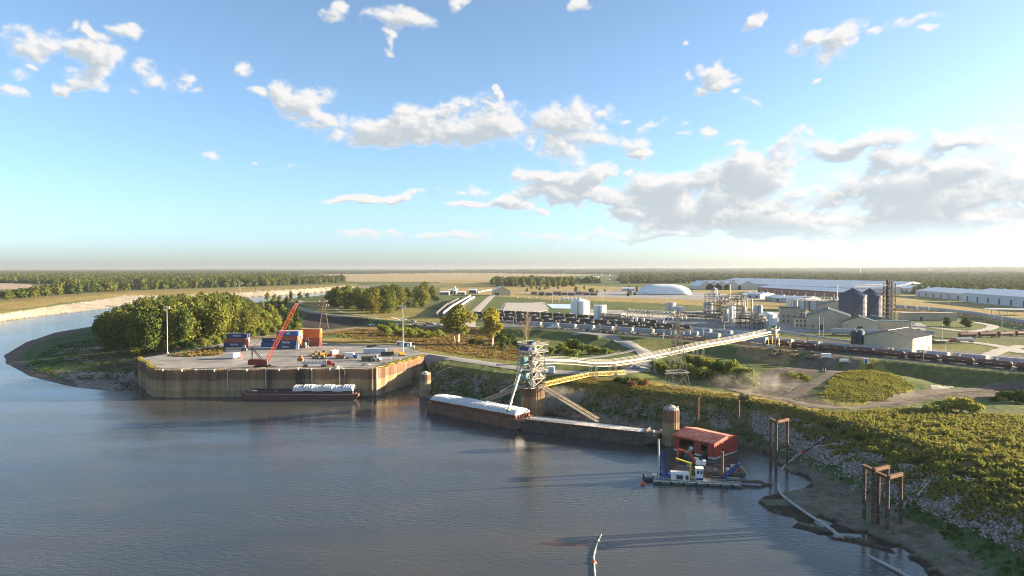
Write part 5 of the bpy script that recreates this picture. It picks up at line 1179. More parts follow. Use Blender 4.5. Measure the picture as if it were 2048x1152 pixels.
gb = obj('grab_bucket', MB().slab([(-.5, 0), (.5, 0), (.8, -.8), (-.8, -.8)], -.5, .5).slab([(-.1, -1.2), (-.9, -.8), (-1.6, -2.2), (-1.0, -3.2), (-.05, -2.9)], -1.0, 1.0).slab([(.9, -.8), (.1, -1.2), (.05, -2.9), (1.0, -3.2), (1.6, -2.2)], -1.0, 1.0), mat('bucket_orange', (.42, .14, .06), .7, 0, .3, 1, (.15, .08, .05), .4), t); gb.location = hk
# containers
CONT = {}
def container_mesh(key, c, L_=13.7, W_=2.44, H_=2.9):
    if key in CONT: return CONT[key]
    m = mat('container_' + key, c, .6, 0, .12, .35, (c[0] * .5 + .06, c[1] * .5 + .04, c[2] * .5 + .03), .25); mb = MB(); h, w = L_ / 2 - .12, W_ / 2 - .04; n = 46
    for s in (-1, 1):
        P, F = [], []
        for i in range(n * 4 + 1):
            x = -h + 2 * h * i / (n * 4); y = s * (w - (.05 if i % 4 in (1, 2) else 0)); P += [(x, y, .15), (x, y, H_ - .12)]
        for i in range(n * 4): F.append((2 * i, 2 * i + 2, 2 * i + 3, 2 * i + 1) if s < 0 else (2 * i + 1, 2 * i + 3, 2 * i + 2, 2 * i))
        mb.add(P, F)
    mb.box((0, 0, H_ - .06), (L_ - .1, W_ - .06, .1)); mb.box((0, 0, .1), (L_ - .1, W_ - .06, .12)); mb.box((-L_ / 2 + .06, 0, H_ / 2), (.08, W_ - .1, H_ - .2))
    for x in (-1, 1):
        for s in (-1, 1): mb.box((x * (L_ / 2 - .08), s * (W_ / 2 - .08), H_ / 2), (.16, .16, H_))
    dm = MB()
    for s in (-.58, .58):
        dm.box((L_ / 2 - .07, s, H_ / 2), (.08, 1.08, H_ - .3))
        for q in (-.3, .3): dm.tube((L_ / 2, s + q, .2), (L_ / 2, s + q, H_ - .2), .035, 5)
    CONT[key] = (mb.mesh('box_shell', m), dm.mesh('end_door', mat('container_end_' + key, tuple(min(.6, x * 1.0) for x in c), .6, 0, .1, .5))); return CONT[key]
CC = dict(navy=(.03, .055, .15), blue=(.04, .11, .30), slate=(.035, .06, .12), orange=(.58, .16, .035), oxide=(.30, .085, .05), brown=(.22, .07, .045), cream=(.52, .46, .36), white=(.6, .58, .54), red=(.36, .05, .04))
def text_obj(name, s, size, m, parent, loc, rot):
    cu = bpy.data.curves.new(name, 'FONT'); cu.body = s; cu.size = size; cu.align_x = 'CENTER'; cu.align_y = 'CENTER'; cu.extrude = .004; cu.offset = .018
    o = bpy.data.objects.new(name, cu); COL.objects.link(o); dg = bpy.context.evaluated_depsgraph_get(); me = bpy.data.meshes.new_from_object(o.evaluated_get(dg)); me.materials.clear(); me.materials.append(m); bpy.data.objects.remove(o)
    o = bpy.data.objects.new(name, me); COL.objects.link(o); o.parent = parent; o.location = loc; o.rotation_euler = rot; return o
LETTER = mat('white_lettering', (.78, .78, .76), .6, 0, .05, 1)
def container(key, loc, label, text=None, size=1.5, tx=0, eagle=False):
    t = thing('shipping_container', label, 'container', loc, 0, 'containers stacked on the dock'); a, b = container_mesh(key, CC[key]); obj('box_shell', a, None, t); obj('end_door', b, None, t)
    if text: text_obj('lettering', text, size, LETTER, t, (tx, -1.235, 1.55), (R(90), 0, 0))
    if eagle: obj('bird_mark', MB().slab([(-3.2, 1.1), (-1.6, 1.9), (-2.2, 1.9), (-1.2, 2.2), (-2.6, 2.25), (-3.6, 1.7)], -1.25, -1.235), mat('mark_red', (.6, .05, .04), .6), t)
    return t
def stack(px, py, rows, what):
    p0 = D(px, py); p0.x += 6.85; p0.y += 1.3
    for r_, row in enumerate(rows):
        for k, it in enumerate(row):
            key, dx = it[0], it[1]; lab = it[2] if len(it) > 2 else f'{key} container in the {ORD[k]} tier up, {ORD[r_]} row back, of {what}'
            container(key, p0 + Vector((dx, r_ * 2.62, k * 2.92)), lab, *(it[3:] if len(it) > 3 else ()))
W1 = 'the left stack'
stack(447, 694, [[('navy', 0, 'navy container with white lettering at the bottom of the leftmost stack', 'TRITON', 1.5), ('oxide', 1.4, 'rusty orange container in the middle of the leftmost stack'), ('navy', 1.9, 'navy container with white lettering on top of the leftmost stack', 'TRITON', 1.5)],
                 [('red', 1.5), ('cream', 1.9), ('navy', 2.2)]], 'the leftmost stack')
stack(522, 694, [[('blue', 0, 'bright blue container on the ground behind the crane boom'), ('navy', 0.6, 'blue container with white letters on the short stack behind the crane boom', 'APL', 1.7, 1.5)]], 'x')
stack(549, 699, [[('slate', 0, 'dark slate container at the bottom of the tall middle stack', 'TRITON', 1.2), ('navy', .5, 'navy container with white lettering second from bottom in the tall middle stack', 'TRITON', 1.5), ('oxide', 1.1, 'brick red container second from top in the tall middle stack'), ('blue', 1.4, 'blue container with a bird mark on top of the tall middle stack', 'APL', 1.9, .8, True)],
                 [('cream', .6), ('orange', .8), ('cream', 1.2), ('white', 1.5)], [('orange', .9), ('cream', 1.0), ('oxide', 1.2), ('cream', 1.6)], [('oxide', 1.0), ('orange', 1.2), ('cream', 1.4), ('orange', 1.6)]], 'the tall middle stack')
stack(598, 693, [[('brown', 0, 'dark red container at the bottom of the orange stack'), ('oxide', .2, 'brick coloured container second from bottom in the orange stack'), ('orange', .2, 'bright orange container second from top in the orange stack'), ('orange', .3, 'bright orange container on top of the orange stack')],
                 [('oxide', .4), ('brown', .3), ('orange', .5), ('cream', .4)]], 'the orange stack')
# yard gear
def reach_stacker(lab, p, rz):
    t = thing('container_forklift', lab, 'forklift', p, rz); obj('body', MB().slab([(-2.6, .8), (1.6, .8), (1.6, 1.9), (-2.6, 2.2)], -1.3, 1.3), DARKST, t); c = obj('cab', MB().box((-.4, 0, 2.9), (1.5, 1.5, 1.6)), TEALM, t); obj('window', MB().box((.38, 0, 3.0), (.06, 1.3, 1.1)), GLASS, c)
    for s in (-.8, .8): obj('mast', MB().bar((2.0, s, .3), (1.9, s, 7.0), .3), DARKST, t)
    obj('carriage', MB().box((2.3, 0, 4.2), (.3, 3.4, 1.2)).bar((2.0, -.8, 6.9), (2.0, .8, 6.9), .3), RUST, t)
    for x in (-1.7, 1.1):
        for s in (-1, 1): obj('wheel', wheel_mesh(.75, .6), None, t, loc=(x, s * 1.2, .75))
    return t
reach_stacker('dark container forklift parked in front of the orange stack', D(611, 696), R(75))
reach_stacker('small blue yard truck with red mast beside the leftmost stack', D(489, 702), R(100))
car('red and white yard truck alone on the open dock pavement', D(473, 717), R(70), 'box', 'red', 'truck')
loader('yellow wheel loader on the left of the three parked on the dock', D(631, 713), R(200)); loader('yellow wheel loader behind the other two on the dock', D(648, 712), R(20)); loader('small yellow wheel loader in front of the other two on the dock', D(638, 717), R(185))
semi('red semi truck with pale open trailer near the dock edge', D(655, 733), R(0), 'red', 'flat')
def skip(name, lab, p, rz, L_, W_, H_, m, lid=None):
    t = thing(name, lab, 'bin', p, rz); mb = MB(); mb.slab([(-L_ / 2, .2), (L_ / 2, .2), (L_ / 2 + .25, H_), (-L_ / 2 - .25, H_)], -W_ / 2, W_ / 2); obj('shell', mb, m, t)
    mb = MB(); [mb.box((-L_ / 2 + L_ * (i + .5) / 5, s * (W_ / 2 + .06), H_ / 2 + .1), (.14, .12, H_ - .3)) for i in range(5) for s in (-1, 1)]; obj('rib', mb, m, t); mb = MB(); mb.bar((-L_ / 2 - .25, -W_ / 2, H_), (L_ / 2 + .25, -W_ / 2, H_), .16); mb.bar((-L_ / 2 - .25, W_ / 2, H_), (L_ / 2 + .25, W_ / 2, H_), .16); obj('rim', mb, lid or m, t); return t
skip('steel_bin', 'grey steel bin standing right of the yellow loaders', D(668, 709), R(60), 4.5, 2.4, 2.6, GALV); skip('steel_bin', 'small red bin beside the grey bin on the dock', D(660, 713), R(0), 2.6, 1.8, 1.5, PAINT['red'])
skip('steel_bin', 'orange dump bin on the dock between bins and flatbed', D(681, 716), R(-15), 5.0, 2.4, 2.0, mat('bin_orange', (.5, .2, .06), .6, 0, .2, .6, (.2, .1, .06), .3))
car('blue and white box truck in the middle of the dock', D(703, 717), R(-10), 'box', 'blue', 'truck')
skip('steel_bin', 'big dark open bin near the right end of the dock', D(735, 721), R(15), 6.5, 2.5, 2.7, mat('bin_dark', (.07, .075, .07), .8, 0, .3, .6, (.16, .12, .09), .3), GALV)
skip('steel_bin', 'long low dark bin behind the white loader', D(775, 711), R(5), 7.5, 2.5, 2.2, MATS['bin_dark'])
loader('white wheel loader with big tyres at the right end of the dock', D(752, 723), R(160), WHITE)
digger('small yellow excavator by the light mast at the dock corner', D(803, 712), R(200), YELLOW, .8)
car('white car parked at the dock edge below the white loader', D(731, 731), R(5), 'sedan', 'white'); car('black car parked alone behind the container yard, left one', D(741, 695), R(10), 'suv', 'black'); car('black car parked alone behind the container yard, right one', D(750, 693), R(12), 'sedan', 'black')
tb = thing('storage_container', 'pale blue ribbed storage container near the dock light mast', 'container', D(749, 707) + Vector((0, 1.2, 0)), R(3)); a, b = container_mesh('pale', (.42, .50, .56)); obj('box_shell', a, None, tb); obj('end_door', b, None, tb)
for i, (px, py, w, m_, lab) in enumerate(((801, 692, 4.4, mat('shed_grey', (.30, .34, .36), .6, 0, .15, .5), 'grey site shed at the back corner of the dock'), (815, 694, 4.6, TEALM, 'teal site shed beside the grey shed at the dock corner'))):
    t = thing('site_shed', lab, 'shed', G(px, py, 13.9), R(-10)); obj('wall', MB().box((0, 0, 1.45), (w, 3, 2.9)), m_, t); obj('roof', MB().slab([(-w / 2 - .3, 2.9), (w / 2 + .3, 2.9), (w / 2 + .3, 3.05), (-w / 2 - .3, 3.25)], -1.8, 1.8), GALV, t); obj('door', MB().box((w * .2, -1.53, 1.1), (.95, .06, 2.1)), WHITE, t); obj('window', MB().box((-w * .22, -1.53, 1.7), (1.1, .06, .8)), GLASS, t)
t = thing('propane_tank', 'small white tank on legs beside the teal shed', 'tank', G(826, 697, 13.8)); obj('shell', MB().tube((-1, 0, 1.3), (1, 0, 1.3), .6, 12), WHITE, t, smooth=True); [obj('leg', MB().box((x, 0, .4), (.2, .9, .8)), STEEL, t) for x in (-.7, .7)]
for px, py in ((790, 725), (797, 722), (770, 727), (784, 719)):
    t = thing('scrap_heap', f'low heap of scrap steel by the dock corner, {ORD[((770, 784, 790, 797).index(px))]} from left', 'scrap heap', D(px, py), rng.random() * 3, 'scrap heaps at the dock corner')
    for k in range(9): a = Vector((rng.uniform(-1.8, 1.8), rng.uniform(-1, 1), .25)); obj('scrap_piece', MB().bar(a, a + Vector((rng.uniform(-1.5, 1.5), rng.uniform(-1, 1), rng.uniform(.1, .9))), .25), RUST if k % 2 else STEEL, t)
p = D(667, 737); t = thing('material_pile', 'pale conical heap of gravel at the dock edge by the red truck', 'gravel heap', p + Vector((2, 0, 0))); mb = MB(); mb.lathe([(3.2, 0), (2.2, .55), (1.1, 1.1), (.3, 1.5), (.02, 1.55)], 14); o = obj('heap', mb, mat('pale_gravel', (.5, .46, .38), .95, 0, .2, 1.5, bump=.1), t, smooth=True)

# light masts
def light_mast(lab, p, h):
    t = thing('light_mast', lab, 'light mast', p); obj('pole', MB().tube((0, 0, 0), (0, 0, h), .26, 10, .13), GALV, t); obj('footing', MB().lathe([(.8, 0), (.8, .7), (.02, .72)], 12), CONCR, t); obj('crossarm', MB().bar((-2.0, 0, h - .4), (2.0, 0, h - .4), .18).bar((-2.0, 0, h - 1.3), (2.0, 0, h - 1.3), .18).bar((0, -1, h - .4), (0, 1, h - .4), .18), STEEL, t)
    for i in range(4):
        for z_ in (h - .4, h - 1.3): obj('floodlight', MB().slab([(-.35, -.35), (.35, -.35), (.28, .35), (-.28, .35)], -.3, .25), GALV, t, loc=(-1.6 + i * 1.07, -.25, z_))
    return t
p = D(335, 707); light_mast('tall light mast at the weedy left corner of the dock', p, zup(335, 612, p.y) - p.z)
p = D(806, 708); light_mast('tall light mast at the right corner of the dock', p, zup(806, 611, p.y) - p.z)

# ------------------------------------------------------------------ transmission towers
def pylon(lab, p, H_, base, arms, m, plat=None, rz=0):
    t = thing('transmission_tower', lab, 'pylon', p, rz); b = base / 2
    def w(z): return b + (.75 - b) * min(1, z / (H_ * .78)) if z < H_ * .78 else .75 - .45 * (z - H_ * .78) / (H_ * .22)
    lv = [0]; z = 0
    while z < H_ * .97: z = min(H_, z + max(1.6, w(z) * 1.55)); lv.append(z)
    for sx in (-1, 1):
        for sy in (-1, 1):
            mb = MB(); [mb.bar((sx * w(a), sy * w(a), a), (sx * w(c), sy * w(c), c), .17) for a, c in zip(lv, lv[1:])]; obj('leg', mb, m, t)
    mb = MB()
    for i, (a, c) in enumerate(zip(lv, lv[1:])):
        for (x0, y0, x1, y1) in ((-1, -1, 1, -1), (1, -1, 1, 1), (1, 1, -1, 1), (-1, 1, -1, -1)):
            mb.bar((x0 * w(a), y0 * w(a), a), (x1 * w(c), y1 * w(c), c), .08); mb.bar((x1 * w(a), y1 * w(a), a), (x0 * w(c), y0 * w(c), c), .08); mb.bar((x0 * w(c), y0 * w(c), c), (x1 * w(c), y1 * w(c), c), .12)
    obj('lattice', mb, m, t)
    for (z, half) in arms:
        mb = MB()
        for s in (-1, 1):
            for q in (-.6, .6): mb.bar((0, q, z), (s * half, 0, z), .17); mb.bar((0, q, z + 2.0), (s * half, 0, z), .15)
            for k in range(1, 4): x = s * half * k / 4; mb.bar((x, 0, z), (x, 0, z + 2.0 * (1 - k / 4)), .1)
        obj('crossarm', mb, m, t)
        for x in (-half, half, -half * .5, half * .5): obj('insulator', MB().tube((x, 0, z), (x, 0, z - 1.6), .14, 6), WHITE, t)
    if plat: mb = MB(); s = w(plat) + .6; [mb.bar((a[0] * s, a[1] * s, plat), (c[0] * s, c[1] * s, plat), .35) for a, c in (((-1, -1), (1, -1)), ((1, -1), (1, 1)), ((1, 1), (-1, 1)), ((-1, 1), (-1, -1)))]; mb.bar((-s * 2.0, -s, plat), (s, -s, plat), .3); obj('horizontal_frame', mb, CREAM, t)
    return t
PYL = mat('pylon_steel', (.26, .23, .19), .7, .1, .25, .8, (.2, .12, .07), .3)
p = GT(1354, 776, 10.5); hh = zup(1350, 622, p.y) - p.z; pylon('near lattice power pylon standing among the bushes by the conveyor', p, hh, 8.6, ((zup(1350, 662, p.y) - p.z, 6.2), (zup(1350, 632, p.y) - p.z, 4.4)), PYL, zup(1354, 743, p.y) - p.z, R(12))
p = GT(648, 660, 13.5); hh = zup(648, 596, p.y) - p.z; pylon('brown lattice power pylon at the edge of the dark earth behind the containers', p, hh, 8.0, ((hh * .80, 4.2), (hh * .93, 3.4)), mat('pylon_brown', (.16, .11, .08), .8, 0, .3, .8), None, R(20))
for px, y0, y1, lab in ((478, 603, 560, 'distant lattice pylon above the woods, left one'), (512, 597, 573, 'distant lattice pylon above the woods, right one')):
    p = G(px, y0, 12); hh = zup(px, y1, p.y) - p.z; pylon(lab, p, hh, 10, ((hh * .7, 9), (hh * .85, 7)), PYL)

# ------------------------------------------------------------------ rail cars
RY = math.atan2(-.75, .66)
def hopper_proto(name, m, label, group):
    t = thing(name, label, 'rail car', (0, 0, 0), 0, group); L_ = 17.0; h = L_ / 2
    mb = MB(); mb.add([(-h + 2.4, -1.0, 1.0), (h - 2.4, -1.0, 1.0), (h - 2.4, 1.0, 1.0), (-h + 2.4, 1.0, 1.0), (-h + .9, -1.55, 2.2), (h - .9, -1.55, 2.2), (h - .9, 1.55, 2.2), (-h + .9, 1.55, 2.2), (-h + .6, -1.6, 4.3), (h - .6, -1.6, 4.3), (h - .6, 1.6, 4.3), (-h + .6, 1.6, 4.3), (-h + .6, -1.0, 4.75), (h - .6, -1.0, 4.75), (h - .6, 1.0, 4.75), (-h + .6, 1.0, 4.75)],
           [(3, 2, 1, 0)] + [(a + i, a + (i + 1) % 4, a + 4 + (i + 1) % 4, a + 4 + i) for a in (0, 4, 8) for i in range(4)] + [(12, 13, 14, 15)]); obj('body', mb, m, t)
    mb = MB(); mb.box((0, 0, 4.86), (L_ - 2.5, .9, .2)); obj('roof_hatch', mb, GALV, t)
    for s in (-1, 1):
        mb = MB(); x = s * (h - .15); mb.box((x, 0, 1.25), (.9, 2.9, .25)); mb.bar((x, -1.3, 1.3), (s * (h - .9), -1.4, 4.2), .14); mb.bar((x, 1.3, 1.3), (s * (h - .9), 1.4, 4.2), .14); mb.bar((x, -1.3, 1.3), (x, -1.3, 4.5), .12); mb.bar((x, 1.3, 1.3), (x, 1.3, 4.5), .12); mb.bar((x, -1.3, 4.5), (x, 1.3, 4.5), .12); obj('end_cage', mb, CREAM, t)
        mb = MB()
        for dx in (-.9, .9):
            for y in (-.8, .8): mb.tube((s * (h - 2.3) + dx, y - .08, .45), (s * (h - 2.3) + dx, y + .08, .45), .45, 10)
        mb.box((s * (h - 2.3), -.95, .6), (2.6, .2, .4)); mb.box((s * (h - 2.3), .95, .6), (2.6, .2, .4)); mb.box((s * (h - 2.3), 0, .7), (.5, 1.9, .4)); obj('bogie', mb, DARKST, t)
    for x in (-3.2, 0, 3.2): obj('discharge_gate', MB().add([(x - 1.2, -.9, 1.0), (x + 1.2, -.9, 1.0), (x + 1.2, .9, 1.0), (x - 1.2, .9, 1.0), (x - .4, -.4, .4), (x + .4, -.4, .4), (x + .4, .4, .4), (x - .4, .4, .4)], [(0, 1, 5, 4), (1, 2, 6, 5), (2, 3, 7, 6), (3, 0, 4, 7), (4, 5, 6, 7)]), m, t)
    return t
def tank_proto(name, m, mdome, label, group, text=False):
    t = thing(name, label, 'rail car', (0, 0, 0), 0, group); h = 8.0
    mb = MB(); pr = [(-h, .02), (-h + .25, .9), (-h + .9, 1.5), (h - .9, 1.5), (h - .25, .9), (h, .02)]; P, F, n = [], [], 14
    for x, r in pr: P += [(x, r * math.cos(2 * math.pi * k / n), 2.75 + r * math.sin(2 * math.pi * k / n)) for k in range(n)]
    for i in range(len(pr) - 1):
        for k in range(n): F.append((i * n + k, i * n + (k + 1) % n, (i + 1) * n + (k + 1) % n, (i + 1) * n + k))
    mb.add(P, F); obj('tank_shell', mb, m, t, smooth=True)
    obj('dome', MB().lathe([(.7, 4.1), (.7, 4.6), (.5, 4.75), (.02, 4.8)], 12).box((0, 0, 4.4), (1.5, 1.3, .1)), mdome, t); mb = MB(); rail_loop(mb, [(-1.3, -1, 4.45), (1.3, -1, 4.45), (1.3, 1, 4.45), (-1.3, 1, 4.45)], .8, .08); obj('walk_railing', mb, STEEL, t)
    obj('underframe', MB().box((0, 0, 1.1), (15.6, .7, .3)).box((-7.6, 0, 1.15), (.8, 2.8, .2)).box((7.6, 0, 1.15), (.8, 2.8, .2)), DARKST, t)
    for s in (-1, 1):
        mb = MB()
        for dx in (-.9, .9):
            for y in (-.8, .8): mb.tube((s * 5.8 + dx, y - .08, .45), (s * 5.8 + dx, y + .08, .45), .45, 10)
        mb.box((s * 5.8, -.95, .6), (2.6, .2, .4)); mb.box((s * 5.8, .95, .6), (2.6, .2, .4)); obj('bogie', mb, DARKST, t)
    if text: obj('reporting_mark', MB().box((-2.2, -1.53, 2.9), (3.0, .04, .35)).box((3.4, -1.53, 2.7), (1.4, .04, .3)), mat('faded_white', (.5, .45, .42), .8, 0, .3, 3), t)
    return t
HOPG = mat('hopper_grey', (.33, .36, .39), .6, 0, .12, .35, (.22, .19, .16), .3, objvar=.12); HOPB = mat('hopper_blue_grey', (.26, .31, .38), .6, 0, .12, .35, (.2, .17, .14), .3, objvar=.12)
TANKK = mat('tank_black', (.052, .044, .040), .45, 0, .2, .5, (.07, .05, .04), .3); TANKB = mat('tank_brown', (.14, .065, .05), .7, 0, .25, .5, (.07, .045, .035), .4, objvar=.25)
TANKW = mat('tank_white', (.38, .38, .37), .5, 0, .15, .5, (.3, .24, .18), .3, objvar=.1)
PLAINB = mat('ballast', (.20, .18, .16), .95, 0, .2, .4, bump=.05)
def train(proto, pts, sp, row='', n_max=60, dz=.35, h=14.75):
    base = proto.get('_b') or proto['label']; proto['_b'] = base
    P = [G(a, b, h) for a, b in pts]; seg = []; L_ = 0; used = proto.get('_u', 0)
    for a, b in zip(P, P[1:]): seg.append((L_, a, b)); L_ += (b - a).length
    s = sp / 2; n = 0
    while s < L_ - sp / 2 and n < n_max:
        for (l0, a, b) in seg:
            if l0 <= s <= l0 + (b - a).length + 1e-6:
                p = a.lerp(b, (s - l0) / (b - a).length); y_ = yaw(a, b); break
        z = max(hgt(p.x, p.y), 14.2); loc = (p.x, p.y, z + dz)
        lab = f'{ORD[n]} {base}{row}' if n < len(ORD) else base
        if not used: proto.location = loc; proto.rotation_euler = (0, 0, y_); used = 1; proto['label'] = lab
        else: dup(proto, loc, y_, lab)
        s += sp; n += 1
    proto['_u'] = 1
    mb = MB()      # track bed with its two rails
    for a, b in zip(P, P[1:]): a2, b2 = a.copy(), b.copy(); a2.z, b2.z = max(hgt(a.x, a.y), 14.2), max(hgt(b.x, b.y), 14.2); mb.bar(a2, b2, 3.6, .3)
    tr = obj('railway_track', mb, PLAINB, kind='structure')
    for s_ in (-.75, .75):
        mb = MB()
        for a, b in zip(P, P[1:]):
            d_ = (b - a).normalized(); nn = Vector((-d_.y, d_.x, 0)) * s_; a2, b2 = a + nn, b + nn; a2.z, b2.z = max(hgt(a.x, a.y), 14.2) + .22, max(hgt(b.x, b.y), 14.2) + .22; mb.bar(a2, b2, .09, .16)
        obj('rail', mb, RUST, tr)
hp = hopper_proto('hopper_car', HOPG, 'grey hopper car from left in the long front train above the levee', 'grey hopper cars in the front train')
train(hp, [(1052,653),(1400,677),(1740,708),(2048,737),(2200,752)], 18.2)
tb_ = tank_proto('tank_car', TANKB, mat('dome_brown', (.22, .12, .09), .8), 'brown lettered tank car from left in the row nearest the levee track', 'brown tank cars nearest the levee track', True)
train(tb_, [(1530,692),(1750,712),(2048,743),(2200,760)], 17.4)
tk = tank_proto('tank_car', TANKK, mat('dome_pale', (.42, .42, .40), .6), 'black pale-domed tank car from left before the plant', 'black tank cars in rows before the plant')
train(tk, [(930,637),(1060,645),(1200,656),(1420,671)], 17.0, ', nearest row'); train(tk, [(945,630),(1060,638),(1200,648),(1400,662)], 17.0, ', middle row'); train(tk, [(985,627),(1100,633),(1200,640),(1330,650)], 17.0, ', farthest row')
hb = hopper_proto('hopper_car', HOPB, 'blue-grey hopper car from left in the short row before the blue-white tank', 'hopper cars in the short row before the white tank'); train(hb, [(1385,667),(1570,683)], 18.2)
hc = hopper_proto('hopper_car', HOPG, 'grey hopper car from left in the row behind the tan warehouse', 'hopper cars behind the tan warehouse'); train(hc, [(1660,669),(1750,671),(1910,676)], 18.2)
hd = tank_proto('tank_car', TANKB, mat('dome_brown', (.22, .12, .09), .8), 'rusty tank car from left in the row right of the tan warehouse', 'rusty cars right of the tan warehouse'); train(hd, [(1915,676),(2000,674),(2120,670)], 17.4)
he = hopper_proto('hopper_car', HOPG, 'grey hopper car from left on the far curved track', 'hopper cars on the far curved track'); train(he, [(1790,617),(1860,622),(1950,632),(2048,650),(2150,668)], 18.2)
tw = tank_proto('tank_car', TANKW, WHITE, 'white tank car from the near end beside the yard road', 'white tank cars in the rows beside the yard road'); train(tw, [(886,632),(905,616),(930,601),(942,594)], 17.0, ', left row'); train(tw, [(899,636),(915,620),(938,603),(950,596)], 17.0, ', right row')
tk2 = tank_proto('tank_car', TANKK, WHITE, 'black white-domed tank car from the near end of the leftmost yard row', 'black tank cars at the near end of the yard rows'); train(tk2, [(872,634),(892,615),(918,601)], 17.0)
tf2 = tank_proto('tank_car', TANKW, WHITE, 'pale tank car from left in the far row beside the tan shed', 'pale tank cars beside the tan gable shed'); train(tf2, [(955,587),(985,581)], 17.0)

# ------------------------------------------------------------------ vehicles along the roads
def RD(px, py, dz=.32): p = GT(px, py); p.z = hgt(p.x, p.y) + dz; return p
for px, py, k, c, a, lab in ((808,641,'pickup','white',-20,'white pickup on the levee road behind the light mast'),(827,645,'suv','silver',-25,'silver car on the levee road right of the light mast'),(857,648,'sedan','red',-22,'red car on the levee road among the parked ones'),(866,649,'sedan','white',-22,'white car on the levee road beside the red car'),
    (744,652,'pickup','white',5,'white pickup on the lower road behind the bushes'),(790,649,'suv','tan',0,'tan car on the lower road left of the light mast'),(815,651,'pickup','white',0,'white pickup on the lower road right of the light mast'),(831,651,'sedan','tan',5,'tan car on the lower road among the parked row'),(850,652,'sedan','brown',0,'brown car in the lower parked row'),(860,650,'suv','silver',5,'silver suv in the lower parked row'),(877,652,'pickup','white',5,'white pickup at the right end of the lower parked row'),
    (1066,653,'sedan','white',-5,'white car on the crest road behind the bare tree'),(1154,663,'suv','white',-20,'white car on the crest road after the box truck'),(1176,663,'sedan','green',-15,'dark green car parked beside the hopper train'),(1192,664,'suv','white',-15,'white suv parked beside the hopper train'),(1246,670,'pickup','tan',-20,'tan pickup at the right end of the cars by the train'),
    (1226,738,'suv','tan',10,'tan car on the loop road below the conveyor, left one'),(1245,735,'suv','brown',20,'brown car on the loop road below the conveyor, middle one'),(1271,737,'sedan','white',15,'white car on the loop road below the conveyor, right one')):
    car(lab, RD(px, py), R(a), k, c, 'car' if k != 'pickup' else 'pickup')
car('white box truck on the crest road beside the hopper train', RD(1108, 658), R(170), 'box', 'white', 'truck')
digger('brown excavator parked by the hopper train, left one', RD(1207, 666), R(160), mat('machine_brown', (.28, .15, .07), .7, 0, .25, 1), .8); digger('brown excavator parked by the hopper train, right one', RD(1222, 668), R(20), MATS['machine_brown'], .8)
semi('red semi truck with silver tank trailer on the plant road', G(1910, 685, 14.75), R(-176), 'red', 'tank')
car('white box truck on the plant yard behind the tan warehouse', G(1838, 654, 14.7), R(10), 'box', 'white', 'truck'); car('dark pickup on the plant yard drive', G(1836, 662, 14.7), R(0), 'pickup', 'black', 'pickup'); skip('flatbed_trailer', 'low dark trailer standing behind the red semi truck', G(1877, 686, 14.7), R(0), 8, 2.4, 1.2, DARKST)
TANM = mat('machine_tan', (.5, .33, .14), .7, 0, .25, 1, (.25, .17, .1), .3)
digger('tan excavator with raised boom at the levee work site', RD(1556, 709, .1), R(0), TANM, 1.0); loader('tan loader left of the excavator at the levee work site', RD(1549, 712, .1), R(200), TANM); loader('tan loader in the middle of the levee work site', RD(1592, 714, .1), R(10), TANM); loader('tan loader at the right of the levee work site', RD(1624, 717, .1), R(160), TANM)
def box_trailer(lab, p, rz, L_=5, m=WHITE): 
    t = thing('cargo_trailer', lab, 'trailer', p, rz); obj('body', MB().box((0, 0, 1.7), (L_, 2.2, 2.2)), m, t); obj('tongue', MB().bar((L_ / 2, 0, .6), (L_ / 2 + 1.2, 0, .5), .15), DARKST, t); obj('rear_door', MB().box((-L_ / 2 - .03, 0, 1.7), (.05, 1.9, 1.9)), GALV, t)
    for s in (-1, 1): obj('wheel', wheel_mesh(.4, .25), None, t, loc=(-.3, s * 1.15, .4))
box_trailer('white cargo trailer parked beside the levee track', RD(1652, 717, .1), R(-12), 5.2); box_trailer('grey cargo trailer by the levee work site', RD(1541, 699, .1), R(-15), 5.5, GALV)
t = thing('portable_tank', 'white tank lying on the levee slope right of the trailer', 'tank', RD(1688, 726, .1), R(-10)); obj('shell', MB().tube((-2.2, 0, 1.2), (2.2, 0, 1.2), 1.0, 14), WHITE, t, smooth=True); [obj('saddle', MB().box((x, 0, .3), (.4, 1.6, .6)), STEEL, t) for x in (-1.3, 1.3)]
t = thing('storage_locker', 'upright white and blue locker at the top of the weedy mound', 'locker', RD(1732, 727, 0), R(-15)); obj('shell', MB().box((0, 0, 1.4), (2.0, 1.6, 2.8)), WHITE, t); obj('door', MB().box((-.2, -.83, 1.3), (1.2, .06, 2.3)), PAINT['blue'], t)
t = thing('site_trailer', 'pale blue box trailer beside the foot of the loading tower', 'trailer', RD(1103, 747, .1), R(80)); obj('shell', MB().box((0, 0, 1.9), (4.4, 3.0, 3.2)), mat('pale_blue', (.45, .55, .62), .6, 0, .1, 1), t); obj('door', MB().box((-.8, -1.53, 1.4), (.9, .06, 2.0)), WHITE, t); obj('skid', MB().box((0, 0, .15), (4.4, 2.4, .3)), DARKST, t)
# hose loops
for k, dx in enumerate((0, 5)):
    P = [RD(a + dx, b, .2) for a, b in ((1632, 721), (1640, 728), (1646, 736), (1645, 744))]; t = thing('drain_pipe', ('inner' if k == 0 else 'outer') + ' black drain pipe curving down the levee slope', 'pipe', P[0]); mb = MB(); mb.path([p_ - P[0] for p_ in P], .3, 8); obj('pipe_run', mb, DARKST, t)
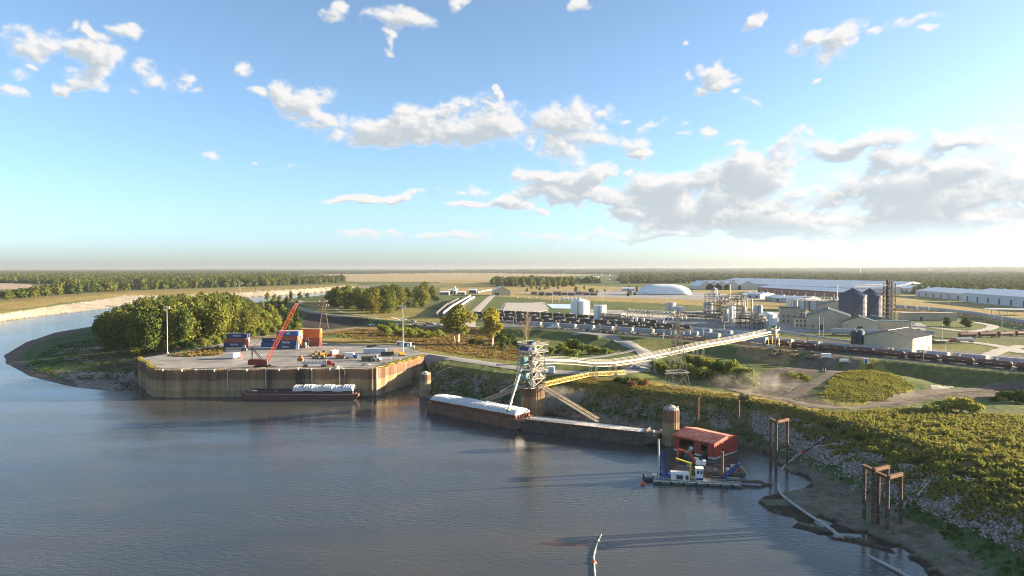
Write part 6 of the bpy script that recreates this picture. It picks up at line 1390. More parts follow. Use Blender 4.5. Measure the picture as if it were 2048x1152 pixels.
# orange barrier fence by the crest road
P = [RD(a, b, 0) for a, b in ((1336,676),(1380,679),(1420,682),(1450,684),(1475,688),(1500,692))]; t = thing('barrier_fence', 'orange-red plastic barrier fence along the crest road', 'fence', P[0]); o0 = P[0]
FEN = mat('fence_orange', (.72, .13, .06), .6, 0, .15, 1)
for a, b in zip(P, P[1:]):
    mb = MB(); [mb.bar(a - o0 + Vector((0, 0, z_)), b - o0 + Vector((0, 0, z_)), .06, .22) for z_ in (.35, .75, 1.15)]; obj('mesh_band', mb, FEN, t)
    for k in range(6): q = a.lerp(b, k / 6) - o0; obj('post', MB().bar(q, q + Vector((0, 0, 1.4)), .12), STEEL, t)
# poles along the road
def pole(lab, px, yb, yt, arm=True, m=None, h=None):
    p = GT(px, yb) if h is None else G(px, yb, h); hh = zup(px, yt, p.y) - p.z; t = thing('utility_pole', lab, 'pole', p, R(-20)); obj('shaft', MB().tube((0, 0, -.3), (0, 0, hh), .24, 8, .15), m or mat('pole_wood', (.33, .28, .2), .9, 0, .2, 1), t)
    if arm: obj('crossarm', MB().bar((-1.3, 0, hh - .6), (1.3, 0, hh - .6), .16).bar((-1.0, 0, hh - 1.8), (1.0, 0, hh - 1.8), .16), t and mat('pole_wood', (.33, .28, .2)), t); [obj('insulator', MB().tube((x, 0, hh - .5), (x, 0, hh - .15), .1, 6), WHITE, t) for x in (-1.1, 0, 1.1)]
    else: obj('lamp_head', MB().box((.7, 0, hh), (1.6, .4, .2)), GALV, t)
PL = ['the golden cottonwood', 'the white box truck', 'the brown excavators', 'the left end of the yard rows', 'the right of the near pylon', 'the near pylon and fence', 'the left end of the orange fence', 'the green-roofed building, thinner one', 'the green-roofed building, armed one', 'the panelled tan building', 'the red semi truck', 'the curve of the plant road, left one', 'the curve of the plant road, right one', 'the right corner of the tan warehouse', 'the lawn right of the tan warehouse, left one', 'the lawn right of the tan warehouse, right one', 'the settling pond, left one', 'the settling pond, right one', 'the lots behind the large white tank, left one', 'the lots behind the large white tank, right one', 'the pale long shed right of the elevator', 'the middle of the right-hand long sheds', 'the white canopy at the right edge', 'the short hopper row by the conveyor']
for i, (px, yb, yt, ar) in enumerate(((1027,653,632,1),(1119,653,639,1),(1231,667,645,1),(888,640,630,1),(1407,681,655,0),(1384,675,655,0),(1327,680,664,0),(1638,672,632,0),(1646,678,634,1),(1765,660,632,0),(1884,685,640,0),(2003,682,630,0),(2027,686,655,0),(1847,725,702,0),(1890,712,692,0),(1944,710,697,0),(1105,606,590,0),(1118,606,592,0),(1200,600,582,0),(1206,603,587,0),(1831,611,590,0),(1898,611,592,0),(1976,616,604,0),(1448,668,650,0))):
    pole(f'{"wooden crossarm pole" if ar else "slim lamp pole"} standing by {PL[i]}', px, yb, yt, ar, None if ar else GALV, 14.4 if yb < 700 and px > 1300 or yb < 620 else None)

# ------------------------------------------------------------------ the plant
PH = 14.4
def tank(name, lab, x0, x1, yb, yt, m, roof=.12, ladder=True, legs=0, n=28, rings=3, cat='tank', h=PH):
    p = G((x0 + x1) / 2, yb, h); r = (x1 - x0) / 2 * p.y / FPX; p.y += r; H_ = zup(0, yt, p.y) - h; t = thing(name, lab, cat, p); z0 = 0
    if legs:
        z0 = legs; [obj('leg', MB().bar((math.cos(a) * r * .8, math.sin(a) * r * .8, 0), (math.cos(a) * r * .8, math.sin(a) * r * .8, z0 + .5), .4), STEEL, t) for a in (.6, 2.2, 3.8, 5.4)]
        obj('cone_bottom', MB().lathe([(.4, z0 - legs * .6), (r, z0 + .02)], n), m, t, smooth=True)
    mb = MB(); mb.lathe([(r, z0), (r, H_)], n); obj('shell', mb, m, t, smooth=True)
    mb = MB(); mb.lathe([(r + .18, H_ - .15), (r + .18, H_ + .1), (r * .5, H_ + roof * r * .75), (.02, H_ + roof * r)], n); obj('roof', mb, m, t, smooth=True)
    mb = MB(); [mb.lathe([(r + .1, z_ - .12), (r + .1, z_ + .12)], n) for z_ in [z0 + (H_ - z0) * (k + 1) / (rings + 1) for k in range(rings)]]; obj('stiffener_ring', mb, m, t)
    if ladder:
        a = -1.9; mb = MB(); [mb.bar((math.cos(a + s) * (r + .5), math.sin(a + s) * (r + .5), z0), (math.cos(a + s) * (r + .5), math.sin(a + s) * (r + .5), H_ + 1), .16) for s in (-.5 / r, .5 / r)]; [mb.bar((math.cos(a - .5 / r) * (r + .5), math.sin(a - .5 / r) * (r + .5), z0 + k), (math.cos(a + .5 / r) * (r + .5), math.sin(a + .5 / r) * (r + .5), z0 + k), .09) for k in range(1, int(H_ - z0))]; obj('ladder', mb, DARKST, t)
        mb = MB(); rail_loop(mb, [(math.cos(q) * r, math.sin(q) * r, H_ + .05) for q in [i * math.pi / 7 for i in range(14)]], 1.1, .1); obj('roof_railing', mb, STEEL, t)
    return t
TKW = mat('tank_bright_white', (.72, .73, .74), .45, 0, .06, .15, (.55, .53, .5), .2); TKG = mat('tank_pale_grey', (.44, .46, .47), .5, 0, .1, .2, (.3, .29, .27), .3); TKT = mat('tank_tan', (.48, .45, .34), .55, 0, .1, .3, (.3, .26, .18), .3)
tank('storage_tank', 'large white cone-roofed storage tank left of the plant', 1143, 1182, 629, 603, TKW, .28); tank('storage_tank', 'narrower white storage tank right of the large white one', 1189, 1214, 643, 611, TKW, .12)
tank('storage_tank', 'big pale blue-white tank at the front of the plant by the conveyor end', 1523, 1560, 656, 629, mat('tank_blue_white', (.60, .66, .70), .45, 0, .06, .15, (.5, .5, .5), .2), .3)
tank('storage_tank', 'grey tank left of the plant pipe racks, taller of two', 1334, 1354, 623, 606, TKG, .15); tank('storage_tank', 'low grey tank right beside the taller one', 1347, 1372, 626, 614, TKG, .18)
tank('process_tank', 'grey tank under the dark pipe frame', 1409, 1431, 626, 605, TKG, .15); tank('process_tank', 'grey tank in the middle of the plant right of the stack', 1480, 1496, 638, 614, TKG, .15); tank('process_tank', 'tan hopper-bottom tank at the front of the plant', 1447, 1458, 648, 619, TKT, .2, legs=5); tank('process_tank', 'white hopper-bottom tank beside the tan one', 1458, 1467, 650, 613, TKW, .3, legs=6); tank('process_tank', 'white tank behind the hopper-bottom tanks', 1464, 1472, 634, 608, TKW, .2)
tank('process_tank', 'grey pressure vessel on legs left of the white tank, left one', 1509, 1517, 645, 613, TKG, .6, legs=5, ladder=False); tank('process_tank', 'grey pressure vessel on legs left of the white tank, right one', 1517, 1526, 645, 612, TKG, .6, legs=5, ladder=False)
for i in range(6): tank('skid_tank', f'small pale tank in the pump yard, {ORD[i]} from the big white tanks', 1226 + i * 11 + (i % 2) * 2, 1232 + i * 11 + (i % 2) * 3, 643 + i * 1.2, 632 + (i % 3) * 2.5, TKT if i % 2 else TKW, .2, ladder=False, rings=1, n=12)
for i in range(4): tank('fermenter_tank', f'wide grey fermenter tank in the back row of the plant, {ORD[i]} from left', 1578 + i * 24, 1601 + i * 24, 619 + i, 600 + i * .7, TKG, .1)
tank('process_tank', 'green and cream tank beside the tall thin stack', 1676, 1689, 620, 604, mat('tank_green', (.35, .42, .30), .5, 0, .1, .3), .3); 
DARKBIN = mat('bin_galvanised_shade_blue', (.045, .07, .115), .6, 0, .12, .3, (.16, .17, .18), .25)  # dark blue of shade and reflected sky is put into the base colour
def grain_bin(lab, x0, x1, yb, ye, yp):
    p = G((x0 + x1) / 2, yb, PH); r = (x1 - x0) / 2 * p.y / FPX; p.y += r; H_ = zup(0, ye, p.y) - PH; pk = zup(0, yp, p.y) - PH; t = thing('grain_bin', lab, 'grain bin', p)
    P, F, n, k = [], [], 60, int(H_ / .55)
    pr = [(r + (.10 if i % 2 else 0), H_ * i / k) for i in range(k + 1)]; mb = MB(); mb.lathe(pr, n); obj('corrugated_wall', mb, DARKBIN, t)
    mb = MB(); mb.lathe([(r + .4, H_ - .1), (r + .4, H_ + .1), (1.2, pk), (1.2, pk + 1.0), (.02, pk + 1.2)], n); [mb.bar((math.cos(a) * (r + .3), math.sin(a) * (r + .3), H_ + .25), (math.cos(a) * 1.3, math.sin(a) * 1.3, pk + .15), .2) for a in [i * math.pi / 12 for i in range(24)]]; obj('cone_roof', mb, DARKBIN, t)
    mb = MB(); [mb.bar((math.cos(a) * (r + .22), math.sin(a) * (r + .22), 0), (math.cos(a) * (r + .22), math.sin(a) * (r + .22), H_), .16) for a in [i * math.pi / 18 for i in range(36)]]; obj('stiffener', mb, DARKBIN, t)
    mb = MB(); 
    for i in range(14): a0, a1 = -2.6 + i * .1, -2.5 + i * .1; mb.bar((math.cos(a0) * (r + .9), math.sin(a0) * (r + .9), H_ * i / 14), (math.cos(a1) * (r + .9), math.sin(a1) * (r + .9), H_ * (i + 1) / 14), .9, .12)
    obj('spiral_stair', mb, DARKST, t); return p, r, H_, pk
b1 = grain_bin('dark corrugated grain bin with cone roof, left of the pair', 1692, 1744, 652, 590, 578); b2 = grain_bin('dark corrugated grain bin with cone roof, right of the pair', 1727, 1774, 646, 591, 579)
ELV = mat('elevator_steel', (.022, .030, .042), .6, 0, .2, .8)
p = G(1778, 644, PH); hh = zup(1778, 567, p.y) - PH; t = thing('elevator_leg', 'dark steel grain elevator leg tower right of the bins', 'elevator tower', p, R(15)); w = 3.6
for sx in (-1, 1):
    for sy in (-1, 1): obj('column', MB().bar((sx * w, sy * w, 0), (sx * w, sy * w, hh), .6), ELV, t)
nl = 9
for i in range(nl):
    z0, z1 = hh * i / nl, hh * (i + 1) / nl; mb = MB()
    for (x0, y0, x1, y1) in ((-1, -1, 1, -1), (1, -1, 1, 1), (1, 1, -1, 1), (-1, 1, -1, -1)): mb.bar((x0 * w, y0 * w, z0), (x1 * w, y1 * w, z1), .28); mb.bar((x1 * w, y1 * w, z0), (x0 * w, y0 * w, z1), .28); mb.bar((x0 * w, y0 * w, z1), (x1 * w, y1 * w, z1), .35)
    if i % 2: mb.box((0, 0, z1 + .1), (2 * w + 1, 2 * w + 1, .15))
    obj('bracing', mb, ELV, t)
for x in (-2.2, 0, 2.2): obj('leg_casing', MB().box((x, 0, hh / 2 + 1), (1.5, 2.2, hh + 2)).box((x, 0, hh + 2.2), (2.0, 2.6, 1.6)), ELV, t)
mb = MB(); truss(mb, Vector((b1[0].x, b1[0].y, PH + b1[3] + 2.6)) - Vector((0, 0, 0)), Vector((p.x, p.y, PH + b1[3] + 3.2)), 2.2, 1.6, 16, .22, web=.16); obj('bin_catwalk', mb, DARKST, label='dark lattice catwalk running over the tops of the grain bins', cat='catwalk')
# steel frames with pipework
def frame(lab, px, yb, yt, wx, wy, nx, nl, m=DARKST, pipes=6, beam=True):
    p = G(px, yb, PH); H_ = zup(px, yt, p.y) - PH; t = thing('pipe_frame', lab, 'steel frame', p, RY)
    for i in range(nx + 1):
        x = -wx / 2 + wx * i / nx; mb = MB()
        for y in (0, wy): mb.bar((x, y, 0), (x, y, H_), .34)
        for k in range(1, nl + 1): mb.bar((x, 0, H_ * k / nl), (x, wy, H_ * k / nl), .3)
        for k in range(nl): mb.bar((x, 0, H_ * k / nl), (x, wy, H_ * (k + 1) / nl), .18)
        obj('bent', mb, m, t)
    for k in range(1, nl + 1):
        mb = MB(); z_ = H_ * k / nl; [mb.bar((-wx / 2, y, z_), (wx / 2, y, z_), .34) for y in (0, wy)]
        if k % 2 == 0 or k == nl: mb.box((0, wy / 2, z_ + .15), (wx, wy, .12)); rail_loop(mb, [(-wx / 2, 0, z_ + .2), (wx / 2, 0, z_ + .2), (wx / 2, wy, z_ + .2), (-wx / 2, wy, z_ + .2)], 1.1, .1)
        obj('floor_level', mb, m, t)
    for k in range(pipes):
        z_ = H_ * (.25 + .7 * rng.random()); y = wy * rng.random(); r = rng.choice((.2, .3, .45)); x0, x1 = -wx / 2 - rng.random() * 2, wx / 2 + rng.random() * 2; mb = MB(); mb.path([(x0, y, rng.random() * z_ * .5), (x0, y, z_), (x1, y, z_), (x1, y + .5, z_ * .4)], r, 8); obj('pipe', mb, rng.choice((GALV, CREAM, STEEL, RUST)), t)
    return t
frame('tall dark steel pipe frame at the left of the plant', 1424, 640, 589, 17, 9, 3, 6, pipes=9); frame('tall dark steel pipe frame in the middle of the plant', 1446, 644, 594, 13, 8, 3, 5, pipes=9); frame('dark steel frame with bridging beam right of the yellow stack', 1470, 642, 589, 16, 8, 3, 5, pipes=8)
frame('low dark pipe rack in front of the grey process tank', 1495, 656, 628, 22, 8, 5, 3, pipes=10); frame('low dark process frame left of the blue-white tank', 1512, 659, 634, 12, 7, 3, 3, pipes=8)
frame('long pipe rack left of the plant', 1300, 634, 622, 60, 5, 12, 2, STEEL, 6); frame('long low pipe rack beside the grey tanks', 1400, 640, 627, 46, 6, 9, 2, DARKST, 8); frame('pipe rack between the white tanks and the pump yard', 1222, 645, 628, 26, 6, 5, 3, STEEL, 6); frame('steel stair frame between the tan building and the green roof', 1600, 648, 622, 10, 6, 3, 5, DARKST, 6)
frame('rack of pipes over the fermenter row', 1640, 612, 595, 52, 6, 9, 2, STEEL, 12)
def stack_pipe(lab, px, yb, yt, r, m, band=None):
    p = G(px, yb, PH); H_ = zup(px, yt, p.y) - PH; t = thing('exhaust_stack', lab, 'stack', p); obj('shaft', MB().tube((0, 0, 0), (0, 0, H_), r * 1.15, 12, r), m, t, smooth=True); obj('rim', MB().tube((0, 0, H_ - .4), (0, 0, H_ + .1), r * 1.2, 12), STEEL, t); obj('base_ring', MB().tube((0, 0, 0), (0, 0, 1.2), r * 1.6, 12), CONCR, t)
stack_pipe('tall yellow-cream stack in the middle of the plant', 1459, 638, 569, .55, mat('stack_cream', (.62, .56, .25), .6, 0, .1, 1)); stack_pipe('pale stack right of the grey process tank', 1503, 648, 598, .8, CREAM); stack_pipe('tall thin pale stack behind the green-roofed buildings', 1674, 626, 567, .6, mat('stack_pink', (.62, .5, .4), .6, 0, .1, 1)); stack_pipe('slim white column at the left of the plant', 1449, 640, 597, .5, WHITE); stack_pipe('cream distillation column behind the dark frame', 1428, 632, 580, 1.0, CREAM); stack_pipe('second cream distillation column beside the first', 1477, 632, 592, 1.0, CREAM)
for i, px in enumerate((1574, 1580, 1585, 1594)): stack_pipe(f'short white column before the fermenter row, {ORD[i]} from left', px, 622, 601, .55, WHITE)
for i in range(14):
    px = 1590 + i * 6.6; p = G(px, 618, PH); t = thing('roof_vent', 'small white steaming vent above the fermenter row', 'vent', (p.x, p.y, zup(px, 598, p.y)), 0, 'vents above the fermenter row'); obj('vent_pipe', MB().tube((0, 0, -3.0), (0, 0, 1.4 + .6 * (i % 3)), .45, 8), WHITE if i % 2 else GALV, t); obj('vent_cap', MB().lathe([(.8, 1.3 + .6 * (i % 3)), (.02, 2.0 + .6 * (i % 3))], 8), GALV, t)
# swooping ducts
for lab, pts in (('white arched duct on top of the left pipe frame', [(1424, 600), (1424, 580), (1428, 576), (1433, 578), (1433, 604)]), ('cream arched duct beside the yellow stack', [(1468, 622), (1467, 602), (1470, 598), (1475, 598), (1475, 612)]), ('white slanting duct into the hopper tank', [(1447, 606), (1455, 612), (1461, 622), (1462, 640)])):
    Y_ = G(1450, 642, PH).y + 3; P = [Vector((xat(a, b, Y_), Y_, zup(a, b, Y_))) for a, b in pts]; t = thing('process_duct', lab, 'duct', P[0]); mb = MB(); mb.path([q - P[0] for q in P], .75, 10); obj('duct_run', mb, WHITE, t, smooth=True)
# containment basin
mb = MB(); P = [G(a, b, PH) for a, b in ((1325, 651), (1452, 655), (1440, 644), (1330, 640))]; t = thing('containment_wall', 'low pale concrete containment wall in front of the pipe racks', 'wall', P[0])
for a, b in zip(P, P[1:] + P[:1]): obj('wall_panel', MB().bar(a - P[0] + Vector((0, 0, 1.3)), b - P[0] + Vector((0, 0, 1.3)), .3, 2.6), CONCR, t)

# ------------------------------------------------------------------ buildings
TANW = mat('tan_cladding', (.42, .375, .28), .7, 0, .08, .15, (.3, .27, .2), .25); DKROOF = mat('dark_green_roof', (.035, .07, .07), .6, 0, .12, .2); GREYR = mat('dark_grey_roof', (.085, .085, .09), .7, 0, .15, .2); LITW = mat('cream_cladding', (.62, .53, .36), .65, 0, .08, .2, (.45, .38, .26), .2); WROOF = mat('white_roof', (.72, .73, .74), .5, 0, .06, .03, (.55, .55, .55), .2); BRICKR = mat('brick_wall', (.26, .12, .09), .85, 0, .15, .3)
def gable(name, lab, p, rz, w, d, eave, ridge, mw, mr, doors=(), wins=(), ribs=0, cat='building', over=.5, vent=0):
    """w across the gable (x), d deep (y, away); origin at the front middle"""
    t = thing(name, lab, cat, p, rz)
    mb = MB(); mb.slab([(-w / 2, 0), (w / 2, 0), (w / 2, eave), (0, ridge - .1), (-w / 2, eave)], 0, d); wl = obj('wall', mb, mw, t)
    if ribs:
        mb = MB()
        for s in (-1, 1): [mb.box((s * (w / 2 + .06), d * (i + .5) / ribs, eave / 2), (.14, .3, eave - .2)) for i in range(ribs)]
        obj('wall_pilaster', mb, mw, t)
    for s in (-1, 1):
        mb = MB(); x0, z0 = s * (w / 2 + over), eave - over * (ridge - eave) / (w / 2); P = [(0, -over, ridge), (0, d + over, ridge), (x0, d + over, z0), (x0, -over, z0)]; Q = [(a, b, c + .22) for a, b, c in P]; mb.add(P + Q, [(0, 1, 2, 3), (7, 6, 5, 4), (0, 4, 5, 1), (1, 5, 6, 2), (2, 6, 7, 3), (3, 7, 4, 0)] if s > 0 else [(3, 2, 1, 0), (4, 5, 6, 7), (1, 5, 4, 0), (2, 6, 5, 1), (3, 7, 6, 2), (0, 4, 7, 3)])
        if ribs: [mb.bar((0, d * (i + .5) / 24, ridge + .26), (x0, d * (i + .5) / 24, z0 + .26), .12, .1) for i in range(24)]
        o = obj('roof_slope', mb, mr, t)
    obj('ridge_cap', MB().bar((0, -over, ridge + .25), (0, d + over, ridge + .25), .8, .16), GALV, t)
    for (side, q, wd, ht, m_) in doors:
        if side == 'f': o = obj('door', MB().box((q, -.05, ht / 2), (wd, .12, ht)), m_, t)
        else: o = obj('door', MB().box((w / 2 + .05, q, ht / 2), (.12, wd, ht)), m_, t)
    for (side, q, z_, wd, ht) in wins:
        if side == 'f': obj('window', MB().box((q, -.05, z_), (wd, .1, ht)), GLASS, t)
        else: obj('window', MB().box((w / 2 + .05, q, z_), (.1, wd, ht)), GLASS, t)
    for i in range(vent): obj('ridge_vent', MB().tube((0, d * (i + .5) / vent, ridge), (0, d * (i + .5) / vent, ridge + 1.2), .6, 8), GALV, t)
    return t
FRc = Vector((239, 406, 0)); fdir = Vector((.66, -.75, 0)); mid_ = FRc - fdir * 13.8; mid_.z = 14.4
t = gable('tan_warehouse', 'large tan metal warehouse with dark gable roof and sunlit end wall', mid_, math.atan2(fdir.y, fdir.x), 27.6, 33, 10.2, 14.0, TANW, GREYR, [('s', 5.5, 3.2, 3.6, DARKST), ('s', 21, 3.0, 3.4, DARKST), ('s', 28.5, 3.0, 3.6, RUST)], [], 6, 'warehouse', .6)
for yy in (10.5, 17, 24.5): obj('downpipe', MB().tube((13.95, yy, .2), (13.95, yy, 10), .12, 6), RUST, t)
for i in range(2):
    p = GT(1708 + i * 12, 700); p.z = 14.6; tt = thing('filter_silo', f'dark cylindrical dust filter beside the tan warehouse, {"left" if i == 0 else "right"} one', 'silo', p); r = 1.9
    obj('shell', MB().lathe([(.4, 2.2), (r, 4.2), (r, 11.5), (r * .7, 12.2), (.02, 12.4)], 16), DARKST if i == 0 else mat('filter_blue', (.05, .09, .14), .5, 0, .1, 1), tt, smooth=True); [obj('leg', MB().bar((x, y, 0), (x, y, 4.4), .25), GALV, tt) for x in (-1.3, 1.3) for y in (-1.3, 1.3)]; obj('duct', MB().path([(r + .3, 0, 3), (r + .5, 0, 11.8), (0, 0, 13.2)], .4, 8), GALV, tt)
gable('process_building', 'tan process building with dark green gable roof in the plant centre', G(1666, 661, PH) + Vector((-2, 4, 0)), RY + R(24), 34, 40, 11.5, 17.5, TANW, DKROOF, [('f', -6, 4, 4.5, GLASS), ('f', 5, 1.2, 2.3, WHITE)], [('f', -12, 3, 1.6, 1.2)], 0)
gable('process_building', 'second tan building with flat dark gable behind the green-roofed one', G(1672, 634, PH), RY + R(24), 36, 44, 12.5, 17.0, TANW, DKROOF, [('f', 4, 3.5, 4, DARKST)], [('f', -8, 8, 1.4, 1.4)])
gable('grain_office', 'tan gable building in front of the grain bins', G(1720, 664, PH), RY + R(24), 26, 22, 8, 12.5, TANW, DKROOF, [('f', 0, 4, 4.5, DARKST)], [('f', -7, 2, 1.5, 1.2)])
t = gable('grain_dump_building', 'long tan building with teal roof and panelled wall right of the bins', G(1768, 661, PH) + Vector((2, 3, 0)), R(-8), 20, 30, 8, 10.5, TANW, mat('teal_roof', (.06, .13, .14), .6, 0, .12, .2), [('f', -6.5, 4.2, 5, DARKST)], [], 6)
t = thing('panel_building', 'low flat-roofed tan building with vertical panels at the grain dump', 'building', G(1786, 664, PH) + Vector((0, 5, 0)), R(-6)); obj('wall', MB().box((2, 5, 4.2), (30, 10, 8.4)), TANW, t); obj('roof', MB().box((2, 5, 8.6), (30.6, 10.6, .4)), MATS['teal_roof'], t)
for i in range(7): obj('wall_panel', MB().box((-11 + i * 4.3, -.06, 4.1), (4.0, .14, 7.9)), TANW, t)
obj('corner_post', MB().box((17.1, -.1, 4.3), (.8, .5, 8.6)), WHITE, t)
t = thing('process_hall', 'square tan block with dark roof right of the blue-white tank', 'building', G(1580, 648, PH) + Vector((2, 8, 0)), RY + R(30)); obj('wall', MB().box((0, 0, 7.5), (17, 18, 15)), TANW, t); obj('roof', MB().box((0, 0, 15.2), (18, 19, .5)), GREYR, t); [obj('window', MB().box((x, -9.06, z_), (1.4, .1, 1.6)), GLASS, t) for x in (-5, -1, 4) for z_ in (3, 7.5)]; obj('door', MB().box((6, -9.06, 2), (3, .1, 4)), DARKST, t); obj('parapet', MB().box((0, -9.3, 15.5), (18, .3, .6)), GREYR, t)
t = thing('plant_annex', 'low pale annex with dark windows beside the green-roofed building', 'building', G(1610, 657, PH) + Vector((0, 4, 0)), RY + R(30)); obj('wall', MB().box((0, 0, 4.5), (15, 8, 9)), LITW, t); obj('roof', MB().box((0, 0, 9.15), (15.6, 8.6, .3)), GREYR, t); [obj('window', MB().box((x, -4.05, z_), (1.2, .1, 2)), GLASS, t) for x in (-5, -2, 1) for z_ in (2.5, 6.5)]; obj('door', MB().box((5, -4.05, 1.4), (1.5, .1, 2.8)), DARKST, t)
t = thing('wall_building', 'long low tan building behind the plant drive', 'building', G(1861, 641, PH), R(-3)); obj('wall', MB().box((0, 6, 3.6), (52, 12, 7.2)), TANW, t); obj('roof', MB().slab([(-26.5, 7.2), (26.5, 7.2), (26.5, 7.4), (0, 8.0), (-26.5, 7.6)], -.6, 12.6), TANW, t); obj('door', MB().box((-9, -.05, 1.8), (2.4, .1, 3.6)), DARKST, t)
gable('tan_shed', 'tan gable shed standing alone on the plain left of the lots', G(1004, 591, 14.3), R(6), 33, 40, 9, 17.5, TANW, WROOF, [('f', -10, 8, 5.5, DARKST)], [], 0, 'shed', .8)
t = thing('rail_transfer_house', 'green and yellow conveyor transfer house above the rail cars', 'transfer house', Vector((cB.x, cB.y, 14.5)), RY)
for sx in (-2.4, 2.4):
    for sy in (-2.4, 2.4): obj('column', MB().bar((sx, sy, 0), (sx, sy, 14), .35), WALKY, t)
obj('bracing', MB().bar((-2.4, -2.4, 0), (2.4, -2.4, 5), .2).bar((2.4, -2.4, 5), (-2.4, -2.4, 10), .2).bar((2.4, -2.4, 0), (2.4, 2.4, 5), .2).bar((2.4, 2.4, 5), (2.4, -2.4, 10), .2), WALKY, t)
obj('platform', MB().box((0, 0, 8.8), (7, 6.5, .25)), WALKY, t); obj('head_house', MB().box((0, 0, 11.2), (4.6, 4.2, 3.2)), CREAM, t); obj('drive_unit', MB().box((0, 0, 14.2), (2.6, 2.0, 1.4)).tube((-1.6, 0, 14.6), (1.6, 0, 14.6), .5, 8), mat('drive_green', (.06, .16, .08), .6), t); mb = MB(); rail_loop(mb, [(-3.5, -3.2, 8.9), (3.5, -3.2, 8.9), (3.5, 3.2, 8.9), (-3.5, 3.2, 8.9)], 1.1, .1); obj('railing', mb, WALKY, t)
q0 = Vector((cB.x + 2, cB.y, zup(1560, 662, cB.y))); pe_ = G(1756, 697, 15.2); t = thing('incline_conveyor', 'long grey incline conveyor rising from the warehouse to the transfer house', 'conveyor', q0)
mb = MB(); truss(mb, (0, 0, -1), pe_ - q0 + Vector((0, 0, .6)), 2.4, 1.4, 40, .16, web=.1); obj('bridge_truss', mb, STEEL, t); mb = MB(); mb.bar((0, 0, .2), pe_ - q0 + Vector((0, 0, 1.8)), 2.0, .9); obj('belt_cover', mb, mat('conveyor_grey', (.34, .37, .40), .6, 0, .1, .3), t)
for f in (.3, .55, .8): a = (pe_ - q0) * f; zg = hgt(q0.x + a.x, q0.y + a.y) - q0.z; obj('support_leg', MB().bar((a.x - 1.2, a.y, zg), (a.x, a.y, a.z - 1), .25).bar((a.x + 1.2, a.y, zg), (a.x, a.y, a.z - 1), .25), STEEL, t)
# air dome
p0, p1 = G(1278, 590, 14.3), G(1388, 590, 14.3); Ld = (p1 - p0).length; t = thing('white_dome', 'long white rounded fabric dome on the plain behind the plant', 'dome', (p0 + p1) / 2 + Vector((0, 22, 0)), R(-3)); P, F = [], []; na, nb = 28, 16; hd = zup(1330, 568.5, p0.y + 22) - 14.3
for i in range(na + 1):
    u = -1 + 2 * i / na; s = (1 - abs(u) ** 3.2) ** .5
    for k in range(nb + 1): a = math.pi * k / nb; P.append((u * Ld / 2, -22 * s ** .6 * math.cos(a), hd * s * math.sin(a) ** .75))
for i in range(na):
    for k in range(nb): F.append((i * (nb + 1) + k, (i + 1) * (nb + 1) + k, (i + 1) * (nb + 1) + k + 1, i * (nb + 1) + k + 1))
mb = MB(); mb.add(P, F); obj('fabric_shell', mb, mat('dome_fabric', (.66, .70, .74), .55, 0, .04, .05), t, smooth=True); obj('skirt', MB().box((0, -22.3, .6), (Ld * .8, .4, 1.2)), DARKST, t); obj('airlock', MB().box((-Ld * .35, -23, 1.6), (5, 3, 3.2)), GALV, t)
gable('dome_annex', 'small grey shed at the left end of the white dome', G(1270, 582, 14.3), R(80), 18, 30, 6, 9, TKG, WROOF)
# long sheds far behind
def long_shed(lab, x0, y0, x1, y1, dep, h, mw=TKG, mr=WROOF, z=14.3):
    a, b = G(x0, y0, z), G(x1, y1, z); L_ = (b - a).length; t = thing('long_shed', lab, 'warehouse', (a + b) / 2, yaw(a, b)); obj('wall', MB().box((0, dep / 2, h / 2), (L_, dep, h)), mw, t)
    mb = MB(); mb.slabx([(-1, h), (dep + 1, h), (dep / 2, h + dep * .09)], -L_ / 2 - 1, L_ / 2 + 1); obj('roof', mb, mr, t); n = max(3, min(14, int(L_ / 30)))
    for i in range(n): obj('roof_vent', MB().box((-L_ / 2 + L_ * (i + .3) / n, dep * .5, h + dep * .09 + .4), (2.4, 2.0, 1.3)), GALV, t)
    for i in range(n): obj('loading_door', MB().box((-L_ / 2 + L_ * (i + .5) / n, -.06, h * .35), (5, .12, h * .6)), DARKST if mw is not BRICKR else GALV, t)
    return t
for i, (x0, x1) in enumerate(((1406, 1420), (1420, 1436), (1436, 1452), (1452, 1478), (1478, 1515))):
    a, b = G(x0, 579, 14.3), G(x1, 580, 14.3); gable('saw_gable_shed', f'grey gabled shed in the row behind the plant, {ORD[i]} from left', (a + b) / 2, 0, (b - a).length * .98, 90, 9, 22, TKG, WROOF, over=.3, cat='warehouse')
long_shed('white-roofed long shed with brick front behind the plant', 1515, 584, 1700, 598, 60, 11, BRICKR); long_shed('white-roofed long shed in the second row behind the plant', 1480, 574, 1740, 588, 70, 11); long_shed('white-roofed long shed in the third row behind the plant', 1470, 569, 1780, 582, 80, 10); long_shed('white-roofed long shed in the far row behind the plant', 1450, 565.5, 1800, 577, 90, 10)
long_shed('low grey flat shed behind the fermenter row', 1545, 603, 1610, 606, 40, 6); long_shed('low grey shed behind the yellow stack', 1480, 595, 1520, 597, 36, 7); long_shed('dark-fronted shed left of the fermenter row', 1530, 600, 1548, 602, 30, 6)
long_shed('pale long shed right of the grain elevator', 1831, 592, 1925, 601, 70, 11); long_shed('big pale blue long shed at the right edge', 1925, 603, 2120, 622, 80, 14, mat('shed_blue', (.44, .52, .58), .6, 0, .06, .05)); long_shed('white roof of the far shed above the right bins', 1790, 581, 1850, 587, 60, 8)
t = thing('open_canopy', 'white flat canopy on posts at the right edge', 'canopy', G(1990, 630, PH), R(-10)); obj('roof', MB().box((24, 8, 6.3), (58, 18, .5)), WROOF, t); [obj('post', MB().bar((-4 + 8 * i, y, 0), (-4 + 8 * i, y, 6.1), .3), STEEL, t) for i in range(8) for y in (0, 16)]
